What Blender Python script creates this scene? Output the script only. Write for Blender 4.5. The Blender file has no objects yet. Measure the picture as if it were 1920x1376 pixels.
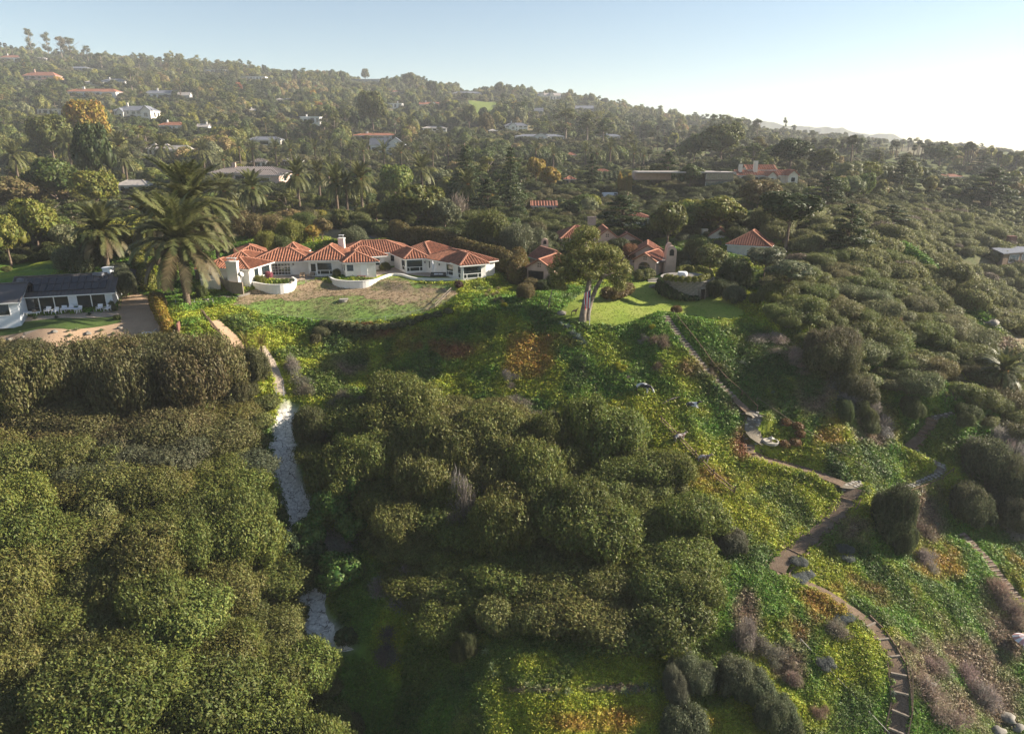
import bpy, bmesh, math, random
import numpy as np
from mathutils import Vector, Matrix, geometry
R = math.radians
scn = bpy.context.scene
COL = scn.collection

# ------------------------------------------------------------------ camera
CAMZ, PITCH, FPX = 30.0, 17.5, 1280.0          # metres, degrees below the horizon, focal length for a 1920 px wide frame
cam_data = bpy.data.cameras.new('camera'); cam = bpy.data.objects.new('camera', cam_data); COL.objects.link(cam)
cam_data.sensor_width = 36.0; cam_data.lens = 36.0*FPX/1920.0
cam_data.clip_start = 0.5; cam_data.clip_end = 20000
cam.location = (0, 0, CAMZ); cam.rotation_euler = (R(90-PITCH), 0, 0)
scn.camera = cam
# ------------------------------------------------------------------ world and sun
SUN_AZ, SUN_EL = 79.0, 25.0                    # degrees right of the view direction (+Y), degrees above the horizon
world = bpy.data.worlds.new('World'); scn.world = world; world.use_nodes = True
wn = world.node_tree.nodes; wl = world.node_tree.links; wn.clear()
wo = wn.new('ShaderNodeOutputWorld'); bg = wn.new('ShaderNodeBackground'); sky = wn.new('ShaderNodeTexSky')
sky.sky_type = 'NISHITA'; sky.sun_disc = False
sky.sun_elevation = R(SUN_EL); sky.sun_rotation = R(SUN_AZ)
sky.air_density = 1.0; sky.dust_density = 0.05; sky.ozone_density = 1.0; sky.altitude = 60
bg.inputs['Strength'].default_value = 0.051
wl.new(sky.outputs[0], bg.inputs[0]); wl.new(bg.outputs[0], wo.inputs[0])
world.cycles.sampling_method = 'MANUAL'; world.cycles.sample_map_resolution = 512
sun_data = bpy.data.lights.new('sun', 'SUN'); sun = bpy.data.objects.new('sun', sun_data); COL.objects.link(sun)
sun_data.energy = 5.0; sun_data.angle = R(0.55); sun_data.color = (1.0, 0.88, 0.72)
sd = Vector((math.sin(R(SUN_AZ))*math.cos(R(SUN_EL)), math.cos(R(SUN_AZ))*math.cos(R(SUN_EL)), math.sin(R(SUN_EL))))
sun.rotation_euler = sd.to_track_quat('Z', 'Y').to_euler()
# ------------------------------------------------------------------ exposure and render settings
scn.view_settings.view_transform = 'Standard'; scn.view_settings.look = 'None'
scn.view_settings.gamma = 1.0; scn.view_settings.use_curve_mapping = False
scn.view_settings.exposure = 1.52
scn.render.engine = 'CYCLES'
cy = scn.cycles
cy.max_bounces = 4; cy.diffuse_bounces = 3; cy.glossy_bounces = 2; cy.transmission_bounces = 3; cy.volume_bounces = 0
cy.transparent_max_bounces = 4; cy.caustics_reflective = False; cy.caustics_refractive = False
cy.sample_clamp_indirect = 4.0
cy.use_denoising = True
try: cy.denoiser = 'OPENIMAGEDENOISE'; cy.denoising_input_passes = 'RGB_ALBEDO_NORMAL'
except Exception: pass

# ------------------------------------------------------------------ small helpers
rng = np.random.default_rng(7); random.seed(7)
CP, SP = math.cos(R(PITCH)), math.sin(R(PITCH))
def P(u, v, d):
    """a point seen at pixel (u,v) of the 1920x1376 frame at depth d along the camera axis"""
    x = (u-960)/FPX*d; yc = (v-688)/FPX*d
    return np.array([x, d*CP-yc*SP, CAMZ-(d*SP+yc*CP)])
def proj(p):
    p = np.asarray(p, float); y = p[..., 1]; z = CAMZ-p[..., 2]
    d = y*CP+z*SP; yc = z*CP-y*SP
    return 960+p[..., 0]/d*FPX, 688+yc/d*FPX, d
def on_z(u, v, z):
    a = P(u, v, 1.0)-np.array([0, 0, CAMZ]); t = (z-CAMZ)/a[2]; return np.array([0, 0, CAMZ])+a*t
def h2(ix, iy, s=0):
    n = (ix.astype(np.int64)*374761393+iy.astype(np.int64)*668265263+s*2147483647) & 0xffffffff
    n = ((n ^ (n >> 13))*1274126177) & 0xffffffff
    return ((n ^ (n >> 16)) & 0xffff)/65535.0
def vnoise(x, y, s=0):
    x = np.asarray(x, float); y = np.asarray(y, float)
    ix = np.floor(x); iy = np.floor(y); fx = x-ix; fy = y-iy; fx = fx*fx*(3-2*fx); fy = fy*fy*(3-2*fy)
    a = h2(ix, iy, s); b = h2(ix+1, iy, s); c = h2(ix, iy+1, s); d = h2(ix+1, iy+1, s)
    return (a*(1-fx)+b*fx)*(1-fy)+(c*(1-fx)+d*fx)*fy
def fbm(x, y, sc, oct=4, s=0):
    t = 0; a = 0.5; f = 1.0/sc
    for i in range(oct):
        t = t+a*vnoise(np.asarray(x)*f+17.3*i, np.asarray(y)*f-9.1*i, s+i); a *= .5; f *= 2.03
    return t/(1-.5**oct)                       # 0..1
def inpoly(x, y, poly):
    x = np.asarray(x, float); y = np.asarray(y, float); r = np.zeros(x.shape, bool); n = len(poly)
    for i in range(n):
        x0, y0 = poly[i]; x1, y1 = poly[(i+1) % n]
        if y0 == y1: continue
        c = ((y0 > y) != (y1 > y)) & (x < (x1-x0)*(y-y0)/(y1-y0)+x0); r ^= c
    return r
def polydist(x, y, pts, closed=False):
    """distance to a polyline, and the height carried by its points where they have three coordinates"""
    x = np.asarray(x, float); y = np.asarray(y, float)
    best = np.full(x.shape, 1e9); z = np.zeros(x.shape); n = len(pts)
    for i in range(n if closed else n-1):
        a = np.asarray(pts[i], float); b = np.asarray(pts[(i+1) % n], float); e = b[:2]-a[:2]; L = e@e+1e-9
        t = np.clip(((x-a[0])*e[0]+(y-a[1])*e[1])/L, 0, 1)
        d = np.hypot(x-a[0]-t*e[0], y-a[1]-t*e[1]); m = d < best
        best = np.where(m, d, best)
        if len(a) > 2: z = np.where(m, a[2]+t*(b[2]-a[2]), z)
    return best, z
def smooth(t): t = np.clip(t, 0, 1); return t*t*(3-2*t)
def props(o, label=None, cat=None, group=None, kind=None):
    if label: o['label'] = label
    if cat: o['category'] = cat
    if group: o['group'] = group
    if kind: o['kind'] = kind
    return o
def empty(name, loc, label=None, cat=None, group=None, rz=0):
    o = bpy.data.objects.new(name, None); COL.objects.link(o); o.location = Vector(loc); o.rotation_euler = (0, 0, rz)
    o.empty_display_size = .5
    return props(o, label, cat, group)
def link(name, me, parent=None, loc=(0, 0, 0), rz=0, sc=None, color=None):
    o = bpy.data.objects.new(name, me); COL.objects.link(o); o.location = Vector(loc); o.rotation_euler = (0, 0, rz)
    if sc is not None: o.scale = sc if hasattr(sc, '__len__') else (sc, sc, sc)
    if color is not None: o.color = (*color, 1)
    if parent is not None: o.parent = parent
    return o
def mesh_np(name, V, F, mat=None, smooth_=False):
    """V (n,3); F (m,3) or (m,4) integer array, or a list of such"""
    me = bpy.data.meshes.new(name); V = np.asarray(V, np.float32)
    Fs = F if isinstance(F, list) and len(F) and isinstance(F[0], np.ndarray) and F[0].ndim == 2 else [F]
    Fs = [np.asarray(f, np.int32) for f in Fs if len(f)]
    loops = np.concatenate([f.ravel() for f in Fs]); cnt = np.concatenate([np.full(len(f), f.shape[1]) for f in Fs])
    me.vertices.add(len(V)); me.vertices.foreach_set('co', V.ravel())
    me.loops.add(len(loops)); me.loops.foreach_set('vertex_index', loops)
    me.polygons.add(len(cnt)); st = np.concatenate([[0], np.cumsum(cnt)[:-1]])
    me.polygons.foreach_set('loop_start', st.astype(np.int32)); me.polygons.foreach_set('loop_total', cnt.astype(np.int32))
    if smooth_: me.polygons.foreach_set('use_smooth', np.ones(len(cnt), bool))
    me.update(calc_edges=True)
    if mat is not None:
        for m in (mat if isinstance(mat, (list, tuple)) else [mat]): me.materials.append(m)
    return me
def set_mat_idx(me, idx): me.polygons.foreach_set('material_index', np.asarray(idx, np.int32)); me.update()
class MB:
    """collects faces, then becomes one mesh"""
    def __init__(s): s.v = []; s.q = []; s.n = 0
    def add(s, V, F):
        V = np.asarray(V, float); s.v.append(V); k = s.n; s.n += len(V)
        for f in F: s.q.append([i+k for i in f])
        return s
    def box(s, c, d, rz=0, M=None):
        x, y, z = d[0]/2, d[1]/2, d[2]/2
        V = np.array([(-x,-y,-z),(x,-y,-z),(x,y,-z),(-x,y,-z),(-x,-y,z),(x,-y,z),(x,y,z),(-x,y,z)])
        if rz: V = V@np.array([[math.cos(rz), math.sin(rz), 0], [-math.sin(rz), math.cos(rz), 0], [0, 0, 1]])
        if M is not None: V = V@np.asarray(M).T
        return s.add(V+np.asarray(c), [(3,2,1,0),(4,5,6,7),(0,1,5,4),(1,2,6,5),(2,3,7,6),(3,0,4,7)])
    def bar(s, a, b, w, h=None, up=(0, 0, 1)):
        a = Vector(a); b = Vector(b); h = h or w; d = (b-a); L = d.length
        if L < 1e-6: return s
        d.normalize(); up = Vector(up); sx = d.cross(up)
        if sx.length < 1e-4: sx = d.cross(Vector((1, 0, 0)))
        sx.normalize(); uz = sx.cross(d)
        V = [a+sx*i*w/2+uz*j*h/2 for i, j in ((-1,-1),(1,-1),(1,1),(-1,1))]+[b+sx*i*w/2+uz*j*h/2 for i, j in ((-1,-1),(1,-1),(1,1),(-1,1))]
        return s.add(np.array([tuple(v) for v in V]), [(0,1,2,3),(7,6,5,4),(0,4,5,1),(1,5,6,2),(2,6,7,3),(3,7,4,0)])
    def tube(s, pts, rad, n=8, cap=True):
        pts = [Vector(p) for p in pts]; rad = rad if hasattr(rad, '__len__') else [rad]*len(pts); V = []; F = []
        px = None
        for i, p in enumerate(pts):
            d = (pts[min(i+1, len(pts)-1)]-pts[max(i-1, 0)]).normalized()
            if px is None: px = d.orthogonal().normalized()
            else: px = (px-d*px.dot(d)); px = px.normalized() if px.length > 1e-5 else d.orthogonal().normalized()
            py = d.cross(px)
            for k in range(n): a = 2*math.pi*k/n; V.append(tuple(p+(px*math.cos(a)+py*math.sin(a))*rad[i]))
        for i in range(len(pts)-1):
            for k in range(n): F.append((i*n+k, i*n+(k+1) % n, (i+1)*n+(k+1) % n, (i+1)*n+k))
        if cap: F.append(tuple(range(n-1, -1, -1))); F.append(tuple(range((len(pts)-1)*n, len(pts)*n)))
        return s.add(np.array(V), F)
    def lathe(s, prof, c=(0, 0, 0), n=16):
        V = []; F = []
        for r_, z in prof:
            for k in range(n): a = 2*math.pi*k/n; V.append((c[0]+r_*math.cos(a), c[1]+r_*math.sin(a), c[2]+z))
        for i in range(len(prof)-1):
            for k in range(n): F.append((i*n+k, i*n+(k+1) % n, (i+1)*n+(k+1) % n, (i+1)*n+k))
        F.append(tuple(range(n-1, -1, -1))); F.append(tuple(range((len(prof)-1)*n, len(prof)*n)))
        return s.add(np.array(V), F)
    def prism(s, poly, z0, z1):
        """vertical prism over a counter-clockwise xy polygon"""
        n = len(poly); V = [(p[0], p[1], z0) for p in poly]+[(p[0], p[1], z1) for p in poly]
        return s.add(np.array(V), [tuple(range(n-1, -1, -1)), tuple(range(n, 2*n))]+[(i, (i+1) % n, n+(i+1) % n, n+i) for i in range(n)])
    def slab(s, pts, t):
        """a flat or sloping panel through pts (3D, counter-clockwise from above) of thickness t downwards along its normal"""
        Vn = [Vector(p) for p in pts]; nrm = (Vn[1]-Vn[0]).cross(Vn[2]-Vn[0]).normalized()
        if nrm.z < 0: nrm = -nrm; Vn = Vn[::-1]
        n = len(Vn); V = [tuple(p) for p in Vn]+[tuple(p-nrm*t) for p in Vn]
        return s.add(np.array(V), [tuple(range(n)), tuple(range(2*n-1, n-1, -1))]+[(i, n+i, n+(i+1) % n, (i+1) % n) for i in range(n)])
    def mesh(s, name, mat=None, smooth_=False):
        me = bpy.data.meshes.new(name); V = np.concatenate(s.v) if s.v else np.zeros((0, 3))
        me.from_pydata([tuple(v) for v in V], [], s.q)
        if smooth_: me.polygons.foreach_set('use_smooth', np.ones(len(me.polygons), bool))
        if mat is not None:
            for m in (mat if isinstance(mat, (list, tuple)) else [mat]): me.materials.append(m)
        return me
    def build(s, name, mat, parent=None, smooth_=False, **k): return link(name, s.mesh(name, mat, smooth_), parent, **k)

ORD = ['', 'second', 'third', 'fourth', 'fifth', 'sixth', 'seventh', 'eighth', 'ninth', 'tenth', 'eleventh', 'twelfth', 'thirteenth', 'fourteenth', 'fifteenth', 'sixteenth', 'seventeenth', 'eighteenth', 'nineteenth', 'twentieth']
ORDW = ['first']+ORD[1:]
# ------------------------------------------------------------------ materials
def newmat(name):
    m = bpy.data.materials.new(name); m.use_nodes = True; nt = m.node_tree; nt.nodes.clear()
    out = nt.nodes.new('ShaderNodeOutputMaterial'); return m, nt, out
def nd(nt, t, **k):
    n = nt.nodes.new(t)
    for a, b in k.items(): setattr(n, a, b)
    return n
def mat_plain(name, col, rough=.7, spec=.3, var=.12, scale=3.0, bump=0.0, bscale=40.0, metallic=0, col2=None):
    """a colour with fine procedural wear: noise in value (and towards col2), and fine relief"""
    m, nt, out = newmat(name); L = nt.links
    b = nd(nt, 'ShaderNodeBsdfPrincipled'); b.inputs['Roughness'].default_value = rough
    b.inputs['Specular IOR Level'].default_value = spec; b.inputs['Metallic'].default_value = metallic
    tc = nd(nt, 'ShaderNodeTexCoord'); n1 = nd(nt, 'ShaderNodeTexNoise'); n1.inputs['Scale'].default_value = scale
    n1.inputs['Detail'].default_value = 5; L.new(tc.outputs['Object'], n1.inputs['Vector'])
    cr = nd(nt, 'ShaderNodeValToRGB'); cr.color_ramp.elements[0].position = .3; cr.color_ramp.elements[1].position = .7
    c2 = col2 or tuple(c*(1-var) for c in col); c1 = tuple(min(1, c*(1+var*.5)) for c in col)
    cr.color_ramp.elements[0].color = (*c2, 1); cr.color_ramp.elements[1].color = (*c1, 1)
    L.new(n1.outputs[0], cr.inputs[0]); L.new(cr.outputs[0], b.inputs['Base Color'])
    if bump:
        n2 = nd(nt, 'ShaderNodeTexNoise'); n2.inputs['Scale'].default_value = bscale; n2.inputs['Detail'].default_value = 4
        L.new(tc.outputs['Object'], n2.inputs['Vector'])
        bp = nd(nt, 'ShaderNodeBump'); bp.inputs['Strength'].default_value = bump; bp.inputs['Distance'].default_value = .05
        L.new(n2.outputs[0], bp.inputs['Height']); L.new(bp.outputs[0], b.inputs['Normal'])
    L.new(b.outputs[0], out.inputs[0]); return m
def mat_leaf(name, source='OBJECT', trans=.3, vmin=.6, vmax=1.35, hue=.035, col=None, yellow=.0):
    """leaves: the object's (or the instance's) own colour, varied from leaf to leaf, partly letting light through"""
    m, nt, out = newmat(name); L = nt.links
    geo = nd(nt, 'ShaderNodeNewGeometry')
    if source == 'OBJECT': c = nd(nt, 'ShaderNodeObjectInfo').outputs['Color']
    elif source == 'INST':
        a = nd(nt, 'ShaderNodeAttribute', attribute_type='INSTANCER', attribute_name='col'); c = a.outputs['Color']
    else:
        rgb = nd(nt, 'ShaderNodeRGB'); rgb.outputs[0].default_value = (*col, 1); c = rgb.outputs[0]
    mr = nd(nt, 'ShaderNodeMapRange'); mr.inputs['To Min'].default_value = vmin; mr.inputs['To Max'].default_value = vmax
    L.new(geo.outputs['Random Per Island'], mr.inputs['Value'])
    wn_ = nd(nt, 'ShaderNodeTexWhiteNoise', noise_dimensions='1D'); L.new(geo.outputs['Random Per Island'], wn_.inputs['W'])
    mh = nd(nt, 'ShaderNodeMapRange'); mh.inputs['To Min'].default_value = .5-hue; mh.inputs['To Max'].default_value = .5+hue
    L.new(wn_.outputs['Value'], mh.inputs['Value'])
    hs = nd(nt, 'ShaderNodeHueSaturation'); L.new(c, hs.inputs['Color']); L.new(mr.outputs[0], hs.inputs['Value']); L.new(mh.outputs[0], hs.inputs['Hue'])
    d = nd(nt, 'ShaderNodeBsdfPrincipled'); d.inputs['Roughness'].default_value = .55; d.inputs['Specular IOR Level'].default_value = .25
    t = nd(nt, 'ShaderNodeBsdfTranslucent'); mx = nd(nt, 'ShaderNodeMixShader'); mx.inputs[0].default_value = trans
    L.new(hs.outputs[0], d.inputs['Base Color']); L.new(hs.outputs[0], t.inputs['Color'])
    L.new(d.outputs[0], mx.inputs[1]); L.new(t.outputs[0], mx.inputs[2]); L.new(mx.outputs[0], out.inputs[0])
    return m
def mat_glass(name, col=(.02, .028, .03), rough=.04):
    m, nt, out = newmat(name)
    b = nd(nt, 'ShaderNodeBsdfPrincipled'); b.inputs['Base Color'].default_value = (*col, 1); b.inputs['Roughness'].default_value = rough
    b.inputs['Specular IOR Level'].default_value = .9
    tc = nd(nt, 'ShaderNodeTexCoord'); n = nd(nt, 'ShaderNodeTexNoise'); n.inputs['Scale'].default_value = 1.3
    nt.links.new(tc.outputs['Object'], n.inputs['Vector']); bp = nd(nt, 'ShaderNodeBump'); bp.inputs['Strength'].default_value = .03
    nt.links.new(n.outputs[0], bp.inputs['Height']); nt.links.new(bp.outputs[0], b.inputs['Normal'])
    nt.links.new(b.outputs[0], out.inputs[0]); return m
M = {}
M['white'] = mat_plain('white_stucco', (.72, .70, .66), .85, .2, .10, 1.2, .25, 60)
M['cream'] = mat_plain('cream_stucco', (.70, .64, .54), .85, .2, .12, 1.2, .25, 60)
M['pink'] = mat_plain('pink_stucco', (.56, .40, .32), .9, .2, .16, 1.0, .3, 50)
M['trim'] = mat_plain('white_trim_paint', (.78, .78, .76), .5, .3, .05, 4)
M['siding'] = mat_plain('white_siding', (.66, .70, .74), .6, .3, .06, 2)
M['tile'] = mat_plain('terracotta_tile', (.30, .125, .072), .8, .2, .5, 1.6, .3, 30, col2=(.14, .066, .045))
M['tile_cap'] = mat_plain('terracotta_ridge_tile', (.42, .20, .13), .8, .2, .3, 3.0, .3, 30)
M['old_tile'] = mat_plain('weathered_clay_tile', (.30, .13, .085), .85, .15, .4, 3.0, .4, 24, col2=(.16, .075, .055))
M['slate'] = mat_plain('dark_metal_roof', (.075, .07, .07), .45, .4, .25, .8, .1, 30)
M['greytile'] = mat_plain('grey_brown_tile', (.15, .13, .125), .7, .3, .4, 2.0, .3, 20)
M['bluegrey'] = mat_plain('blue_grey_roof', (.16, .17, .20), .6, .35, .25, 1.5, .2, 20)
M['pale_roof'] = mat_plain('pale_flat_roof', (.42, .38, .35), .8, .2, .2, .8)
M['glass'] = mat_glass('window_glass'); M['teal_glass'] = mat_glass('greenish_glass', (.05, .085, .08), .06)
M['dark'] = mat_plain('dark_opening', (.02, .018, .015), .9, .1)
M['wood'] = mat_plain('weathered_timber', (.20, .14, .095), .85, .15, .4, 6.0, .3, 30)
M['oldwood'] = mat_plain('grey_old_timber', (.27, .22, .17), .85, .15, .35, 6.0, .3, 30)
M['bark'] = mat_plain('tree_bark', (.16, .12, .09), .95, .1, .45, 2.5, .7, 12)
M['palebark'] = mat_plain('pale_eucalyptus_bark', (.22, .18, .145), .85, .15, .5, 1.2, .4, 10, col2=(.11, .09, .07))
M['palmbark'] = mat_plain('palm_trunk_bark', (.15, .115, .085), .95, .1, .5, 5.0, .9, 8)
M['concrete'] = mat_plain('pale_concrete', (.40, .37, .33), .9, .15, .25, .6, .3, 20)
M['stone'] = mat_plain('pale_wall_stone', (.30, .275, .235), .9, .15, .4, 1.4, .6, 12, col2=(.17, .155, .13))
M['flag_stone'] = mat_plain('flagstone', (.42, .39, .34), .85, .2, .35, 1.2, .3, 18)
M['boulder'] = mat_plain('boulder_stone', (.22, .205, .18), .9, .15, .4, 1.5, .7, 6)
M['metal'] = mat_plain('dark_metal', (.05, .05, .05), .5, .5, .1, 4)
M['silver'] = mat_plain('grey_metal', (.45, .46, .47), .4, .5, .1, 4)
M['brick'] = mat_plain('red_brown_chimney', (.22, .11, .085), .9, .1, .35, 5.0, .5, 20)
M['leaf'] = mat_leaf('leaves', 'OBJECT'); M['leaf_inst'] = mat_leaf('leaves_massed', 'INST')
M['frond'] = mat_leaf('palm_fronds', 'OBJECT', trans=.3, vmin=.7, vmax=1.3, hue=.02)
# ------------------------------------------------------------------ terrain: ground levels read at known places
CT = []                                          # control points of the ground
def ct(*L):
    for u, v, d in L: CT.append(P(u, v, d))
ct((520,545,124),(760,560,121),(860,545,124),(640,600,115.5),(760,607,115),(850,575,118),(560,520,131),(700,520,132),(900,530,132),(760,470,150),(450,560,120),(400,575,117))
ct((60,600,108),(200,600,109),(100,640,101),(260,620,106),(110,540,125),(250,520,135),(120,470,160),(-150,640,104),(-200,560,125))
ct((1250,575,120),(1180,535,131),(1130,612,111.5),(1390,600,113),(1080,600,113),(1330,545,128),(1230,515,140),(1040,520,138),(1400,540,134),(1390,480,158))
ct((600,450,160),(780,440,170),(950,470,152),(470,430,172),(250,440,172),(60,430,180),(680,395,230),(400,400,225),(150,380,235),(1000,430,185),(1180,430,185),(900,390,225),(1200,400,225))
ct((680,350,320),(300,345,310),(100,340,315),(950,350,300),(1200,360,270),(600,305,420),(300,300,410),(60,300,400),(850,305,420),(1100,305,420))
ct((0,250,520),(300,250,520),(600,260,540),(900,262,540),(1150,275,560),(50,200,680),(300,205,700),(600,215,720),(900,220,740),(1150,245,760))
ct((0,150,850),(200,150,880),(400,168,900),(600,180,920),(800,195,940),(1000,200,960),(1180,230,980))
ct((-20,122,990),(150,126,1040),(300,136,1080),(430,142,1100),(600,153,1130),(760,166,1150),(900,180,1200),(1050,186,1200),(1200,216,1180),(1330,243,1100))
ct((-400,140,900),(-400,80,1050),(-500,230,600),(-400,330,330),(-300,450,180))
ct((1345,350,255),(1440,342,270),(1530,350,262),(1600,340,300),(1700,340,330),(1780,338,350),(1900,345,330),(1450,400,205),(1550,400,215),(1650,390,260),(1320,420,190),(1500,300,420),(1700,300,500),(1900,310,520),(1350,290,480),(1650,285,700),(1900,290,800),(1500,278,800))
# the bluff on the right, with its spurs and gullies
ct((1480,470,160),(1560,475,160),(1640,466,166),(1700,482,163),(1740,512,157),(1780,545,152),(1820,580,147),(1860,615,143),(1925,665,137),(1800,520,204),(1750,492,200),(1880,580,205),(1925,615,205),(1840,545,206),(1890,492,235),(1935,485,235),(1835,478,232),(1800,400,285),(1900,420,292),(1700,420,235))
ct((1600,560,138),(1700,600,134),(1740,585,143),(1800,650,134),(1850,690,128),(1920,780,118),(1900,720,128),(1900,535,218),(1960,640,195),(1980,720,180))
ct((1500,560,124),(1560,640,113),(1650,680,116),(1740,740,112),(1800,760,108),(1900,830,106),(1440,620,112),(1480,700,106),(1560,760,101))
# the slope below the lawns
ct((760,640,112.5),(620,640,113),(520,640,112),(900,580,117),(960,560,122),(1040,620,112),(960,620,113),(880,640,112.5),(1000,660,111),(860,700,109.5),(700,700,109),(600,690,108),(1060,650,109.5),(1150,660,109))
ct((1205,735,103),(1300,760,100.5),(1100,760,101.5),(980,760,103),(850,760,104),(1240,610,112),(1310,680,105.5),(1350,725,102.5),(1300,640,109),(1420,720,102),(1405,775,100),(1430,830,96.5),(1490,830,97),(1500,880,94),(1600,910,91.5),(1500,800,98.5),(1560,850,95.5),(1400,850,94.5))
ct((1250,840,95),(1330,880,92),(1300,960,87),(1400,950,88.5),(1450,1065,81),(1540,1000,85.5),(1600,940,90),(1540,1110,79.5),(1640,1180,75.5),(1690,1290,71),(1685,1376,68.5))
ct((1780,780,105),(1740,830,102.5),(1700,850,101),(1775,880,100.5),(1690,920,96.5),(1800,960,97),(1900,960,99),(1750,1050,88),(1850,1150,84),(1900,1250,79.5),(1890,1376,74.5),(1760,1376,69),(1850,900,103))
ct((1400,1100,78),(1300,1100,77.5),(1350,1250,70.5),(1450,1250,71),(1550,1300,69.5),(1300,1376,64.5),(1500,1376,66),(1150,1376,63.5),(1000,1376,63.5),(850,1376,65),(1000,1290,66.5),(1150,1290,66.5),(880,1220,70.5),(900,1310,67))
ct((700,800,99),(850,850,94),(1000,850,93.5),(1150,880,92),(800,950,88),(1000,980,84.5),(1180,1000,84),(900,1080,79.5),(1050,1120,76.5),(1200,1150,75),(760,1080,80.5),(1000,1210,70.5),(1200,1240,69))
# the gully with its white drain, and the brushy rise left of it
ct((530,770,101.5),(520,830,97.5),(520,880,94),(555,940,90),(565,1000,86.5),(560,1090,81.5),(600,1180,77),(640,1220,75),(690,1290,73),(720,1376,71))
ct((440,610,109.5),(480,660,107),(520,720,104),(420,680,105),(440,760,101),(380,610,108),(350,660,104.5))
ct((320,700,101.5),(150,690,101),(-50,690,101),(320,800,93),(150,800,91.5),(-50,800,91),(350,900,86.5),(150,900,83),(-50,900,82),(420,1000,82),(250,1000,77.5),(50,1000,76),(450,1100,77.5),(300,1120,71.5),(100,1120,69.5),(-80,1120,69),(520,1230,73),(380,1230,68),(200,1230,65),(0,1230,64),(600,1350,70.5),(450,1376,64),(250,1376,60.5),(50,1376,59.5),(-150,1376,59.5))
# around and below, out of the picture
CT += [np.array(p, float) for p in [(-120,20,-24),(-50,15,-30),(0,10,-38),(50,15,-44),(90,35,-40),(140,60,-45),(170,100,-46),(220,160,-46),(280,230,-46),(330,300,-44),(0,-60,-48),(-150,-50,-44),(150,-60,-48),(-220,60,-5),(-250,120,5),
   (500,700,-20),(420,420,-40),(1500,1500,10),(1600,3000,30),(600,1800,45),(2500,2500,0),(3500,1500,-40),(0,2500,190),(-1200,2200,260),(-1500,900,190),(-900,300,20),(-2500,2500,300),(800,4200,60),(-1200,4300,200),(2500,4300,30),(1500,500,-48),(700,200,-48),(3000,-60,-48),(-900,-60,-30),(-3000,-60,-10),(-3000,1500,200)]]
CT = np.array(CT)
# merge points closer than a metre and a half
keep = []
for i in range(len(CT)):
    if all(np.hypot(*(CT[i, :2]-CT[j, :2])) > 1.6 for j in keep): keep.append(i)
CT = CT[keep]
def rad2(x, y):
    return (x[:, None]-CT[None, :, 0])**2+(y[:, None]-CT[None, :, 1])**2
C2 = 16.0
_A = np.sqrt(rad2(CT[:, 0], CT[:, 1])+C2)
_n = len(CT); _K = np.zeros((_n+3, _n+3)); _K[:_n, :_n] = _A-np.eye(_n)*(-0.6)*-1
_K[:_n, _n] = 1; _K[:_n, _n+1:] = CT[:, :2]/1000; _K[_n, :_n] = 1; _K[_n+1:, :_n] = CT[:, :2].T/1000
_W = np.linalg.solve(_K, np.concatenate([CT[:, 2], [0, 0, 0]]))
def Hbase(x, y):
    x = np.asarray(x, float); y = np.asarray(y, float); sh = x.shape; x = x.ravel(); y = y.ravel(); o = np.empty(len(x))
    for i in range(0, len(x), 20000):
        a = x[i:i+20000]; b = y[i:i+20000]
        o[i:i+20000] = np.sqrt(rad2(a, b)+C2)@_W[:_n]+_W[_n]+a/1000*_W[_n+1]+b/1000*_W[_n+2]
    return o.reshape(sh)
def stretch(dense, lo, hi, step, g=1.06, cap=80):
    L = [dense[0]]; s = step
    while L[-1] > lo: s = min(s*g, cap); L.append(L[-1]-s)
    Rr = [dense[1]]; s = step
    while Rr[-1] < hi: s = min(s*g, cap); Rr.append(Rr[-1]+s)
    return np.array(L[::-1][:-1]+list(np.arange(dense[0], dense[1], step))+Rr)
GX = stretch((-86, 92), -2600, 3000, .5); GY = stretch((38, 148), -60, 3300, .5)
XX, YY = np.meshgrid(GX, GY, indexing='ij')
ZZ = np.clip(Hbase(XX, YY), -60, 215)
def H(x, y):
    """ground height, bilinear on the terrain's own grid"""
    x = np.clip(np.asarray(x, float), GX[0], GX[-1]-1e-3); y = np.clip(np.asarray(y, float), GY[0], GY[-1]-1e-3)
    i = np.clip(np.searchsorted(GX, x, side='right')-1, 0, len(GX)-2); j = np.clip(np.searchsorted(GY, y, side='right')-1, 0, len(GY)-2)
    fx = (x-GX[i])/(GX[i+1]-GX[i]); fy = (y-GY[j])/(GY[j+1]-GY[j])
    return (ZZ[i, j]*(1-fx)+ZZ[i+1, j]*fx)*(1-fy)+(ZZ[i, j+1]*(1-fx)+ZZ[i+1, j+1]*fx)*fy
_T = np.concatenate([np.arange(30, 400, .25), np.arange(400, 3500, 1.5)])
def hit(u, v, lift=0.0):
    """the place on the ground that stands at pixel (u,v)"""
    a = P(u, v, 1.0)-np.array([0, 0, CAMZ]); q = np.array([0, 0, CAMZ])[None]+a[None]*_T[:, None]
    below = q[:, 2] < H(q[:, 0], q[:, 1])+lift
    k = int(np.argmax(below)) if below.any() else len(_T)-1
    p = q[max(k, 1)].copy(); p[2] = H(p[0], p[1])+lift
    return p
def hits(L): return [hit(u, v) for u, v in L]

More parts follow.
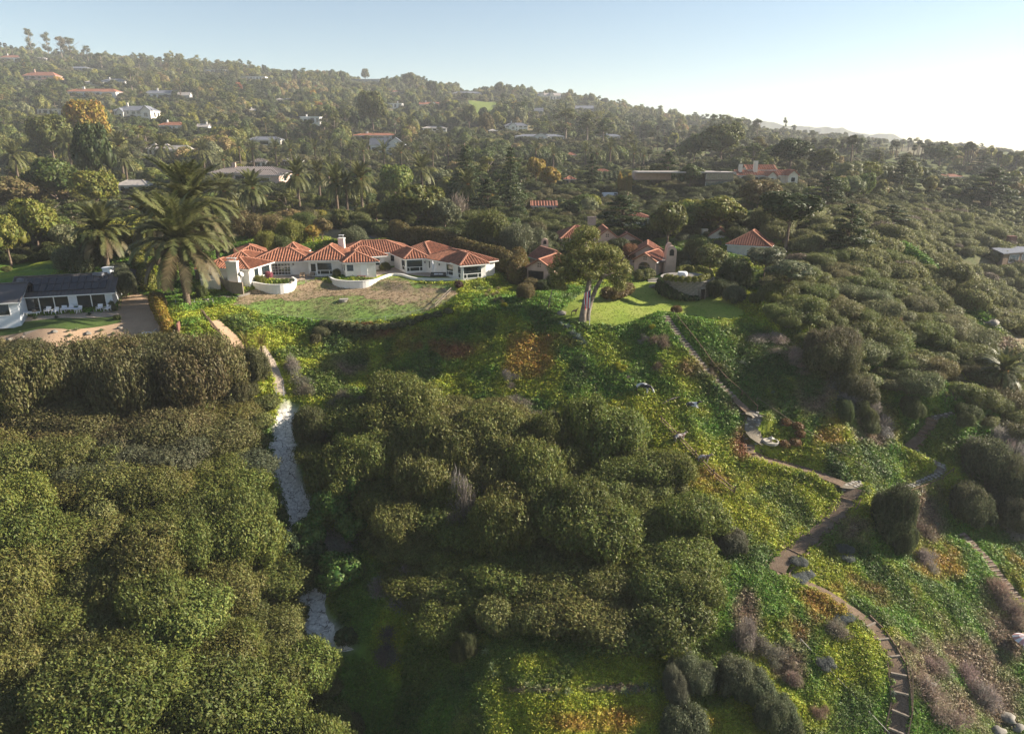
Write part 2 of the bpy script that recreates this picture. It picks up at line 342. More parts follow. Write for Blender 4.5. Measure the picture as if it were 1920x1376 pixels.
# zones, given on the photograph and laid out on the ground
def zone(L): return [tuple(p[:2]) for p in hits(L)]
Z_LAWN_A = zone([(430,576),(445,556),(475,542),(520,540),(560,532),(600,529),(640,534),(690,537),(730,525),(752,526),(785,541),(850,543),(868,552),(840,572),(800,590),(740,602),(680,607),(620,606),(560,598),(490,590)])
Z_LAWN_C = zone([(1035,598),(1060,575),(1085,552),(1120,540),(1180,530),(1230,530),(1255,545),(1330,545),(1390,580),(1402,594),(1370,602),(1330,600),(1270,592),(1235,588),(1200,602),(1150,614),(1100,612)])
Z_LAWN_B = zone([(-60,612),(60,603),(150,598),(222,593),(228,606),(130,620),(0,632),(-60,636)])
Z_GRAVEL = zone([(-60,604),(0,600),(120,590),(215,583),(222,560),(262,548),(285,560),(305,600),(318,640),(250,656),(100,662),(-60,672)])
Z_PAD_A = zone([(385,540),(440,540),(500,530),(560,535),(640,520),(700,532),(760,540),(850,542),(930,535),(930,505),(900,490),(760,455),(600,462),(470,480),(380,510)])
Z_PAD_C = zone([(1180,530),(1275,540),(1320,525),(1280,500),(1180,500)])
# terraces are levelled; elsewhere the ground is uneven
def level(poly, z, soft=2.0):
    global ZZ
    m = inpoly(XX, YY, poly); d, _ = polydist(XX, YY, poly, True); d = np.where(m, 0, d)
    w = smooth(1-d/soft); w[d > soft] = 0; ZZ = ZZ*(1-w)+z*w
PADA_Z = float(H(*on_z(700, 520, 6.6)[:2])); level(Z_PAD_A, PADA_Z, 3)
flat = np.zeros(XX.shape)
for zp in (Z_LAWN_A, Z_LAWN_C, Z_LAWN_B, Z_GRAVEL, Z_PAD_A, Z_PAD_C):
    m = inpoly(XX, YY, zp); d, _ = polydist(XX, YY, zp, True); flat = np.maximum(flat, np.where(m, 1, smooth(1-d/3)))
# paths and steps cut into the slope: centre line (px), width
PATHS = {
 'upper_steps': ([(1246,592),(1262,615),(1285,645),(1308,676),(1330,703),(1350,722),(1375,745),(1402,771)], 1.4),
 'stone_landing': ([(1398,772),(1412,776),(1418,782)], 2.2),
 'flagged_path': ([(1420,776),(1412,790),(1407,806),(1413,822),(1432,831)], 2.3),
 'dirt_path_upper': ([(1402,834),(1408,852),(1440,868),(1490,879),(1540,895),(1582,908)], 1.7),
 'junction': ([(1560,908),(1590,912),(1612,906)], 1.7),
 'timber_path': ([(1600,915),(1588,945),(1565,975),(1530,1005),(1490,1035),(1462,1052),(1456,1070)], 2.0),
 'lower_path': ([(1456,1070),(1500,1090),(1550,1112),(1590,1138),(1620,1160)], 1.3),
 'lower_steps': ([(1620,1160),(1645,1185),(1665,1215),(1682,1245),(1688,1290),(1690,1330),(1680,1376),(1672,1420)], 1.6),
 'right_landing': ([(1790,777),(1765,781),(1748,784)], 1.6),
 'right_steps': ([(1748,784),(1742,805),(1722,824),(1703,839)], 1.6),
 'right_flagged_path': ([(1712,842),(1735,860),(1772,880),(1760,893),(1730,907),(1688,920)], 1.35),
 'far_right_steps': ([(1800,1000),(1850,1055),(1880,1090),(1915,1130)], 1.6),
 'left_path': ([(398,602),(430,630),(450,660),(470,700),(482,716)], 2.3),
 'left_path_lower': ([(488,650),(505,672),(520,712),(528,745)], 1.6),
}
ravine = [hit(u, v) for u, v in [(540,772),(530,800),(530,840),(535,880),(555,930),(572,985),(575,1040),(572,1100),(585,1160),(630,1215),(680,1290),(710,1376),(730,1440)]]
d_rav, _ = polydist(XX, YY, ravine)
amp = (1-flat)*np.clip((np.hypot(XX, YY)-30)/30, 0, 1)
bump = (fbm(XX, YY, 14, 4, 3)-.5)*3.0+(fbm(XX, YY, 3.0, 3, 11)-.5)*.9+(fbm(XX, YY, 60, 3, 29)-.5)*np.clip((YY-200)/200, 0, 1)*14
rid = 1-np.abs(2*fbm(XX*1.0+YY*.35, YY*.45, 9, 3, 41)-1)
bump += (rid-.6)*1.6*smooth((XX+30)/60)*smooth((190-YY)/40)
rid2 = 1-np.abs(2*fbm(XX+.22*YY, YY*.20, 15, 2, 43)-1)
spur = (rid2-.55)*7.0*smooth((XX-34)/22)*smooth((250-YY)/60)*smooth((YY-88)/22)
bump = bump+spur
ZZ = ZZ+bump*amp*smooth(.15+d_rav/5)-1.2*smooth(1-d_rav/4.0)
for nm, (L, w) in PATHS.items():
    pts = [hit(u, v) for u, v in L]
    zs = np.array([p[2] for p in pts])
    for _ in range(2): zs[1:-1] = (zs[:-2]+2*zs[1:-1]+zs[2:])/4
    for p, z in zip(pts, zs): p[2] = z
    PATHS[nm] = (pts, w)
for nm, (pts, w) in PATHS.items():
    d, z = polydist(XX, YY, pts); k = smooth(1-(d-w*.62)/1.3); k[d > w*.62+1.3] = 0
    ZZ = ZZ*(1-k)+(z-.05)*k
XXn, YYn = XX, YY

# what grows where: colour of the ground cover, as it is on the plants themselves
def gcol(x, y):
    x = np.asarray(x, float); y = np.asarray(y, float)
    n1 = fbm(x, y, 9, 3, 51); n2 = fbm(x, y, 5, 3, 61); n3 = fbm(x, y, 2.0, 2, 71)
    g = np.array([.075, .135, .020]); yg = np.array([.20, .215, .022]); og = np.array([.23, .15, .03]); rd = np.array([.15, .07, .03]); br = np.array([.15, .115, .075]); dg = np.array([.045, .075, .018])
    def mix(a, b, t): return a*(1-t[..., None])+b*t[..., None]
    c = mix(np.broadcast_to(g, x.shape+(3,)), yg, smooth((n1-.45)/.18)*.8)
    c = mix(c, dg, smooth((n2-.56)/.12)*.8)
    u, v, d = proj(np.stack([x, y, H(x, y)], -1))
    def blob(u0, v0, ru, rv): return np.clip(1-np.hypot((u-u0)/ru, (v-v0)/rv), 0, 1)
    BL = [(yg,1360,960,190,110,.9),(yg,1280,860,150,60,.7),(yg,1180,780,170,50,.6),(yg,1010,720,120,40,.55),(yg,1050,690,120,50,.4),(yg,1230,1340,330,70,.5),(yg,1420,1250,110,140,.5),
          (og,1000,655,70,50,1.0),(og,985,680,60,36,.7),(og,1330,900,80,30,.4),(og,1180,1350,200,30,.3),(og,1500,1130,60,30,.2),(og,1590,1130,70,50,.3),(og,1550,830,45,60,.35),(og,1900,1080,60,120,.4),(og,1740,1060,80,60,.5),(og,1690,960,40,30,.4),
          (rd,700,625,130,26,.6),(rd,850,655,150,22,.5),(rd,760,660,140,30,.35),(rd,1060,640,50,20,.4),(rd,1390,835,26,45,.6),(rd,1400,900,60,26,.25),(rd,1340,690,80,30,.6),(rd,1500,1180,50,40,.3),(rd,1650,1100,90,50,.35),
          (br,1590,1000,60,40,.8),(br,1400,1180,40,90,.9),(br,1480,1240,50,60,.8),(br,1730,960,60,80,.8),(br,1770,1220,120,120,.4),(br,1840,1320,100,80,.6),(yg,1500,855,90,36,.55),(br,1560,720,110,60,.3),(br,1480,740,150,60,.55),(br,1460,660,70,40,.9),(br,1640,790,60,60,.7),(br,900,1340,80,40,.4),(br,1000,1292,90,12,.9),(br,1160,1290,110,10,.9),(br,640,690,60,40,.7),(br,1900,640,60,90,.7),(br,1880,1150,60,120,.5),(br,1890,880,60,60,.6),
          (dg,1430,690,160,90,.9),(dg,1600,880,90,60,.6),(dg,850,1270,120,80,.7),(dg,640,650,110,50,.6),(dg,900,620,90,40,.3),(dg,1270,1200,60,120,.6)]
    for colr, u0, v0, ru, rv, k in BL:
        c = mix(c, colr, np.clip(blob(u0, v0, ru, rv)*2.0*k-(n2-.45)*2.6-(n3-.5)*1.2, 0, 1)*smooth(blob(u0, v0, ru, rv)*4))
    far = smooth((y-150)/60)
    c = mix(c, mix(np.broadcast_to(np.array([.062, .075, .026]), x.shape+(3,)), np.array([.13, .11, .06]), smooth((n1-.5)/.2)), far)
    meadow = smooth((x-520)/200)*smooth((y-900)/200)
    c = mix(c, mix(np.broadcast_to(np.array([.13, .15, .055]), x.shape+(3,)), np.array([.10, .095, .06]), smooth((n1-.45)/.2)), meadow)
    return np.clip(c*1.6*(.85+.3*n3[..., None]), 0, 1)
# ------------------------------------------------------------------ the ground itself
nx, ny = XX.shape
V = np.stack([XX, YY, ZZ], -1).reshape(-1, 3)
I = np.arange(nx*ny).reshape(nx, ny)
F = np.stack([I[:-1, :-1], I[1:, :-1], I[1:, 1:], I[:-1, 1:]], -1).reshape(-1, 4)
me = mesh_np('hillside_ground', V, F, None, True)
gc = gcol(XX.ravel(), YY.ravel())*np.array([.85, .85, .9])
dr = d_rav.ravel()
scr = inpoly(V[:, 0], V[:, 1], zone([(395,545),(420,430),(680,430),(760,455),(700,520),(500,540)]))     # dry orchard soil behind the long house
gc[scr] = gc[scr]*.25+np.array([.24, .17, .11])*.75
uu_, vv_, _d = proj(V); k = (smooth(1-(dr-1.0)/1.2)*smooth((1230-vv_)/40))[:, None]; gc = gc*(1-k)+np.array([.55, .53, .47])*k
ca = me.color_attributes.new('ground_colour', 'FLOAT_COLOR', 'POINT')
ca.data.foreach_set('color', np.concatenate([gc, np.ones((len(gc), 1))], 1).astype(np.float32).ravel())
m, nt, out = newmat('hillside_soil_and_cover'); L = nt.links
b = nd(nt, 'ShaderNodeBsdfPrincipled'); b.inputs['Roughness'].default_value = .95; b.inputs['Specular IOR Level'].default_value = .1
at = nd(nt, 'ShaderNodeAttribute', attribute_name='ground_colour')
g = nd(nt, 'ShaderNodeNewGeometry')
n1 = nd(nt, 'ShaderNodeTexNoise'); n1.inputs['Scale'].default_value = 1.7; n1.inputs['Detail'].default_value = 8; n1.inputs['Roughness'].default_value = .7
L.new(g.outputs['Position'], n1.inputs['Vector'])
mr = nd(nt, 'ShaderNodeMapRange'); mr.inputs['From Min'].default_value = .3; mr.inputs['From Max'].default_value = .7; mr.inputs['To Min'].default_value = .55; mr.inputs['To Max'].default_value = 1.3
L.new(n1.outputs[0], mr.inputs['Value'])
mx = nd(nt, 'ShaderNodeVectorMath', operation='SCALE'); L.new(at.outputs['Color'], mx.inputs[0]); L.new(mr.outputs[0], mx.inputs['Scale']); L.new(mx.outputs[0], b.inputs['Base Color'])
bp = nd(nt, 'ShaderNodeBump'); bp.inputs['Strength'].default_value = .6; bp.inputs['Distance'].default_value = .25; L.new(n1.outputs[0], bp.inputs['Height']); L.new(bp.outputs[0], b.inputs['Normal'])
L.new(b.outputs[0], out.inputs[0]); me.materials.append(m)
props(link('ground', me), 'hillside falling from the house terraces to the foreground slope', None, None, 'structure')

def sheet(name, poly, mat, step=.7, lift=.05, wob=.25, wsc=2.0, label=None):
    """a surface laid on the ground inside a polygon, its rim a little uneven"""
    rim = []
    n = len(poly)
    for i in range(n):
        a = np.array(poly[i]); c = np.array(poly[(i+1) % n]); k_ = max(1, int(np.hypot(*(c-a))/step))
        for j in range(k_):
            q = a+(c-a)*j/k_; rim.append(q+wob*(np.array([vnoise(q[0]/wsc, q[1]/wsc, 3), vnoise(q[0]/wsc, q[1]/wsc, 4)])-.5)*2)
    rim = np.array(rim); lo = rim.min(0); hi = rim.max(0)
    gx, gy = np.meshgrid(np.arange(lo[0], hi[0], step), np.arange(lo[1], hi[1], step), indexing='ij')
    gx = gx.ravel(); gy = gy.ravel(); ins = inpoly(gx, gy, rim); dd, _ = polydist(gx, gy, rim, True); ok = ins & (dd > step*.45)
    pts = [Vector(p) for p in rim]+[Vector((a, c)) for a, c in zip(gx[ok], gy[ok])]
    v2, e, f, *_r = geometry.delaunay_2d_cdt(pts, [], [list(range(len(rim)))], 1, 1e-5)
    v2 = np.array([tuple(p) for p in v2]); z = H(v2[:, 0], v2[:, 1])+lift
    F = [tuple(t) for t in f]
    me = bpy.data.meshes.new(name); me.from_pydata([(a, c, d) for (a, c), d in zip(v2, z)], [], F); me.materials.append(mat)
    for p in me.polygons: p.use_smooth = True
    if me.polygons and me.polygons[0].normal.z < 0: me.flip_normals()
    return props(link(name, me), label, None, None, 'structure')
def mat_ground(name, cols, scale=.35, fine=6.0, bump=.4, stripe=None):
    """ground cover colours blended by noise of two scales"""
    m, nt, out = newmat(name); L = nt.links
    b = nd(nt, 'ShaderNodeBsdfPrincipled'); b.inputs['Roughness'].default_value = .95; b.inputs['Specular IOR Level'].default_value = .1
    g = nd(nt, 'ShaderNodeNewGeometry'); n1 = nd(nt, 'ShaderNodeTexNoise'); n1.inputs['Scale'].default_value = scale; n1.inputs['Detail'].default_value = 6; n1.inputs['Roughness'].default_value = .65
    L.new(g.outputs['Position'], n1.inputs['Vector'])
    cr = nd(nt, 'ShaderNodeValToRGB'); el = cr.color_ramp.elements
    el[0].position = .32; el[0].color = (*cols[0], 1); el[1].position = .68; el[1].color = (*cols[-1], 1)
    for i, c in enumerate(cols[1:-1]): e = el.new(.32+.36*(i+1)/(len(cols)-1)); e.color = (*c, 1)
    L.new(n1.outputs[0], cr.inputs[0])
    n2 = nd(nt, 'ShaderNodeTexNoise'); n2.inputs['Scale'].default_value = fine; n2.inputs['Detail'].default_value = 6; L.new(g.outputs['Position'], n2.inputs['Vector'])
    mr = nd(nt, 'ShaderNodeMapRange'); mr.inputs['From Min'].default_value = .3; mr.inputs['From Max'].default_value = .7; mr.inputs['To Min'].default_value = .72; mr.inputs['To Max'].default_value = 1.25; L.new(n2.outputs[0], mr.inputs['Value'])
    mx = nd(nt, 'ShaderNodeVectorMath', operation='SCALE'); L.new(cr.outputs[0], mx.inputs[0]); L.new(mr.outputs[0], mx.inputs['Scale']); L.new(mx.outputs[0], b.inputs['Base Color'])
    bp = nd(nt, 'ShaderNodeBump'); bp.inputs['Strength'].default_value = bump; bp.inputs['Distance'].default_value = .08; L.new(n2.outputs[0], bp.inputs['Height']); L.new(bp.outputs[0], b.inputs['Normal'])
    L.new(b.outputs[0], out.inputs[0]); return m
def mat_cracked(name, base, cr_col, sc):
    m = mat_ground(name, base, .6, 3, .9); nt = m.node_tree; L = nt.links; b = [n for n in nt.nodes if n.type == 'BSDF_PRINCIPLED'][0]; src = b.inputs['Base Color'].links[0].from_socket
    g = nd(nt, 'ShaderNodeNewGeometry'); nz = nd(nt, 'ShaderNodeTexNoise'); nz.inputs['Scale'].default_value = 1.2; mxv = nd(nt, 'ShaderNodeVectorMath', operation='MULTIPLY_ADD'); L.new(g.outputs['Position'], nz.inputs['Vector']); L.new(nz.outputs['Color'], mxv.inputs[0]); mxv.inputs[1].default_value = (1.6, 1.6, 1.6); L.new(g.outputs['Position'], mxv.inputs[2])
    vo = nd(nt, 'ShaderNodeTexVoronoi', feature='DISTANCE_TO_EDGE'); vo.inputs['Scale'].default_value = sc; L.new(mxv.outputs[0], vo.inputs['Vector']); mr = nd(nt, 'ShaderNodeMapRange'); mr.inputs['From Max'].default_value = .035; L.new(vo.outputs[0], mr.inputs['Value'])
    mx = nd(nt, 'ShaderNodeMix', data_type='RGBA'); mx.inputs['A'].default_value = (*cr_col, 1); L.new(mr.outputs[0], mx.inputs['Factor']); L.new(src, mx.inputs['B']); L.new(mx.outputs['Result'], b.inputs['Base Color']); return m
MG = {
 'lawn': mat_ground('mown_lawn', [(.18, .25, .04), (.22, .27, .05), (.26, .29, .07)], .25, 9, .35),
 'rough': mat_ground('patchy_rough_lawn', [(.12, .20, .045), (.16, .235, .06), (.19, .22, .08), (.27, .21, .13)], .16, 4, .6),
 'darkturf': mat_ground('dark_turf', [(.05, .085, .022), (.075, .11, .03)], .5, 8, .4),  # turf in a deeper green than the mown lawn
 'gravel': mat_ground('tan_gravel', [(.36, .25, .165), (.42, .30, .20)], .5, 14, .5),
 'dirt': mat_ground('brown_path_earth', [(.12, .085, .06), (.19, .14, .10)], 1.0, 7, .7),
 'flagbed': mat_ground('mortar_bed', [(.15, .13, .10), (.20, .175, .14)], 1.0, 7, .4),
 'paving': mat_ground('terrace_paving', [(.33, .27, .21), (.40, .33, .26)], .8, 6, .3),
 'drain': mat_cracked('pale_shotcrete', [(.42, .40, .36), (.66, .64, .59), (.56, .54, .49)], (.12, .10, .085), .55),
 'asphalt': mat_ground('grey_driveway', [(.13, .13, .135), (.16, .16, .165)], .5, 12, .2),
 'field': mat_ground('terrace_lawn_far', [(.12, .17, .03), (.16, .19, .05)], .08, .8, .2),
 'soil': mat_ground('dry_orchard_soil', [(.22, .16, .10), (.28, .20, .13), (.13, .13, .05)], .15, 3, .4),
}
sheet('lawn', Z_LAWN_C, MG['lawn'], .8, .05, .3, label='bright mown lawn round the leaning eucalyptus and stone cellar')
sheet('grass', Z_LAWN_A, MG['rough'], .8, .05, .5, label='patchy green and brown grass below the long tiled house')
sheet('dry_grass', zone([(432,574),(446,556),(475,543),(520,541),(560,533),(600,530),(640,535),(690,538),(730,526),(752,527),(785,542),(850,544),(862,553),(845,560),(800,562),(760,572),(700,560),(640,556),(590,560),(540,566),(500,562),(470,572)]), mat_ground('dry_brown_grass', [(.26, .19, .12), (.30, .225, .145), (.17, .18, .07)], .3, 4, .5), .8, .085, .8, 1.6, label='dry brown grass strip along the terrace walls')
sheet('lawn', Z_LAWN_B, MG['darkturf'], .8, .07, .1, label='narrow strip of dark turf in front of the modern white house')
sheet('gravel', Z_GRAVEL, MG['gravel'], .8, .03, .2, label='tan gravel garden planted with agaves')
def ribbon(name, pts, w, mat, lift=.06, step=.5, wob=.12, label=None):
    L = [np.array(p, float) for p in pts]; C_ = []
    for a, b in zip(L[:-1], L[1:]):
        n = max(1, int(np.linalg.norm(b-a)/step))
        for j in range(n): C_.append(a+(b-a)*j/n)
    C_.append(L[-1]); C_ = np.array(C_)
    if len(C_) > 6:
        for _ in range(6): C_[1:-1] = (C_[:-2]+2*C_[1:-1]+C_[2:])/4
    t = np.gradient(C_[:, :2], axis=0); t /= np.linalg.norm(t, axis=1)[:, None]+1e-9; nrm = np.stack([t[:, 1], -t[:, 0]], 1)
    V = []; K = 5
    for i, (c, n_) in enumerate(zip(C_, nrm)):
        for k in range(K):
            o = (k/(K-1)-.5)*w; o += wob*(vnoise(c[0]*1.3+k*7, c[1]*1.3, 5+k)-.5)*2 if k in (0, K-1) else 0
            q = c[:2]+n_*o; V.append((q[0], q[1], max(H(q[0], q[1]), c[2]-.1)+lift))
    F = [(i*K+k, i*K+k+1, (i+1)*K+k+1, (i+1)*K+k) for i in range(len(C_)-1) for k in range(K-1)]
    me = mesh_np(name, V, F, mat, True)
    if me.polygons[0].normal.z < 0: me.flip_normals()
    return props(link(name, me), label, None, None, 'structure'), C_, nrm
for nm, mt, nme, lb in [('stone_landing','flagbed','landing','pale stone landing at the foot of the long stairway'),('flagged_path','flagbed','path','curving flagged path beside the little fountain garden'),('dirt_path_upper','dirt','path','brown earth path curving under the fountain garden'),
                   ('junction','flagbed','landing','pale stone landing where the three paths meet'),('timber_path','dirt','path','broad earth path held by timber edging'),('lower_path','dirt','path','narrow earth path leading to the lower steps'),
                   ('right_landing','flagbed','landing','small stone landing above the right-hand steps'),('right_flagged_path','flagbed','path','pale flagged zigzag path on the right-hand slope'),('left_path','gravel','path','sandy path beside the young palms'),
                   ('left_path_lower','paving','path','narrow paved path running down to the drain'),('lower_steps','dirt','path','earth bed of the lower timber steps'),('right_steps','dirt','path','earth bed of the right-hand steps'),('upper_steps','dirt','path','shaded bed of the long stairway'),('far_right_steps','dirt','path','worn earth bed of the steps at the right edge')]:
    ribbon(nme, PATHS[nm][0], PATHS[nm][1], MG[mt], .05 if 'steps' not in nm else .02, label=lb)
# concrete drain down the gully, wider at its head
rp = np.array([p for p in ravine]); 
def drain():
    L = [];
    for (u0, u1, v) in [(522,545,772),(520,560,790),(520,570,815),(505,572,840),(484,560,868),(500,558,890),(520,566,915),(532,580,950),(545,588,985),(548,600,1015),(552,604,1060),(556,606,1110),(560,612,1150),(578,632,1180),(600,648,1205),(630,655,1225)]:
        L.append((hit(u0, v), hit(u1, v)))
    V = []; K = 7
    for li, (a, b) in enumerate(L):
        for k in range(K):
            q = a+(b-a)*k/(K-1); V.append((q[0], q[1], H(q[0], q[1])+.10))
    # subdivide along
    V = np.array(V).reshape(len(L), K, 3); W = []
    for i in range(len(L)-1):
        for t in range(6): W.append(V[i]*(1-t/6)+V[i+1]*t/6)
    W.append(V[-1]); W = np.array(W); jl = (fbm(W[:, 0, 0], W[:, 0, 1], 1.3, 3, 15)-.5)*2.2; jr = (fbm(W[:, -1, 0], W[:, -1, 1], 1.3, 3, 16)-.5)*2.2; ax_ = W[:, -1]-W[:, 0]; ax_ /= np.linalg.norm(ax_, axis=1)[:, None]; tt_ = np.linspace(0, 1, K)[None, :, None]; W = W+ax_[:, None, :]*(jl[:, None, None]*(1-tt_)+jr[:, None, None]*tt_); W[..., 2] = H(W[..., 0], W[..., 1])+.08+.25*(fbm(W[..., 0], W[..., 1], 1.2, 3, 8)-.3)
    n = len(W); F = [(i*K+k, i*K+k+1, (i+1)*K+k+1, (i+1)*K+k) for i in range(n-1) for k in range(K-1)]
    me = mesh_np('drainage_channel', W.reshape(-1, 3), F, MG['drain'], True)
    if me.polygons[0].normal.z < 0: me.flip_normals()
    props(link('drainage_channel', me), 'pale concrete channel running down the dark gully', None, None, 'structure')
drain()
sheet('driveway', zone([(690,468),(668,455),(650,438),(668,431),(700,446),(760,462),(740,474)]), MG['asphalt'], 1.5, .06, .1, label='grey driveway behind the long tiled house')
sheet('meadow', zone([(862,212),(880,190),(930,192),(945,206),(920,222),(870,232)]), MG['field'], 6, .5, 2, 20, label='sunlit green lawn high on the far hill')
# mountains far beyond the coast
def mountains():
    us = np.linspace(1240, 1760, 140); prof = np.interp(us, [1240,1330,1365,1385,1420,1445,1475,1500,1530,1560,1590,1615,1640,1670,1700,1760], [262,240,234,229,226,228,237,235,238,240,241,250,252,250,260,285])
    prof = prof+(fbm(us, us*0, 14, 3, 5)-.5)*5; V = []; K = 9
    for u, v in zip(us, prof):
        top = P(u, v, 3150)
        for k in range(K):
            t = k/(K-1); V.append((top[0]*(1-.10*t), top[1]*(1-.10*t)+60*fbm(u, t*90, 20, 3, 9), top[2]*(1-t)-60*t))
    F = [(i*K+k, i*K+k+1, (i+1)*K+k+1, (i+1)*K+k) for i in range(len(us)-1) for k in range(K-1)]
    me = mesh_np('mountain_range', V, F, mat_plain('mountain_scrub', (.08, .09, .05), .95, .1, .3, .002), True)
    if me.polygons[0].normal.y > 0: me.flip_normals()
    props(link('mountain_range', me), 'distant mountain ridge fading into haze', None, None, 'structure')
mountains()
# sea below the bluff (out of the frame, where the coast falls away)
SEA_Z = -46.5
props(link('sea', mesh_np('sea', [(-2600, -900, SEA_Z), (3400, -900, SEA_Z), (3400, 3380, SEA_Z), (-2600, 3380, SEA_Z)], [(0, 1, 2, 3)], mat_plain('sea_water', (.03, .06, .07), .12, .6, .2, .05, .3, .6))), 'sea below the bluff', None, None, 'structure')
# ------------------------------------------------------------------ plant library (meshes shared between alike plants)
def frames(N, D, r):
    """unit side and long axes of leaves that face N and point roughly along D"""
    N = N/(np.linalg.norm(N, axis=1)[:, None]+1e-9); D = D-(D*N).sum(1)[:, None]*N
    D = D/(np.linalg.norm(D, axis=1)[:, None]+1e-9); return np.cross(N, D), D, N
def leaf_quads(P0, N, D, size, asp, r, fold=.18):
    """one diamond-shaped leaf or sprig per point: four corners, slightly folded"""
    S, D, N = frames(N, D, r); n = len(P0); size = size*(r.uniform(.65, 1.35, n))[:, None]
    A = P0-D*size*.5; B = P0+S*size*asp*.5+N*size*fold; C_ = P0+D*size*.5; E = P0-S*size*asp*.5+N*size*fold
    V = np.stack([A, B, C_, E], 1).reshape(-1, 3); F = np.arange(4*n).reshape(-1, 4)
    return V, F
def blob_points(blobs, n, r, lo=.78, hi=1.04, under=-.45, hole=.0):
    """points through the outer shell of a heap of ellipsoids"""
    Cn = np.array([b[:3] for b in blobs]); Rd = np.array([b[3:6] for b in blobs]); w = (Rd[:, 0]*Rd[:, 1]+Rd[:, 2]*Rd[:, 0]+Rd[:, 1]*Rd[:, 2]); w = w/w.sum()
    out = []; nn = []; tot = 0
    while tot < n:
        k = r.choice(len(blobs), n, p=w); d = r.normal(size=(n, 3)); d /= np.linalg.norm(d, axis=1)[:, None]
        ok = d[:, 2] > under-.3*r.random(n); k = k[ok]; d = d[ok]
        p = Cn[k]+d*Rd[k]*r.uniform(lo, hi, len(k))[:, None]
        inside = np.zeros(len(p), bool)
        for c, q in zip(Cn, Rd): inside |= (((p-c)/q)**2).sum(1) < (lo*.92)**2
        if hole: inside |= (vnoise(p[:, 0]/hole+40, p[:, 1]/hole+p[:, 2]/hole*1.7, 3) > .66)
        p = p[~inside]; d = (d/Rd[k])[~inside]; out.append(p); nn.append(d/np.linalg.norm(d, axis=1)[:, None]); tot += len(p)
        if not len(p): break
    return np.concatenate(out)[:n], np.concatenate(nn)[:n]
_ico = None
def ico(sub=2):
    b_ = bmesh.new(); bmesh.ops.create_icosphere(b_, subdivisions=sub, radius=1); V = np.array([v.co[:] for v in b_.verts]); F = np.array([[v.index for v in f.verts] for f in b_.faces]); b_.free(); return V, F
ICO2 = ico(2); ICO1 = ico(1)
def heap(r, n, rx, ry, rz, flat=.75, spread=.62, k=.5):
    """a heap of lobes filling roughly an ellipsoid that stands on z=0"""
    L = [(0, 0, rz*.55, rx*.62, ry*.62, rz*.50)]
    for i in range(n):
        a = 2*math.pi*(i+r.random()*.8)/n*1.9; e = r.uniform(.1, 1)**.7; q = r.uniform(k*.7, k*1.15)
        rr = spread*(1.15-e*.55)
        L.append((rx*rr*math.cos(a), ry*rr*math.sin(a), rz*(.28+.55*e), rx*q, ry*q, rz*q*flat))
    return L
def core(blobs, s=.80, ic=ICO1, off=0, r=None):
    V = []; F = []; n = 0
    for b_ in blobs:
        v = ic[0]*np.array(b_[3:6])*s; v = v*(1+.12*np.sin(v[:, :1]*3+v[:, 1:2]*5)); V.append(v+np.array(b_[:3])); F.append(ic[1]+n+off); n += len(v)
    return np.concatenate(V), np.concatenate(F)
def crown_mesh(name, blobs, n, size, asp=.5, up=.5, out=.6, jit=.5, seed=0, lo=.8, hi=1.05, under=-.45, cs=.8, hole=0, sprig=1, spread=.35, mat='leaf', reach=.45):
    r = np.random.default_rng(seed); p, nr = blob_points(blobs, n, r, lo, hi, under, hole)
    Vs = []; Fs = []; off = 0
    tip = nr*out+np.array([0, 0, up])+r.normal(size=nr.shape)*.25
    for s in range(sprig):
        q = p+tip/np.linalg.norm(tip, axis=1)[:, None]*size*(s-.3)*reach+(r.normal(size=p.shape)*size*spread if sprig > 1 else 0)
        D = tip+r.normal(size=p.shape)*(.55 if sprig > 1 else .6); N = nr+r.normal(size=p.shape)*jit
        V, F = leaf_quads(q, N, D, size, asp, r); Vs.append(V); Fs.append(F+off); off += len(V)
    Fl = [np.concatenate(Fs)]
    if cs:
        V, F = core(blobs, cs, ICO1, off); Vs.append(V); Fl.append(F)
    return mesh_np(name, np.concatenate(Vs), Fl, M[mat])
def cloud_mesh(name, pts, nr, size, asp, up, jit, seed, mat='leaf', out=.6):
    r = np.random.default_rng(seed); D = nr*out+np.array([0, 0, up])+r.normal(size=pts.shape)*.5
    V, F = leaf_quads(pts, nr+r.normal(size=pts.shape)*jit, D, size, asp, r); return mesh_np(name, V, F, M[mat])
def trunk_mesh(name, h, r0, seed=0, limbs=4, spread=.5, mat='bark', lean=(0, 0), n=7, fork=.45):
    r = np.random.default_rng(seed); mb = MB(); pts = []; k = 6
    for i in range(k+1):
        t = i/k; pts.append((lean[0]*t*t+.12*h*.2*math.sin(t*4+seed)*t, lean[1]*t*t+.1*h*.15*math.cos(t*5+seed)*t, h*t-.4*(i == 0)))
    mb.tube(pts, [r0*(1-.6*i/k)*(1.35 if i == 0 else 1) for i in range(k+1)], n)
    for j in range(limbs):
        t = fork+(.5)*(j+.5)/limbs; i0 = min(int(t*k), k-1); a = 2*math.pi*(j*.38+.1*r.random()); b0 = Vector(pts[i0]).lerp(Vector(pts[i0+1]), t*k-i0)
        L = h*spread*r.uniform(.7, 1.1); q = [b0]
        for s in range(1, 4): q.append(b0+Vector((math.cos(a)*L*s/3, math.sin(a)*L*s/3, L*.9*(s/3)**1.15)))
        mb.tube(q, [r0*.42, r0*.3, r0*.2, r0*.08], 5)
    return mb.mesh(name, M[mat], True)
S = {}                                           # the library
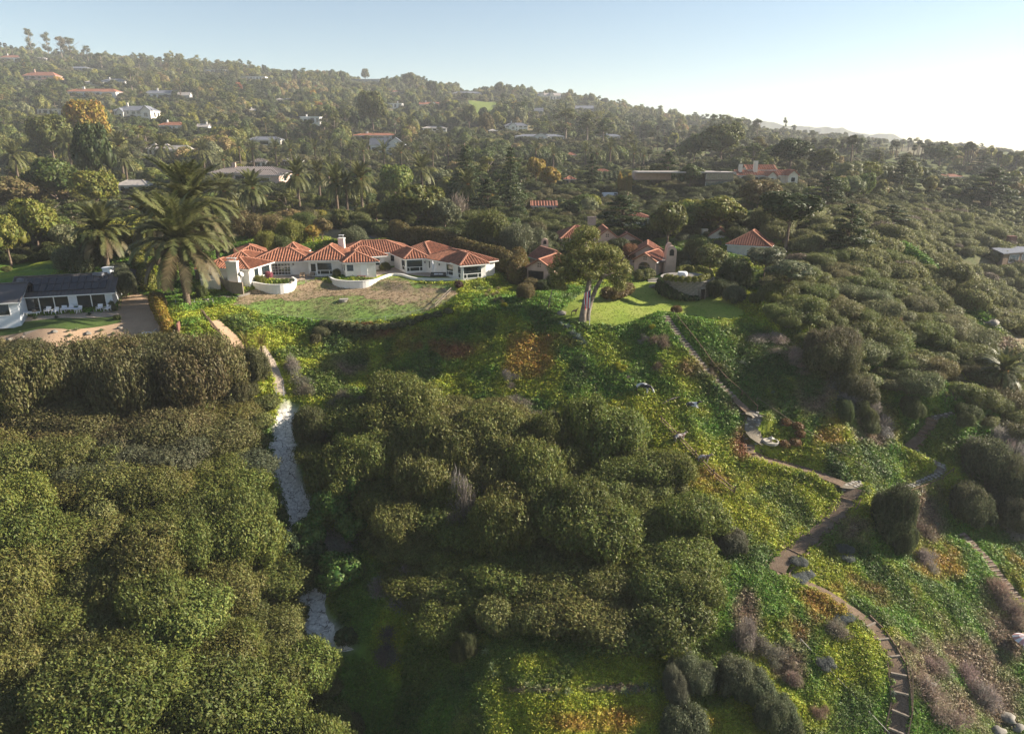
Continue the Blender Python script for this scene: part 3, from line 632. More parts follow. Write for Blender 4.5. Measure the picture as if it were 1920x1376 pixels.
for i in range(7):        # dense coastal shrub with upright sprigs, about 5 m wide, 3 m tall
    r = np.random.default_rng(100+i); bl = heap(r, 17, 2.9, 2.7, 2.6, 1.15, .80, .27)
    S['shrub', i] = crown_mesh('shrub_foliage', bl, 3700, .215, .40, 1.25, .6, .55, 200+i, .70, 1.30, -.35, .78, 0, 5, .26, reach=.8)
for i in range(4):        # lower scrub mound, coarser
    r = np.random.default_rng(130+i); bl = heap(r, 7, 2.2, 2.1, 1.7, .85, .6, .5)
    S['scrub', i] = crown_mesh('scrub_foliage', bl, 1600, .27, .40, 1.0, .6, .5, 230+i, .8, 1.14, -.2, .82, 0, 4, .3, reach=.6)
for i in range(6):        # broad tree crown, about 9 m across, lobed
    r = np.random.default_rng(300+i); bl = heap(r, 11, 4.5, 4.3, 6.0, .7, .68, .40)
    S['round', i] = crown_mesh('tree_crown', bl, 3200, .55, .55, .35, .8, .5, 320+i, .78, 1.10, -.5, .74, 1.6, 1)
for i in range(4):        # far, simpler crown
    r = np.random.default_rng(340+i); bl = heap(r, 8, 4.5, 4.3, 6.0, .75, .66, .42)
    S['far', i] = crown_mesh('far_tree_crown', bl, 1500, .72, .65, .3, .8, .45, 350+i, .80, 1.12, -.5, .78, 0, 1)
for i in range(4):        # far scrub mound for the stuff on slopes
    r = np.random.default_rng(360+i); bl = heap(r, 6, 2.4, 2.3, 1.9, .85, .62, .5)
    S['mound', i] = crown_mesh('far_scrub', bl, 800, .5, .5, .6, .6, .5, 370+i, .84, 1.12, -.2, .84, 0, 1)
def euc_blobs(r, h, w, n):
    L = []
    for k in range(n):
        a = r.uniform(0, 6.28); t = r.uniform(.0, 1); z = h*(.35+.62*t); rr = w*(.35+.5*math.sin(math.pi*min(1, t*.9+.15)))*r.uniform(.5, 1); q = w*r.uniform(.26, .42)
        L.append((rr*math.cos(a), rr*math.sin(a), z, q, q, q*.8))
    return L
for i in range(4):        # tall open eucalyptus, 18 m
    r = np.random.default_rng(400+i); bl = euc_blobs(r, 18, 4.2, 15)
    S['euc', i] = crown_mesh('eucalyptus_crown', bl, 2400, .6, .42, -.2, .6, .7, 420+i, .55, 1.15, -.9, .5, 1.9, 1)
    S['euct', i] = trunk_mesh('trunk', 15, .42, 440+i, 7, .34, 'palebark', fork=.32)
for i in range(3):        # layered dark cypress / conifer, 12 m across plates
    r = np.random.default_rng(460+i); bl = []
    for k in range(18):
        t = k/17; a = k*2.4; z = 3.2+9.0*t; rr = (4.6*(1-t)**.7)*r.uniform(.45, 1); q = 2.5*(1-.55*t)*r.uniform(.8, 1.2); bl.append((rr*math.cos(a), rr*math.sin(a), z, q, q, q*.30))
    S['cypress', i] = crown_mesh('cypress_crown', bl, 3600, .55, .38, .15, .9, .7, 480+i, .6, 1.15, -.8, .8, 0, 1)
for i in range(2):        # tall narrow conifer, 16 m, drooping tiers
    r = np.random.default_rng(500+i); pts = []; nr = []
    for tier in range(17):
        z = 2.0+14*tier/17; rad = 4.1*(1-tier/17.5)**.8; nb = 9
        for b_ in range(nb):
            a = 2*math.pi*(b_+r.random()*.7)/nb; L = rad*r.uniform(.75, 1.1); m_ = int(30*L/3)+6; t = r.uniform(.12, 1, m_)
            x = np.cos(a)*L*t+r.normal(size=m_)*.22*(1.2-t*.4); y = np.sin(a)*L*t+r.normal(size=m_)*.22; zz = z+L*.16*t-L*.10*t*t*2+r.normal(size=m_)*.14
            pts.append(np.stack([x, y, zz], 1)); nr.append(np.stack([np.cos(a)+0*t, np.sin(a)+0*t, .7+0*t], 1))
    S['conifer', i] = cloud_mesh('conifer_crown', np.concatenate(pts), np.concatenate(nr), .6, .35, .1, .8, 520+i)
def mat_bare(name, col): return mat_plain(name, col, .95, .1, .3, 4)
M['twig'] = mat_bare('dry_grey_twigs', (.30, .255, .22))
for i in range(3):        # dry leafless brush
    r = np.random.default_rng(540+i); n = 900; a = r.uniform(0, 6.28, n); e = r.uniform(.15, 1.45, n); D = np.stack([np.cos(a)*np.cos(e), np.sin(a)*np.cos(e), np.sin(e)], 1)
    t = r.uniform(.25, 1, n)[:, None]; p = D*t*np.array([1.9, 1.9, 1.5])+r.normal(size=(n, 3))*.12
    Vv, Ff = leaf_quads(p, r.normal(size=(n, 3)), D+r.normal(size=(n, 3))*.35, .55, .09, r); S['brush', i] = mesh_np('dry_brush', Vv, Ff, M['leaf'])
# ground cover tufts
for i in range(5):
    r = np.random.default_rng(560+i); n = 15; p = r.normal(size=(n, 3))*np.array([.20, .20, .05])+np.array([0, 0, .10]); nr = np.stack([p[:, 0]*3, p[:, 1]*3, np.ones(n)*.8], 1)
    Vv, Ff = leaf_quads(p, nr+r.normal(size=nr.shape)*.5, nr*.4+r.normal(size=nr.shape)*.7+np.array([0, 0, .5]), .24, .42, r); S['tuft', i] = mesh_np('ground_cover_tuft', Vv, Ff, M['leaf_inst'])
for i in range(2):
    r = np.random.default_rng(570+i); n = 14; p = r.normal(size=(n, 3))*np.array([.12, .12, .03])+np.array([0, 0, .10])
    Vv, Ff = leaf_quads(p, r.normal(size=(n, 3))*.6+np.array([0, 0, .1]), r.normal(size=(n, 3))*.5+np.array([0, 0, 1]), .30, .16, r); S['grass', i] = mesh_np('grass_tuft', Vv, Ff, M['leaf_inst'])

# palm fronds -------------------------------------------------------------------------------------------------
def frond_geo(L, droop, n=22, w=.42, up0=.9, fine=True, seed=0):
    """a feather frond along +x from the origin: arching rib with leaflets on both sides"""
    r = np.random.default_rng(seed); V = []; F = []; k = 10; pts = []; ang = up0; p = np.array([0., 0, 0])
    for i in range(k+1):
        pts.append(p.copy()); ang = up0-droop*(i/k)**1.2; p = p+np.array([math.cos(ang), 0, math.sin(ang)])*L/k
    pts = np.array(pts)
    for i in range(k):                        # rib
        a, b_ = pts[i], pts[i+1]; ww = .055*(1-i/k)+.012; o = len(V); V += [a+[0, ww, 0], a-[0, ww, 0], b_-[0, ww*.8, 0], b_+[0, ww*.8, 0]]; F.append((o, o+1, o+2, o+3))
    for j in range(n):
        t = .10+.9*j/(n-1); f = t*k; i = min(int(f), k-1); c = pts[i]+(pts[i+1]-pts[i])*(f-i); d = (pts[min(i+1, k)]-pts[i]); d /= np.linalg.norm(d)
        ll = w*(math.sin(math.pi*min(1, t*.85+.12))*.8+.25)*L/3.2
        for sg in (-1, 1):
            tip = c+d*ll*.75+np.array([0, sg*ll*.72, .12*ll-.35*ll*r.random()]); wd = d*(.060 if fine else .085)*(L/3.2); o = len(V)
            if fine: V += [c-wd, c+wd, tip]; F.append((o, o+1, o+2) if sg < 0 else (o+2, o+1, o))
            else: V += [c-wd*2.2, c+wd*2.2, tip]; F.append((o, o+1, o+2) if sg < 0 else (o+2, o+1, o))
    return np.array(V), F
def build_geo(name, V, F, mat):
    me = bpy.data.meshes.new(name); me.from_pydata([tuple(v) for v in V], [], [tuple(f) for f in F]); me.materials.append(mat); return me
FROND = [build_geo('frond', *frond_geo(4.6, dr, 40, .52, u0, True, i), M['frond']) for i, (dr, u0) in enumerate([(.95, 1.38), (1.35, 1.0), (1.6, .5), (1.15, -.35)])]
def palm_crown(name, L, count, seed, fine=False, n=10, mat='frond'):
    r = np.random.default_rng(seed); V = []; F = []; o = 0
    geos = [frond_geo(L, dr, n, .5, u0, fine, i) for i, (dr, u0) in enumerate([(.95, 1.38), (1.35, 1.0), (1.6, .5), (1.1, -.4)])]
    for i in range(count):
        t = i/count; g = geos[min(3, int(t*4))]; a = i*2.39996; s = r.uniform(.85, 1.1); v = g[0]*s; tw = r.uniform(-.3, .3)
        v = v@Matrix.Rotation(tw, 3, 'X').transposed() if False else v; c_, s_ = math.cos(a), math.sin(a)
        v = np.stack([v[:, 0]*c_-v[:, 1]*s_, v[:, 0]*s_+v[:, 1]*c_, v[:, 2]], 1)+np.array([.25*c_, .25*s_, 0]); V.append(v); F += [tuple(q+o for q in f) for f in g[1]]; o += len(v)
    return build_geo(name, np.concatenate(V), F, M[mat])
for i in range(3): S['datecrown', i] = palm_crown('crown', 4.2, 62, 600+i, False, 13)
for i in range(2): S['fardate', i] = palm_crown('crown', 4.0, 42, 610+i, False, 7)
for i in range(2): S['youngcrown', i] = palm_crown('crown', 2.3, 26, 620+i, True, 16)
def fan_crown(name, R_, count, seed):
    r = np.random.default_rng(seed); V = []; F = []
    for i in range(count):
        a = i*2.39996; e = 1.3-2.3*(i/count); L = R_*r.uniform(.8, 1.05); c = np.array([math.cos(a)*math.cos(e), math.sin(a)*math.cos(e), math.sin(e)]); b_ = c*L*.45; side = np.array([-math.sin(a), math.cos(a), 0]); up = np.cross(c, side)
        o = len(V); V.append(b_*0); V.append(b_+side*.03); V.append(b_-side*.03); F.append((o, o+1, o+2))
        for k in range(7):
            th = -1.2+2.4*k/6; d = c*math.cos(th)+side*math.sin(th); d2 = d+np.array([0, 0, -.25]); o = len(V); wv = np.cross(d, up); V += [b_, b_+d*L*.3+wv*.16*R_, b_+d2*L*.62, b_+d*L*.3-wv*.16*R_]; F.append((o, o+1, o+2, o+3))
    return build_geo(name, np.array(V), F, M['frond'])
for i in range(2): S['fancrown', i] = fan_crown('crown', 1.9, 30, 630+i)
# rosettes: agaves and aloes
def rosette(name, R_, n, seed, wid=.13, stem=0, droop=.3):
    r = np.random.default_rng(seed); V = []; F = []
    for i in range(n):
        a = i*2.39996; e = 1.35-1.15*(i/n); L = R_*r.uniform(.8, 1.1)*(.7+.3*i/n); c = np.array([math.cos(a)*math.cos(e), math.sin(a)*math.cos(e), math.sin(e)]); s_ = np.array([-math.sin(a), math.cos(a), 0]); w = wid*R_
        z0 = np.array([0, 0, stem]); o = len(V); m1 = z0+c*L*.5+[0, 0, .06*L]; tip = z0+c*L+np.array([0, 0, -droop*L*(i/n)])
        V += [z0-s_*w*.5, z0+s_*w*.5, m1+s_*w*.62+[0, 0, .04*R_], m1-[0, 0, .03*R_], m1-s_*w*.62+[0, 0, .04*R_], tip]; F += [(o, o+1, o+2, o+3), (o, o+3, o+4), (o+4, o+3, o+5), (o+3, o+2, o+5)]
    return build_geo(name, np.array(V), F, M['leaf'])
for i in range(3): S['agave', i] = rosette('rosette', 1.0, 26+4*i, 640+i)
# ------------------------------------------------------------------ scattering helpers
def stuff_instances(name, label, srcs, pts, rot, scl, col, idx):
    """one object of massed plants: real meshes instanced by geometry nodes"""
    me = bpy.data.meshes.new(name); me.vertices.add(len(pts)); me.vertices.foreach_set('co', np.asarray(pts, np.float32).ravel())
    def at(n_, ty, dom, arr, key): a = me.attributes.new(n_, ty, dom); a.data.foreach_set(key, np.asarray(arr).ravel())
    at('rot', 'FLOAT_VECTOR', 'POINT', rot.astype(np.float32), 'vector'); at('scl', 'FLOAT_VECTOR', 'POINT', scl.astype(np.float32), 'vector')
    at('idx', 'INT', 'POINT', idx.astype(np.int32), 'value'); at('col', 'FLOAT_COLOR', 'POINT', np.concatenate([col, np.ones((len(col), 1))], 1).astype(np.float32), 'color')
    o = link(name, me); ng = bpy.data.node_groups.new(name, 'GeometryNodeTree')
    ng.interface.new_socket('Geometry', in_out='INPUT', socket_type='NodeSocketGeometry'); ng.interface.new_socket('Geometry', in_out='OUTPUT', socket_type='NodeSocketGeometry')
    gi = ng.nodes.new('NodeGroupInput'); go = ng.nodes.new('NodeGroupOutput'); ip = ng.nodes.new('GeometryNodeInstanceOnPoints'); jn = ng.nodes.new('GeometryNodeJoinGeometry')
    for s in reversed(srcs):
        ob = bpy.data.objects.new(name+'_source', s); oi = ng.nodes.new('GeometryNodeObjectInfo'); oi.inputs['Object'].default_value = ob; oi.inputs['As Instance'].default_value = True
        ng.links.new(oi.outputs['Geometry'], jn.inputs[0])
    def na(n_, ty): q = ng.nodes.new('GeometryNodeInputNamedAttribute'); q.data_type = ty; q.inputs['Name'].default_value = n_; return q.outputs['Attribute']
    ng.links.new(gi.outputs[0], ip.inputs['Points']); ng.links.new(jn.outputs[0], ip.inputs['Instance']); ip.inputs['Pick Instance'].default_value = True
    ng.links.new(na('idx', 'INT'), ip.inputs['Instance Index']); ng.links.new(na('rot', 'FLOAT_VECTOR'), ip.inputs['Rotation']); ng.links.new(na('scl', 'FLOAT_VECTOR'), ip.inputs['Scale'])
    ng.links.new(ip.outputs[0], go.inputs[0]); md = o.modifiers.new('plants', 'NODES'); md.node_group = ng
    return props(o, label, None, None, 'stuff')
def inst_mesh(key):
    """the same plant mesh, coloured from its instance"""
    k = ('inst',)+key
    if k not in S:
        me = S[key].copy(); me.materials.clear(); me.materials.append(M['leaf_inst']); S[k] = me
    return S[k]
def veg(name, label, cat, key, loc, s, color, trunk=None, tmat='bark', group=None, rz=None, lift=0, crown='crown'):
    """a plant that is a thing: crown (and trunk) as parts"""
    s = s if hasattr(s, '__len__') else (s, s, s)
    e = empty(name, loc, label, cat, group, rng.uniform(0, 6.28) if rz is None else rz)
    link(crown, S[key], e, (0, 0, lift), 0, s, color)
    if trunk is not None: link('trunk', trunk, e, (0, 0, 0), 0, (1, 1, 1) if trunk.get('own') else s)
    return e
TR = [trunk_mesh('trunk', 4.6, .30, 700+i, 5, .42) for i in range(4)]
TSTRAIGHT = trunk_mesh('trunk', 15.5, .30, 710, 0)
TCYP = trunk_mesh('trunk', 11, .45, 711, 8, .3)
COLORS = {'olive': (.118,.128,.034), 'dark green': (.048,.068,.020), 'mid green': (.082,.108,.028), 'yellow-green': (.175,.18,.034), 'grey-green': (.135,.150,.080), 'golden': (.30,.21,.04), 'brownish': (.165,.135,.058), 'pale green': (.17,.205,.05), 'rust': (.20,.09,.04)}
def jitter(c, a=.15): return tuple(np.clip(np.array(c)*(1+rng.uniform(-a, a))*(1+rng.uniform(-a*.4, a*.4, 3)), 0, 1))
KEEP = []                                         # (u0,v0,u1,v1,depth): nothing nearer may cover this part of the view
def clear_of(p, w, h):
    """whether a plant w wide and h tall at p leaves the kept views open"""
    u, v, d = proj(p); hw = w/2/d*FPX; ht = h/d*FPX*.97
    for (u0, v0, u1, v1, dd) in KEEP:
        if d < dd and u+hw > u0 and u-hw < u1 and v > v0 and v-ht < v1: return False
    return True
def clear_mask(p, w, h):
    u, v, d = proj(p); hw = w/2/d*FPX; ht = h/d*FPX*.97; ok = np.ones(len(p), bool)
    for (u0, v0, u1, v1, dd) in KEEP: ok &= ~((d < dd) & (u+hw > u0) & (u-hw < u1) & (v > v0) & (v-ht < v1))
    return ok
TAKEN = []                                        # footprints already used: (x, y, radius)
def free(x, y, r_): return all((x-a)**2+(y-b_)**2 > (r_+c)**2 for a, b_, c in TAKEN)
# ------------------------------------------------------------------ building kit
def ribs(mb, poly, eave_dir, up_dir, nrm, sp=.5, w=.26, h=.13):
    """rows of barrel tiles running up a roof plane (poly convex, 3D points)"""
    O = Vector(poly[0]); q = [((Vector(p)-O).dot(eave_dir), (Vector(p)-O).dot(up_dir)) for p in poly]
    s0 = min(a for a, b in q); s1 = max(a for a, b in q); n = max(1, int((s1-s0)/sp)); st = (s1-s0)/n
    for i in range(n):
        s = s0+(i+.5)*st; ts = []
        for (a, b), (c, d) in zip(q, q[1:]+q[:1]):
            if (a-s)*(c-s) < 0: ts.append(b+(d-b)*(s-a)/(c-a))
        if len(ts) < 2: continue
        t0, t1 = min(ts), max(ts)
        if t1-t0 < .25: continue
        A = O+eave_dir*s+up_dir*(t0-.04); B = O+eave_dir*s+up_dir*t1
        V = [A-eave_dir*w/2, A-eave_dir*w*.22+nrm*h, A+eave_dir*w*.22+nrm*h, A+eave_dir*w/2, B-eave_dir*w/2, B-eave_dir*w*.22+nrm*h, B+eave_dir*w*.22+nrm*h, B+eave_dir*w/2]
        mb.add([tuple(v) for v in V], [(0, 1, 5, 4), (1, 2, 6, 5), (2, 3, 7, 6), (0, 3, 2, 1)])
class House:
    def __init__(s, name, label, loc, cat='house', wall='white', roof='tile', cap='tile_cap', tiled=True, group=None):
        s.e = empty(name, loc, label, cat, group); s.o = Vector(loc); s.wm = M[wall]; s.rm = M[roof]; s.cm = M[cap]; s.tiled = tiled; s.k = 0
    def quad(s, FL, FR, depth, BL=None, z=None):
        FL = Vector((FL[0], FL[1], 0)); FR = Vector((FR[0], FR[1], 0)); x = (FR-FL).normalized(); y = Vector((-x.y, x.x, 0))
        if BL is not None: y = (Vector((BL[0], BL[1], 0))-FL).normalized()
        if (y.cross(x)).z > 0: y = -y
        return [FL, FR, FR+y*depth, FL+y*depth]
    def wing(s, q, z, h, kind='hip', rise=None, over=.5, roof=True, found=1.5, ridge_along=None, wall=None, rib=None):
        """a quadrilateral footprint q (front-left, front-right, back-right, back-left), floor level z, eaves h above it"""
        o = s.o; k = s.k = s.k+1; eps = .004*k
        q = [Vector((p.x, p.y, 0)) for p in q]
        wl_ = MB(); q2 = [(p.x-o.x, p.y-o.y) for p in q]; wl_.prism(q2, z-found-o.z-eps, z+h-o.z-eps)
        lx = (q[1]-q[0]).length; ly = (q[3]-q[0]).length; along = ridge_along or ('x' if lx >= ly else 'y')
        c = sum(q, Vector())/4; span = ly if along == 'x' else lx; rise = rise or span*.5*.42
        ex = (q[1]-q[0]).normalized(); ey = (q[3]-q[0]).normalized()
        E = [q[0]-ex*over-ey*over, q[1]+ex*over-ey*over, q[2]+ex*over+ey*over, q[3]-ex*over+ey*over]
        slope_drop = rise/(span/2)*over; ze = z+h-slope_drop*.5+.02+eps; zr = ze+rise+slope_drop*.5
        E = [Vector((p.x, p.y, ze)) for p in E]
        if along == 'x': m0 = (E[0]+E[3])/2; m1 = (E[1]+E[2])/2
        else: m0 = (E[0]+E[1])/2; m1 = (E[3]+E[2])/2
        ax = (m1-m0).normalized(); inset = (span/2+over) if kind == 'hip' else 0; inset = min(inset, (m1-m0).length*.48)
        r0 = m0+ax*inset; r1 = m1-ax*inset; r0.z = r1.z = zr
        if kind == 'gable':                   # gable end walls
            g0, g1 = ((0, 3), (1, 2)) if along == 'x' else ((0, 1), (3, 2))
            zz = z+h-o.z-eps
            for (a, b), m_, sg in ((g0, m0, 1), (g1, m1, -1)):
                pa, pb = q[a]-o, q[b]-o; t = ax*.16*sg; mid = (pa+pb)/2; ra = rise*.97
                V = [(pa.x, pa.y, zz), (pb.x, pb.y, zz), (mid.x, mid.y, zz+ra), (pa.x+t.x, pa.y+t.y, zz), (pb.x+t.x, pb.y+t.y, zz), (mid.x+t.x, mid.y+t.y, zz+ra)]
                wl_.add(V, [(0, 1, 2), (5, 4, 3), (0, 3, 4, 1), (1, 4, 5, 2), (2, 5, 3, 0)])
        wl_.build('wall', wall or s.wm, s.e)
        if not roof: return E, (r0, r1), q
        if kind == 'flat':
            mb = MB().slab([tuple(p-o+Vector((0, 0, .25))) for p in E], .3); mb.build('roof', s.rm, s.e); return E, (r0, r1), q
        if along == 'x': planes = [[E[0], E[1], r1, r0], [E[2], E[3], r0, r1]]+([[E[1], E[2], r1], [E[3], E[0], r0]] if kind == 'hip' else [])
        else: planes = [[E[1], E[2], r1, r0], [E[3], E[0], r0, r1]]+([[E[0], E[1], r0], [E[2], E[3], r1]] if kind == 'hip' else [])
        mb = MB(); rb = MB(); cb = MB()
        for pl in planes:
            loc_ = [tuple(p-o) for p in pl]; mb.slab(loc_, .16)
            e = (pl[1]-pl[0]).normalized(); n = (pl[1]-pl[0]).cross(pl[2]-pl[0]).normalized(); n = n if n.z > 0 else -n; up = n.cross(e); up = up if up.z > 0 else -up
            if s.tiled: ribs(rb, loc_, e, up, n, *(rib or (.5, .27, .13)))
        ro = mb.build('roof', s.rm, s.e)
        if s.tiled:
            t = rb.build('tile_rows', s.rm, ro); t['kind'] = 'stuff'
        capw = .3 if s.tiled else .16
        L = [(r0, r1)]+([(E[0], r0), (E[1], r1 if along == 'x' else r0), (E[2], r1), (E[3], r0 if along == 'x' else r1)] if kind == 'hip' else ([(E[0], r0), (E[3], r0), (E[1], r1), (E[2], r1)] if along == 'x' else [(E[0], r0), (E[1], r0), (E[3], r1), (E[2], r1)]))
        for a, b in L:
            if (a-b).length > .3: cb.bar(a-o+Vector((0, 0, .07)), b-o+Vector((0, 0, .07)), capw, .16)
        cb.build('ridge_tiles' if s.tiled else 'roof_trim', s.cm, ro)
        if kind == 'hip' or kind == 'gable':
            fb = MB()
            for a, b in zip(E, E[1:]+E[:1]):
                if kind == 'gable' and abs((b-a).normalized().dot(ax)) < .5: continue
                fb.bar(a-o+Vector((0, 0, -.1-eps)), b-o+Vector((0, 0, -.1-eps)), .08, .16)
                if kind == 'gable': fb.build('fascia', M['trim'], ro); fb = MB()
            if kind == 'hip': fb.build('fascia', M['trim'], ro)
        return E, (r0, r1), q
    def window(s, a, b, t0, t1, z0, z1, cols=1, rows=1, glass='glass', frame='trim', name='window', fw=.10, lower=0, mull=.05, arch=False):
        """a window on the wall that runs from a to b (plan points), between fractions t0..t1 of it, heights z0..z1 (absolute)"""
        a = Vector((a[0], a[1], 0))-s.o; b = Vector((b[0], b[1], 0))-s.o; a.z = b.z = 0; e = (b-a).normalized(); L = (b-a).length; n = Vector((e.y, -e.x, 0)); z0 -= s.o.z; z1 -= s.o.z
        A = a+e*L*t0; B = a+e*L*t1; W = (B-A).length; fr = MB(); M3 = Matrix((e, n, Vector((0, 0, 1)))).transposed()
        def bx(mb, x0, x1, za, zb, y0, y1): c = A+e*(x0+x1)/2+n*(y0+y1)/2+Vector((0, 0, (za+zb)/2)); mb.box(tuple(c), (x1-x0, y1-y0, zb-za), M=M3)
        bx(fr, -fw, W+fw, z1, z1+fw, -.05, .08); bx(fr, -fw, W+fw, z0-fw, z0, -.05, .10); bx(fr, -fw, 0, z0, z1, -.05, .08); bx(fr, W, W+fw, z0, z1, -.05, .08)
        zl = z0+lower
        if lower: bx(fr, 0, W, zl-fw/2, zl+fw/2, -.05, .07)
        for i in range(1, cols): x = W*i/cols; bx(fr, x-mull/2, x+mull/2, zl if lower else z0, z1, .005, .055)
        for i in range(1, rows): z = zl+(z1-zl)*i/rows; bx(fr, 0, W, z-mull/2, z+mull/2, .005, .052)
        if lower:
            for i in range(1, 3): x = W*(.18 if i == 1 else .82); bx(fr, x-fw/2, x+fw/2, z0, zl-fw/2, .005, .06)
        w_ = fr.build(name, M[frame], s.e)
        g = MB(); bx(g, 0, W, z0, z1, -.02, .02); g.build('pane', M[glass], w_)
        if arch:
            c = A+e*W/2+Vector((0, 0, z1)); k = 9; V = []
            for y in (-.03, .05):
                V += [tuple(c+e*W/2*math.cos(math.pi*i/k)+n*y+Vector((0, 0, W*.36*math.sin(math.pi*i/k)))) for i in range(k+1)]
            mb = MB().add(V, [tuple(range(k, -1, -1)), tuple(range(k+1, 2*k+2))]+[(i, i+1, k+2+i, k+1+i) for i in range(k)]); mb.build('arched_pane', M[glass], w_)
        return w_
    def chimney(s, x, y, z0, z1, w=1.0, d=None, mat='white', cap='silver', pots=True):
        d = d or w; c = (x-s.o.x, y-s.o.y, 0); mb = MB().box((c[0], c[1], (z0+z1)/2-s.o.z), (w, d, z1-z0)); mb.box((c[0], c[1], z1-s.o.z+.02), (w+.2, d+.2, .18)); ch = mb.build('chimney', M[mat], s.e)
        if pots:
            m2 = MB()
            for i, j in ((-1, -1), (1, -1), (1, 1), (-1, 1)): m2.bar((c[0]+i*w*.3, c[1]+j*d*.3, z1-s.o.z+.1), (c[0]+i*w*.3, c[1]+j*d*.3, z1-s.o.z+.62), .07)
            m2.box((c[0], c[1], z1-s.o.z+.66), (w*.85, d*.85, .08)); m2.build('cap', M[cap], ch)
        return ch
def pl(u, v, z): q = on_z(u, v, z); return Vector((q[0], q[1], 0))

# ------------------------------------------------------------------ the long white house with many tiled roofs
zA = PADA_Z
hA = House('ranch_house', 'long white single-storey house with many terracotta tiled hip roofs above the patchy lawn', tuple(pl(650, 500, zA))[:2]+(zA,))
Q = {}
def wA(key, FL, FR, depth, h, BL=None, rise=None, kind='hip', **k):
    a = pl(*FL, zA); b = pl(*FR, zA); c = pl(*BL, zA) if BL else None; q = hA.quad(a, b, depth, c); Q[key] = hA.wing(q, zA, h, kind, rise, .55, **k)
wA('west', (376, 531), (434, 531), 7.5, 2.75)
wA('west_back', (430, 512), (470, 512), 6.5, 3.0)
wA('rear', (448, 503), (500, 500), 8, 3.0)
wA('rear_cap', (528, 503), (566, 503), 5, 3.2, rise=1.7)
wA('leftbay', (469, 533), (510, 519), 7.2, 2.9, rise=1.3)
wA('long', (476, 517.5), (584, 515), 8.5, 2.85, rise=1.8)
wA('hall', (580, 519), (652, 518), 10, 3.35, rise=2.1)
wA('front_room', (649, 522), (706, 520), 6.5, 3.15, BL=(636, 514), rise=1.45)
wA('inner', (655, 510), (722, 505), 6, 2.95, rise=1.5)
wA('back', (640, 503), (772, 497), 9.5, 3.0, rise=1.8)
wA('rightbay', (762, 513), (803, 511), 8.0, 3.05, BL=(744, 504), rise=1.4)
wA('angled', (796, 510), (868, 525), 8.0, 2.95, rise=1.6, ridge_along='x')
wA('link', (752, 500), (808, 505), 9, 3.0, rise=1.8)
wA('endbay', (866, 528), (911, 524), 8.5, 3.15, rise=1.5)
def W(key, side, *a, **k):
    q = Q[key][2]; i = {'f': (0, 1), 'r': (1, 2), 'l': (3, 0)}[side]; return hA.window(q[i[0]], q[i[1]], *a, **k)
W('long', 'f', .33, .425, zA+.15, zA+2.25, 2, 4, name='french_door'); W('long', 'f', .435, .535, zA+.15, zA+2.25, 2, 4, name='french_door'); W('long', 'f', .545, .64, zA+.15, zA+2.25, 2, 4, name='french_door')
W('long', 'f', .06, .13, zA+1.2, zA+2.3, 1, 1)
W('hall', 'f', .06, .19, zA+.2, zA+2.5, 1, 1, lower=.75); W('hall', 'f', .23, .60, zA+.5, zA+2.65, 1, 1, lower=.7)
W('front_room', 'l', .42, .72, zA+1.35, zA+2.55); W('front_room', 'f', .05, .26, zA+1.35, zA+2.55); W('front_room', 'f', .50, .70, zA+.45, zA+2.6, glass='trim', name='shuttered_door', fw=.05)
W('front_room', 'l', .80, .98, zA+1.35, zA+2.55)
W('inner', 'f', .72, .86, zA+1.0, zA+2.3); W('back', 'f', .70, .80, zA+1.0, zA+2.35); W('back', 'f', .82, .86, zA+1.0, zA+2.35)
W('rightbay', 'l', .66, .94, zA+.55, zA+2.6, lower=.7); W('rightbay', 'f', .04, .74, zA+.45, zA+2.65, lower=.75)
W('angled', 'f', .13, .17, zA+1.0, zA+2.4); W('angled', 'f', .22, .33, zA+.1, zA+2.3, glass='trim', name='door', fw=.06); W('angled', 'f', .60, .80, zA+.5, zA+2.5, lower=.7)
W('endbay', 'f', .08, .80, zA+.55, zA+2.6, lower=.75); W('endbay', 'l', .80, .97, zA+.55, zA+2.6, lower=.75)
W('leftbay', 'f', .22, .40, zA+.5, zA+2.4, name='window'); W('leftbay', 'f', .55, .92, zA+.9, zA+2.45); W('leftbay', 'l', .60, .78, zA+.9, zA+2.3)
W('west', 'f', .32, .50, zA+1.4, zA+2.1); W('west', 'f', .72, .90, zA+.7, zA+2.0)
for (k_, f_) in (('long', .28), ('long', .70), ('rightbay', .86), ('angled', .42), ('angled', .86)):
    a, b = Q[k_][2][0], Q[k_][2][1]; p = a.lerp(b, f_)-hA.o; e = (b-a).normalized(); n = Vector((e.y, -e.x, 0)); MB().box((p.x+n.x*.12, p.y+n.y*.12, 2.1), (.22, .22, .38)).build('wall_lantern', M['metal'], hA.e)
c = pl(641, 508, zA); hA.chimney(c.x, c.y+1.5, zA+2, zA+6.3, 1.15)
c = pl(440, 536, zA); hA.chimney(c.x, c.y, zA-1.0, zA+4.3, 1.9, 1.0); 
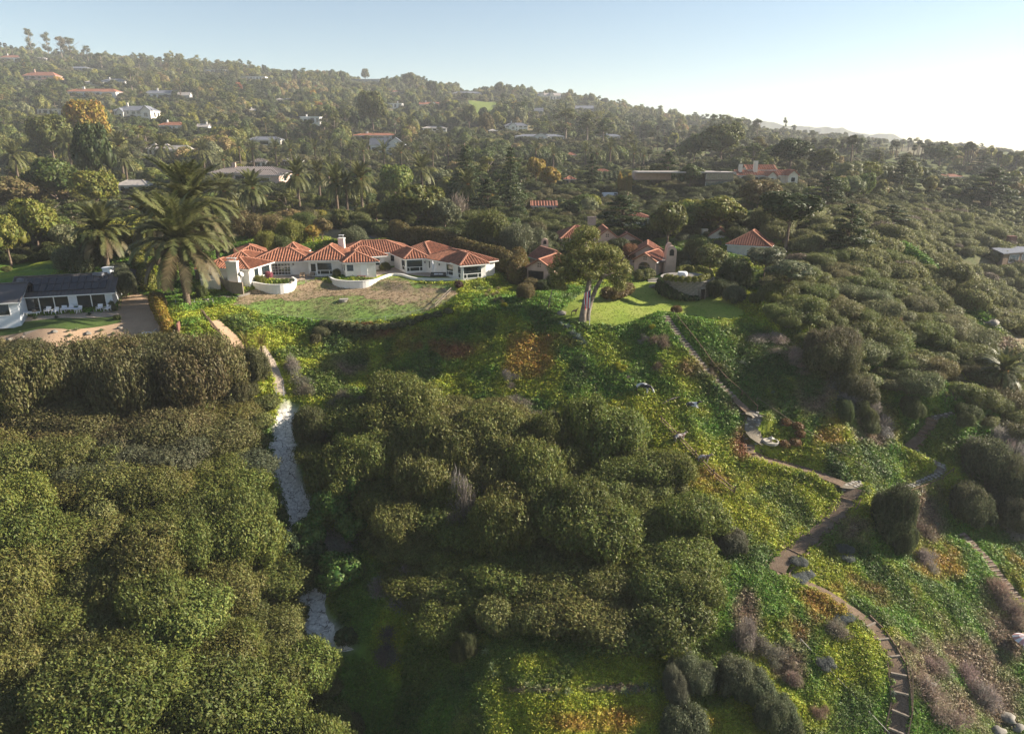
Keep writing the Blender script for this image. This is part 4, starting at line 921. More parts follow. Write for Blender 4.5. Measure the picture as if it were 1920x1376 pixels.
# terrace, its curving retaining walls and the round planter
terr = [(490,531),(520,531),(556,529),(600,527),(622,525),(650,524),(700,521),(720,514),(742,512),(762,515),(800,519),(850,520),(868,528),(868,515),(800,505),(745,500),(700,512),(640,512),(582,512),(500,515)]
sheet('terrace', [tuple(pl(u, v, zA))[:2] for u, v in terr], MG['paving'], .9, .05, .0, label='paved terrace along the front of the long tiled house')
def wall_strip(name, label, pts, z1, zdown, w, mat, capmat=None, cat='wall', close=False, smoothn=4):
    P_ = [np.array(p[:2]) for p in pts]; C_ = []
    n = len(P_); rngs = range(n if close else n-1)
    for i in rngs:
        a, b = P_[i], P_[(i+1) % n]; k = max(1, int(np.linalg.norm(b-a)/.5))
        for j in range(k): C_.append(a+(b-a)*j/k)
    if not close: C_.append(P_[-1])
    C_ = np.array(C_)
    for _ in range(smoothn):
        if close: C_ = (np.roll(C_, 1, 0)+2*C_+np.roll(C_, -1, 0))/4
        else: C_[1:-1] = (C_[:-2]+2*C_[1:-1]+C_[2:])/4
    t = np.gradient(C_, axis=0) if not close else np.roll(C_, -1, 0)-np.roll(C_, 1, 0); t /= np.linalg.norm(t, axis=1)[:, None]+1e-9; nn = np.stack([t[:, 1], -t[:, 0]], 1)
    def strip(w, za, zb):
        V = []; m_ = len(C_)
        for c_, n_ in zip(C_, nn):
            z0_ = za if not callable(za) else za(c_); z1_ = zb if not callable(zb) else zb(c_)
            for s_, z in ((-1, z0_), (1, z0_), (1, z1_), (-1, z1_)): V.append((c_[0]+n_[0]*w/2*s_, c_[1]+n_[1]*w/2*s_, z))
        F = []
        for i in range(m_ if close else m_-1):
            j = (i+1) % m_
            for k in range(4): F.append((i*4+k, i*4+(k+1) % 4, j*4+(k+1) % 4, j*4+k))
        if not close: F += [(0, 3, 2, 1), ((m_-1)*4, (m_-1)*4+1, (m_-1)*4+2, (m_-1)*4+3)]
        return MB().add(V, F)
    o0 = C_[0]; e = empty(name, (o0[0], o0[1], float(H(*o0))), label, cat)
    body = strip(w, zdown, z1); body.v = [v-np.array(e.location) for v in body.v]; ob = body.build(name+'_body', mat, e, True)
    if capmat:
        cp = strip(w+.08, (lambda c_: (z1(c_) if callable(z1) else z1)-.02), (lambda c_: (z1(c_) if callable(z1) else z1)+.09)); cp.v = [v-np.array(e.location) for v in cp.v]; cp.build('coping', capmat, e, False)
    for q_ in (e.children): 
        for p_ in q_.data.polygons: p_.use_smooth = False
    return e
zt = zA+.35
wall_strip('terrace_wall', 'curving white terrace wall below the long tiled house', [pl(u, v, zt) for u, v in [(617,519),(628,525),(650,527.5),(680,527.5),(703,525),(718,519),(728,514.5),(742,513),(756,514.5),(766,518.5),(780,522),(810,523),(845,522.5),(866,522)]], zt, lambda c_: float(H(*c_))-.6, .3, M['white'], M['white'])
wall_strip('planter_wall', 'rounded white planter wall beside the pink flowering bush', [pl(u, v, zt-.1) for u, v in [(470,528),(488,532),(505,534.5),(525,534.5),(543,532.5),(554,529),(555.5,524),(548,520)]], zt-.1, lambda c_: float(H(*c_))-.6, .3, M['white'], M['white'])
wall_strip('garden_wall', 'low weathered white garden wall beside the palm trunks', [pl(u, v, zA+.9) for u, v in [(377,526),(395,527),(412,527)]], zA+1.0, zA-1.2, .3, M['cream'], M['cream'])
wall_strip('garden_fence', 'pale solid garden fence below the wall chimney', [pl(u, v, zA+.8) for u, v in [(412,523),(430,531),(455,533)]], zA+1.1, zA-1.0, .2, M['oldwood'])

# ------------------------------------------------------------------ the modern white house with the dark roof
zB = float(H(*on_z(130, 592, 4.8)[:2]))+.15
hB = House('modern_house', 'white modern house with dark seamed roof and wide glass front facing the gravel garden', tuple(pl(110, 560, zB))[:2]+(zB,), wall='siding', roof='slate', cap='slate', tiled=False)
def qB(FL, FR, depth, h, **k): q = hB.quad(pl(*FL, zB), pl(*FR, zB), depth); return hB.wing(q, zB, h, **k)
b1 = qB((30, 588), (214, 577), 9.5, 2.75, kind='gable', rise=2.3, over=.6)
b2 = qB((-95, 604), (38, 596), 9, 2.7, kind='gable', rise=2.0, over=.6, ridge_along='x')
b3 = qB((168, 558), (236, 556), 9, 2.8, kind='hip', rise=1.9, over=.5)
for t0, t1 in ((.10, .245), (.255, .395), (.405, .545), (.635, .775), (.785, .925)): hB.window(b1[2][0], b1[2][1], t0, t1, zB+.12, zB+2.45, fw=.07, name='sliding_glass_door')
hB.window(b2[2][0], b2[2][1], .62, .87, zB+.55, zB+2.2, fw=.09)
hB.chimney(*tuple(pl(213, 566, zB))[:2], zB+1.5, zB+5.9, 1.25, 1.1, mat='siding', pots=False)
# solar panels on the front slope, and standing seams
E, (r0, r1), q = b1; ex = (E[1]-E[0]).normalized(); n = (E[1]-E[0]).cross(r0-E[0]).normalized(); n = n if n.z > 0 else -n; up = n.cross(ex); up = up if up.z > 0 else -up
SL = (r0-E[0]).dot(up); LX = (E[1]-E[0]).length
mb = MB(); A0 = E[0]-hB.o
for i in range(int(LX/.55)): s_ = .2+i*.55; mb.bar(A0+ex*s_+n*.03, A0+ex*s_+up*SL+n*.03, .04, .07, up=n)
mb.build('roof_seams', M['slate'], hB.e)['kind'] = 'stuff'
M['panel'] = mat_plain('solar_panel', (.012, .013, .018), .25, .6, .2, 3)
for i in range(11):
    for j in range(2):
        a = A0+ex*(1.9+i*1.08)+up*(SL*.22+j*2.0)+n*.12
        MB().slab([tuple(a), tuple(a+ex*1.02), tuple(a+ex*1.02+up*1.9), tuple(a+up*1.9)], .05).build('solar_panel', M['panel'], hB.e)
a = A0+ex*(LX*.0+1.2)+up*SL*.7; MB().box(tuple(a+n*.4), (.8, .6, .8)).build('roof_vent', M['bluegrey'], hB.e); MB().box(tuple(A0+ex*LX*.80+up*SL*.92+n*.2), (1.6, .8, .5)).build('roof_vent', M['bluegrey'], hB.e)
sheet('deck', [tuple(pl(u, v, zB))[:2] for u, v in [(38,598),(45,587),(213,577),(222,583),(220,590),(120,598),(42,605)]], MG['paving'], .8, .06, .0, label='paved deck in front of the glass doors')

# ------------------------------------------------------------------ the pink stucco estate
zC = float(H(*on_z(1225, 515, 6)[:2]))
hC = House('stucco_house', 'small pink stucco house with arched window, tiled gable and bell-shaped chimney', tuple(pl(1215, 510, zC))[:2]+(zC,), wall='pink', roof='old_tile', cap='tile_cap')
def wC(H_, z, FL, FR, depth, h, **k): q = H_.quad(pl(*FL, z), pl(*FR, z), depth, pl(*k.pop('BL'), z) if 'BL' in k else None); return H_.wing(q, z, h, over=.35, **k)
c1 = wC(hC, zC, (1188, 513), (1228, 517), 6.5, 2.9, kind='gable', rise=1.5, ridge_along='y')
c2 = wC(hC, zC, (1180, 506), (1244, 508), 8, 3.1, kind='gable', rise=2.2)
hC.window(c1[2][0], c1[2][1], .22, .74, zC+.9, zC+1.7, arch=True, frame='pink', fw=.06)
def quatre(H_, a, b, z, n=4, r_=.14):
    a = Vector((a[0], a[1], 0))-H_.o; b = Vector((b[0], b[1], 0))-H_.o; a.z = b.z = 0; e = (b-a).normalized(); nn = Vector((e.y, -e.x, 0)); c = (a+b)/2; M3 = Matrix((e, nn, Vector((0, 0, 1)))).transposed()
    for i in range(n):
        g = 2*math.pi*(i+.5)/n; MB().box(tuple(c+e*math.cos(g)*.3+Vector((0, 0, z-H_.o.z+.3*math.sin(g)))), (.26, .08, .22), M=M3).build('vent_opening', M['dark'], H_.e)
quatre(hC, c1[2][0], c1[2][1], zC+3.35)
# covered porch
a = pl(1229, 516, zC)-hC.o; b = pl(1263, 513, zC)-hC.o; a.z = b.z = 0; mb = MB(); back = Vector((0, 3.2, 0))
mb.slab([tuple(a+Vector((-.2, -.5, 2.75))), tuple(b+Vector((-.6, -.5, 2.75))), tuple(b+back+Vector((-.6, 0, 3.4))), tuple(a+back+Vector((-.2, 0, 3.4)))], .15); mb.build('porch_roof', M['greytile'], hC.e)
for t in (.0, .45, .95): p = a.lerp(b, t); MB().box((p.x, p.y, 1.3), (.3, .3, 2.7)).build('porch_column', M['pink'], hC.e)
for t0, t1 in ((.5, .68), (.74, .92)):
    p = a.lerp(b, (t0+t1)/2)+back; MB().box((p.x, p.y-.05, 1.2), (.9, .12, 2.1)).build('porch_opening', M['dark'], hC.e)
hC.window((a+back*.9+hC.o), (a+back*.9+Vector((1.7, 0, 0))+hC.o), .1, .9, zC+.4, zC+2.3, 3, 2, glass='teal_glass', name='leaded_window')
MB().box(((a.x+b.x)/2, a.y+3.4, 1.4), (b.x-a.x, .3, 3.0)).build('porch_back_wall', M['pink'], hC.e)
# bell-shaped chimney with an arched opening
def bell_chimney(Hs, p, z0, w, h, mat='pink'):
    c = Vector((p.x-Hs.o.x, p.y-Hs.o.y, z0-Hs.o.z)); hw = w/2; d = .8; sil = [(-hw*1.25, 0), (hw, 0), (hw, h*.80)]+[(hw*.98*math.cos(t), h*.80+h*.20*math.sin(t)) for t in np.linspace(.2, math.pi-.2, 9)]+[(-hw, h*.78), (-hw*1.12, h*.4)]
    n = len(sil); V = [(c.x+x, c.y-d/2, c.z+z) for x, z in sil]+[(c.x+x, c.y+d/2, c.z+z) for x, z in sil]
    ch = MB().add(V, [tuple(range(n)), tuple(range(2*n-1, n-1, -1))]+[(i, n+i, n+(i+1) % n, (i+1) % n) for i in range(n)]).build('chimney', M[mat], Hs.e)
    k = 7; o = [(-hw*.45, h*.66), (hw*.45, h*.66), (hw*.45, h*.80)]+[(hw*.45*math.cos(t), h*.80+h*.09*math.sin(t)) for t in np.linspace(.3, math.pi-.3, 5)]+[(-hw*.45, h*.80)]; n = len(o)
    V = [(c.x+x, c.y-d/2-.03, c.z+z) for x, z in o]+[(c.x+x, c.y-d/2+.03, c.z+z) for x, z in o]
    MB().add(V, [tuple(range(n)), tuple(range(2*n-1, n-1, -1))]+[(i, n+i, n+(i+1) % n, (i+1) % n) for i in range(n)]).build('arched_opening', M['dark'], ch)
bell_chimney(hC, pl(1256, 515, zC), zC, 2.0, 5.9); bell_chimney(hC, pl(1251, 512, zC), zC, 1.5, 6.3)
zC2 = float(H(*on_z(1015, 525, 5)[:2]))
hC2 = House('stucco_garage', 'pink stucco garage with tiled gable, dark opening and bell-shaped chimney', tuple(pl(1012, 520, zC2))[:2]+(zC2,), wall='pink', roof='old_tile', cap='tile_cap')
g1 = wC(hC2, zC2, (988, 527), (1034, 531), 9, 2.7, kind='gable', rise=1.6, ridge_along='y')
g2 = wC(hC2, zC2, (1020, 515), (1062, 512), 7, 2.8, kind='gable', rise=1.8)
hC2.window(g1[2][0], g1[2][1], .08, .66, zC2-.3, zC2+2.0, glass='dark', frame='wood', name='garage_opening'); quatre(hC2, g1[2][0], g1[2][1], zC2+3.2, 4)
bell_chimney(hC2, pl(1022, 503, zC2)+Vector((0, 3, 0)), zC2+2.3, 1.5, 3.6)
bp_ = hit(1120, 480); zC3 = float(bp_[2])
hC3 = House('stucco_villa', 'pink stucco villa with tiled gables half hidden behind the leaning eucalyptus', tuple(bp_), wall='pink', roof='tile', cap='tile_cap')
v1 = wC(hC3, zC3, (1118, 482), (1156, 482), 9, 4.3, kind='gable', rise=1.9, ridge_along='y')
v2 = wC(hC3, zC3, (1052, 474), (1126, 472), 9, 3.3, kind='hip', rise=2.4)
v3 = wC(hC3, zC3, (1148, 478), (1200, 478), 8, 3.1, kind='gable', rise=1.8)
quatre(hC3, v1[2][0], v1[2][1], zC3+4.8); hC3.window(v1[2][0], v1[2][1], .55, .8, zC3+1.6, zC3+3.0); hC3.window(v2[2][0], v2[2][1], .2, .35, zC3+1, zC3+2.3)
c = pl(1108, 462, zC3); hC3.chimney(c.x, c.y, zC3+3, zC3+7.2, 2.0, 1.0, mat='pink', pots=False); c = pl(1094, 466, zC3); MB().bar((c.x-hC3.o.x, c.y-hC3.o.y, 4), (c.x-hC3.o.x, c.y-hC3.o.y, 8), .08).build('weather_vane', M['metal'], hC3.e)
# round stone cellar with its roof terrace
dB = hit(1314, 567); zR = dB[2]+3.35; cc = on_z(1289, 519.5, zR); RC = 4.6
eC = empty('stone_cellar', (cc[0], cc[1], dB[2]), 'round stone cellar with dark doorway and a hedge-rimmed terrace on top', 'cellar')
ths = np.linspace(0, 2*math.pi, 40, endpoint=False)
mb = MB().lathe([(RC, -1.2), (RC, 1.1), (RC*1.0, 3.2)], (0, 0, 0), 48); mb.build('wall', M['stone'], eC)
rs = np.random.default_rng(5); sm = [MB().box((0, 0, 0), (.78*a, .12, .30*b)).mesh('stone', M['stone']) for a, b in ((1, 1), (.8, 1.1), (1.15, .9), (.6, 1))]
for row in range(10):
    for i in range(34):
        th = 2*math.pi*(i+.5*(row % 2)+rs.uniform(-.1, .1))/34
        if math.sin(th) > .35: continue
        if abs((th-5.06+math.pi) % (2*math.pi)-math.pi) < .16 and row < 7: continue
        link('stone', sm[int(rs.integers(4))], eC, ((RC+.04+rs.uniform(0, .04))*math.cos(th), (RC+.04+rs.uniform(0, .04))*math.sin(th), .05+row*.325), th-math.pi/2)
MB().lathe([(RC+.25, 3.2), (RC+.25, 3.38)], (0, 0, 0), 48).build('coping', M['concrete'], eC)
MB().lathe([(RC-.3, 3.3), (RC-.3, 3.42)], (0, 0, 0), 48).build('terrace_floor', M['boulder'], eC)
th = 5.06; p = (RC*math.cos(th), RC*math.sin(th)); dr_ = MB().box((p[0], p[1], 1.05), (1.25, .9, 2.5), th-math.pi/2).build('doorway', M['stone'], eC)
MB().box((p[0]+.32*math.cos(th), p[1]+.32*math.sin(th), 1.0), (.85, .5, 2.0), th-math.pi/2).build('door_opening', M['dark'], dr_)
q_ = (p[0]+.62*math.cos(th)+.3, p[1]+.62*math.sin(th)); MB().box((q_[0], q_[1], 1.0), (.06, .7, 1.95), th-math.pi/2-.5).build('door', M['oldwood'], eC)

# ------------------------------------------------------------------ other houses
zD = float(H(*on_z(1400, 478, 7.5)[:2]))
hD = House('red_roof_house', 'low house under one broad weathered red tiled roof with a white chimney', tuple(pl(1400, 475, zD))[:2]+(zD,), wall='cream', roof='old_tile', cap='tile_cap')
wC(hD, zD, (1362, 479), (1442, 484), 12, 2.6, kind='hip', rise=2.7)
wC(hD, zD, (1322, 468), (1372, 470), 10, 2.9, kind='gable', rise=2.2)
c = pl(1441, 474, zD); hD.chimney(c.x, c.y+1, zD+2, zD+5.6, 1.5, 1.2, pots=False); c = pl(1318, 466, zD); hD.chimney(c.x, c.y, zD+2, zD+4.6, 1.3, 1.2, mat='cream', pots=False)
KEEP += [(380,440,925,545,133),(-60,500,225,600,112),(1184,455,1270,520,136),(985,478,1030,527,136),(1125,430,1160,462,150),(1050,425,1085,445,150),(1330,428,1465,468,156),(430,560,860,612,113),(1035,535,1400,615,111),(1240,505,1335,570,124),
         (640,446,700,470,150),(470,440,640,470,140),(222,340,250,600,104)]
def simple_house(name, label, u, v, wpx, hpx, wall='white', roof='tile', kind='hip', floors=1, nwin=4, chim=True, ang=0, depth=None, d_over=None, tiled=None, extra=None, cat='house', up=0):
    p = hit(u, v) if d_over is None else P(u, v, d_over); d = proj(p)[2]; w = wpx/FPX*d; h = hpx/FPX*d/.96; dep = depth or min(max(w*.45, 6), 14); z = float(p[2])+up
    tl = roof in ('tile', 'old_tile', 'greytile') if tiled is None else tiled
    Hs = House(name, label, (p[0], p[1], z), cat, wall, roof, 'tile_cap' if roof in ('tile', 'old_tile') else roof, tl and d < 420)
    a = Vector((p[0], p[1], 0)); ex = Vector((math.cos(ang), math.sin(ang), 0)); FL = a-ex*w/2; FR = a+ex*w/2
    wh = h*(.66 if kind != 'flat' else .92); q = Hs.quad(FL, FR, dep); E, rr, q = Hs.wing(q, z, wh, kind, h-wh if kind != 'flat' else None, .6, found=6, rib=(.9, .45, .2) if d > 200 else None)
    if extra:
        for (du, wp, hp, fwd, kd) in extra:
            c = a+ex*(du/FPX*d); w2 = wp/FPX*d; h2_ = hp/FPX*d; n_ = Vector((ex.y, -ex.x, 0))*fwd; q2 = Hs.quad(c-ex*w2/2+n_, c+ex*w2/2+n_, dep*.8); E2, r2, q2 = Hs.wing(q2, z, h2_*.66, kd, h2_*.34, .5, found=6, ridge_along='y' if kd == 'gable' else None, rib=(.9, .45, .2) if d > 200 else None)
            Hs.window(q2[0], q2[1], .3, .7, z+h2_*.2, z+h2_*.5, fw=.12 if d > 300 else .1)
    for fl in range(floors):
        zb = z+wh*(fl+.22)/floors; zt_ = z+wh*(fl+.78)/floors
        for i in range(nwin): t = (i+.5)/nwin; wd = .30/nwin*(1+.3*math.sin(i*2.1+u)); Hs.window(q[0], q[1], t-wd, t+wd, zb, zt_, fw=.12 if d > 300 else .09)
    for i in range(2): Hs.window(q[1], q[2], .15+.45*i, .35+.45*i, z+wh*.3, z+wh*.8)
    if chim: c = a+ex*w*(.28 if (u*7) % 2 else -.22); Hs.chimney(c.x, c.y+dep*.45, z+wh*.6, z+h*1.22, max(1.0, w*.045), 1.0, mat=wall if wall in M else 'white', pots=False)
    KEEP.append((u-wpx*.48, v-hpx*.95, u+wpx*.48, v-hpx*(.22 if d < 330 else .6), d-1)); TAKEN.append((p[0], p[1]+dep/2, max(w, dep)*.55))
    HL.append((u, v-hpx/2, d, Hs)); return Hs
HL = []
SH = [('slate_villa','wide villa under a ribbed grey-brown tiled roof behind the date palms',462,346,140,30,'pink','greytile','hip',1,6,True,dict(ang=-.1, extra=[(40,60,26,3,'hip')])),
 ('cottage','low pale cottage with flat brownish roof behind the tall conifer clump',250,364,56,24,'white','pale_roof','hip',1,3,False,{}),
 ('farmhouse','cream two-part farmhouse with grey hip roofs between the date palms',300,294,44,22,'cream','pale_roof','hip',1,4,True,dict(extra=[(40,42,20,2,'hip')])),
 ('bungalow','small white bungalow seen under the row of date palms',486,315,26,16,'white','greytile','hip',1,3,False,{}),
 ('bungalow','white bungalow wall behind the tallest date palm pair',548,311,30,14,'white','greytile','hip',1,3,False,{}),
 ('blue_roof_house','steep white house with blue-grey roof between the row of date palms',712,296,32,34,'white','bluegrey','gable',1,2,False,dict(extra=[(30,34,36,-1,'gable')])),
 ('terracotta_villa','long white villa with bright red roof above the row of date palms',704,263,82,12,'white','tile','hip',1,7,True,{}),
 ('guest_house','small house with rust-red roof and white garage wall behind the cypresses',1195,424,46,22,'cream','old_tile','hip',1,2,False,{}),
 ('guest_house','low house with two small tiled roofs under the dark cypresses',1020,400,42,20,'pink','old_tile','gable',1,2,False,{}),
 ('tiled_lodge','orange-roofed lodge glimpsed between two date palms',1071,300,16,13,'pink','tile','hip',1,2,False,{}),
 ('tiled_lodge','small tiled lodge with tall white chimney by the clipped hedge',1130,332,30,13,'pink','tile','hip',1,2,True,{}),
 ('tiled_lodge','red-roofed lodge low among dark trees beside the golden poplars',1068,346,18,14,'pink','old_tile','hip',1,2,False,{}),
 ('hill_house','white house with red roof at the far left of the hilltop',20,118,34,13,'white','tile','hip',1,4,True,{}),
 ('hill_house','brown-roofed stucco house with stepped wings on the left slope',76,157,60,20,'pink','old_tile','hip',2,5,True,dict(extra=[(24,34,12,3,'hip')])),
 ('hill_house','long white villa with red-orange roof on a green terrace high on the left',174,183,92,15,'white','tile','hip',1,9,True,dict(extra=[(34,26,14,3,'hip')])),
 ('hill_house','grey-roofed long house below the tall eucalyptus on the left skyline',140,135,50,9,'bluegrey','bluegrey','hip',1,4,False,{}),
 ('hill_house','pale house half hidden under the hilltop eucalyptus grove',76,117,24,8,'white','pale_roof','hip',1,3,False,{}),
 ('hill_house','tan low house beside the white-trunked eucalyptus on the slope',178,160,34,8,'cream','pale_roof','hip',1,3,False,{}),
 ('hill_house','grey and white house beside the white-trunked eucalyptus on the slope',212,161,40,12,'white','bluegrey','hip',1,4,True,{}),
 ('pavilion_house','low modern pavilion with a pale fan-shaped flat roof',106,215,70,10,'cream','pale_roof','flat',1,7,False,{}),
 ('manor_house','large grey slate-roofed manor with dormers and several chimneys',252,225,72,24,'cream','bluegrey','hip',2,7,True,dict(extra=[(26,18,24,3,'gable'),(-22,12,20,3,'gable')])),
 ('slate_house','white house with dark slate roof beyond the pale-trunked eucalyptus',306,187,60,16,'white','bluegrey','gable',1,6,True,{}),
 ('slate_house','small bright white gabled house end beside the slate roof',346,190,22,15,'white','pale_roof','gable',1,2,False,{}),
 ('tower_house','pale blue house with orange roof and slim chimney',322,247,44,16,'white','tile','hip',1,4,True,{}),
 ('gabled_cottage','tiny white cottage with sharp gable and white chimney',381,248,20,14,'white','pale_roof','gable',1,1,True,{}),
 ('hill_house','flat-roofed beige house on the skyline right of the eucalyptus grove',404,139,40,8,'cream','pale_roof','flat',1,4,False,{}),
 ('hill_house','white colonnaded house on the skyline between pines',474,153,48,9,'white','bluegrey','flat',1,8,False,{}),
 ('hill_house','low grey-roofed house buried in olive trees at mid slope',533,192,30,7,'cream','pale_roof','hip',1,3,False,{}),
 ('hill_house','white house fragment with two slim chimneys among dark trees',474,213,16,8,'white','pale_roof','hip',1,2,True,{}),
 ('cube_house','white flat-roofed cubist house with stepped blocks',582,233,36,13,'white','trim','flat',1,4,True,dict(extra=[(-8,14,16,1,'flat')])),
 ('tent_roof_house','house under a wide blue-grey tent-shaped metal roof',496,274,62,16,'cream','bluegrey','hip',1,3,False,{}),
 ('glass_house','long greenish glass house on the ridge beside the lone lollipop tree',684,158,54,9,'teal_glass','pale_roof','flat',1,8,False,{}),
 ('hill_house','white modern box house above the dark oak belt',733,204,42,10,'white','bluegrey','flat',1,5,True,{}),
 ('hill_house','white house with orange tiled roof above the dark oak belt',806,205,38,12,'white','tile','gable',1,4,True,dict(extra=[(8,12,13,2,'gable')])),
 ('hill_house','low brown house at the upper slope left of the white box house',745,177,22,6,'cream','old_tile','hip',1,3,False,{}),
 ('ridge_house','long blue-grey house with veranda above the sunlit meadow',876,183,54,10,'bluegrey','bluegrey','hip',1,7,True,{}),
 ('hangar_house','long pale house with grey roof in the shaded hollow',815,247,44,9,'white','pale_roof','hip',1,5,False,{}),
 ('chateau','pale steep-roofed chateau on the ridge beside rusty scrub',1030,190,42,14,'cream','pale_roof','gable',1,5,True,dict(extra=[(-14,8,16,2,'gable'),(4,8,16,2,'gable')])),
 ('ridge_house','grey-blue two-storey house below the flat-topped cypress',1096,214,34,14,'bluegrey','bluegrey','gable',2,4,False,{}),
 ('slope_house','narrow bluish house seen between eucalyptus trunks',1010,218,16,14,'bluegrey','bluegrey','gable',2,2,False,{}),
 ('white_manor','white two-storey house with chimney above the blue-roofed row',968,246,42,14,'white','bluegrey','hip',2,5,True,dict(extra=[(-6,12,15,2,'gable')])),
 ('blue_roof_row','long low house with pale blue-grey gabled roofs behind the date palms',1012,264,92,11,'white','bluegrey','hip',1,8,False,dict(extra=[(2,22,13,3,'gable')])),
 ('blue_roof_row','small low house with blue-grey roof at the foot of the fan palm slope',1146,263,34,10,'white','bluegrey','hip',1,3,True,{}),
 ('hill_house','tiny white house beside the blue-roofed row',924,251,14,8,'white','pale_roof','hip',1,2,False,{}),
 ('coast_house','low white house with red roof beyond the dark layered cypress',1782,340,42,12,'white','tile','hip',1,4,False,{}),
 ('tiled_lodge','low red-roofed house at the very left edge behind the oaks',8,312,26,12,'pink','tile','hip',1,2,False,{})]
for (nm, lb, u, v, w, h, wall, roof, kind, fl, nw, ch, kw) in SH: simple_house(nm, lb, u, v, w, h, wall, roof, kind, fl, nw, ch, **kw)
# glass house on the mesa and the Spanish house beside it
g = simple_house('glass_pavilion', 'two-storey glass pavilion with a long thin flat roof on the bluff', 1347, 354, 52, 30, 'metal', 'pale_roof', 'flat', 2, 6, False, depth=10)
p = hit(1347, 354); d = proj(p)[2]; k = d/FPX
mb = MB().box((-75*k+p[0]-g.o.x, 6, 29*k), (155*k, 12, .45)); mb.build('roof', M['pale_roof'], g.e); MB().box((-118*k, 9, 21*k), (70*k, 6, 13*k)).build('wall', M['pink'], g.e)
for i in range(9):
    for f in range(2): MB().box((-24*k+i*5.6*k+2*k, -.12, (7+14.5*f)*k), (5.0*k, .1, 11.5*k)).build('glass_panel', M['teal_glass'], g.e)
sp = simple_house('spanish_house', 'cream Spanish house with pale orange tiled roofs and square tan chimneys', 1436, 346, 104, 24, 'cream', 'tile', 'gable', 1, 5, False, depth=9, extra=[(6, 16, 24, 2.5, 'gable'), (44, 18, 26, 3, 'gable')])
p = hit(1436, 346); k = proj(p)[2]/FPX
for du, w_, hh in ((-18, 7, 42), (-46, 6, 36)): MB().box((du*k, 3, hh*k/2), (w_*k, 1.4, hh*k)).build('chimney', M['brick'] if False else M['cream'], sp.e)
q = sp.quad(Vector((p[0]-30*k, p[1]+4, 0)), Vector((p[0]+22*k, p[1]+4, 0)), 7); sp.wing(q, float(p[2]), 26*k, 'gable', 8*k, .5, rib=(.9, .45, .2))
# grey flat-roofed house on the right bluff
pg = hit(1880, 488); zg = float(pg[2]); hG = House('grey_roof_house', 'dark timber house with pale grey flat roof and brick chimney on the right bluff', tuple(pg), wall='wood', roof='bluegrey', cap='bluegrey', tiled=False)
q = hG.quad(pl(1878, 498, zg), pl(1990, 488, zg), 12, pl(1846, 482, zg)); hG.wing(q, zg, 4.0, 'flat', None, .8, found=8)
for t in (.1, .3, .5, .7): hG.window(q[0], q[1], t, t+.15, zg+.8, zg+3.2, frame='silver')
c = pl(1897, 482, zg); hG.chimney(c.x, c.y+2, zg+3.8, zg+7, 2.4, 1.8, mat='brick', pots=False); MB().box((c.x-hG.o.x-3.5, c.y-hG.o.y+3.5, 4.6), (6, .4, .7)).build('parapet', M['wood'], hG.e)
KEEP += [(1322,322,1372,352,246), (1840,445,1925,495,228), (1193,315,1235,326,240)]
# ------------------------------------------------------------------ foreground thickets
def fill(poly_px, sp, seed, jit=.35):
    """spaced places on the ground whose image lies in the given outline"""
    r = np.random.default_rng(seed); W = np.array([hit(u, v)[:2] for u, v in poly_px]); lo = W.min(0)-2; hi = W.max(0)+2
    xs, ys = np.meshgrid(np.arange(lo[0], hi[0], sp), np.arange(lo[1], hi[1], sp*.87), indexing='ij'); xs = xs+(np.arange(xs.shape[1]) % 2)*sp*.5
    xs = xs.ravel()+r.uniform(-jit, jit, xs.size)*sp; ys = ys.ravel()+r.uniform(-jit, jit, ys.size)*sp
    p = np.stack([xs, ys, H(xs, ys)], 1); u, v, d = proj(p); ok = inpoly(xs, ys, [tuple(q) for q in W]); return p[ok]
LEFT = [(-80,700),(120,690),(330,688),(415,720),(500,760),(512,815),(470,860),(470,900),(505,960),(500,1030),(520,1110),(570,1200),(640,1290),(672,1376),(690,1500),(-120,1500)]
MID = [(585,850),(640,820),(720,775),(830,760),(930,775),(1000,815),(1100,835),(1180,855),(1260,900),(1310,970),(1330,1060),(1300,1150),(1240,1215),(1130,1228),(1010,1205),(900,1170),(830,1190),(740,1130),(720,1060),(690,1000),(620,930)]
FG = []
def put_shrub(p, kind, col, s, name, label, cat, group):
    k = int(rng.integers(0, 7 if kind == 'shrub' else 4)); e = veg(name, label, cat, (kind, k), (p[0], p[1], p[2]-.25*s[2]), s, col, None, group=group, crown='foliage'); return e
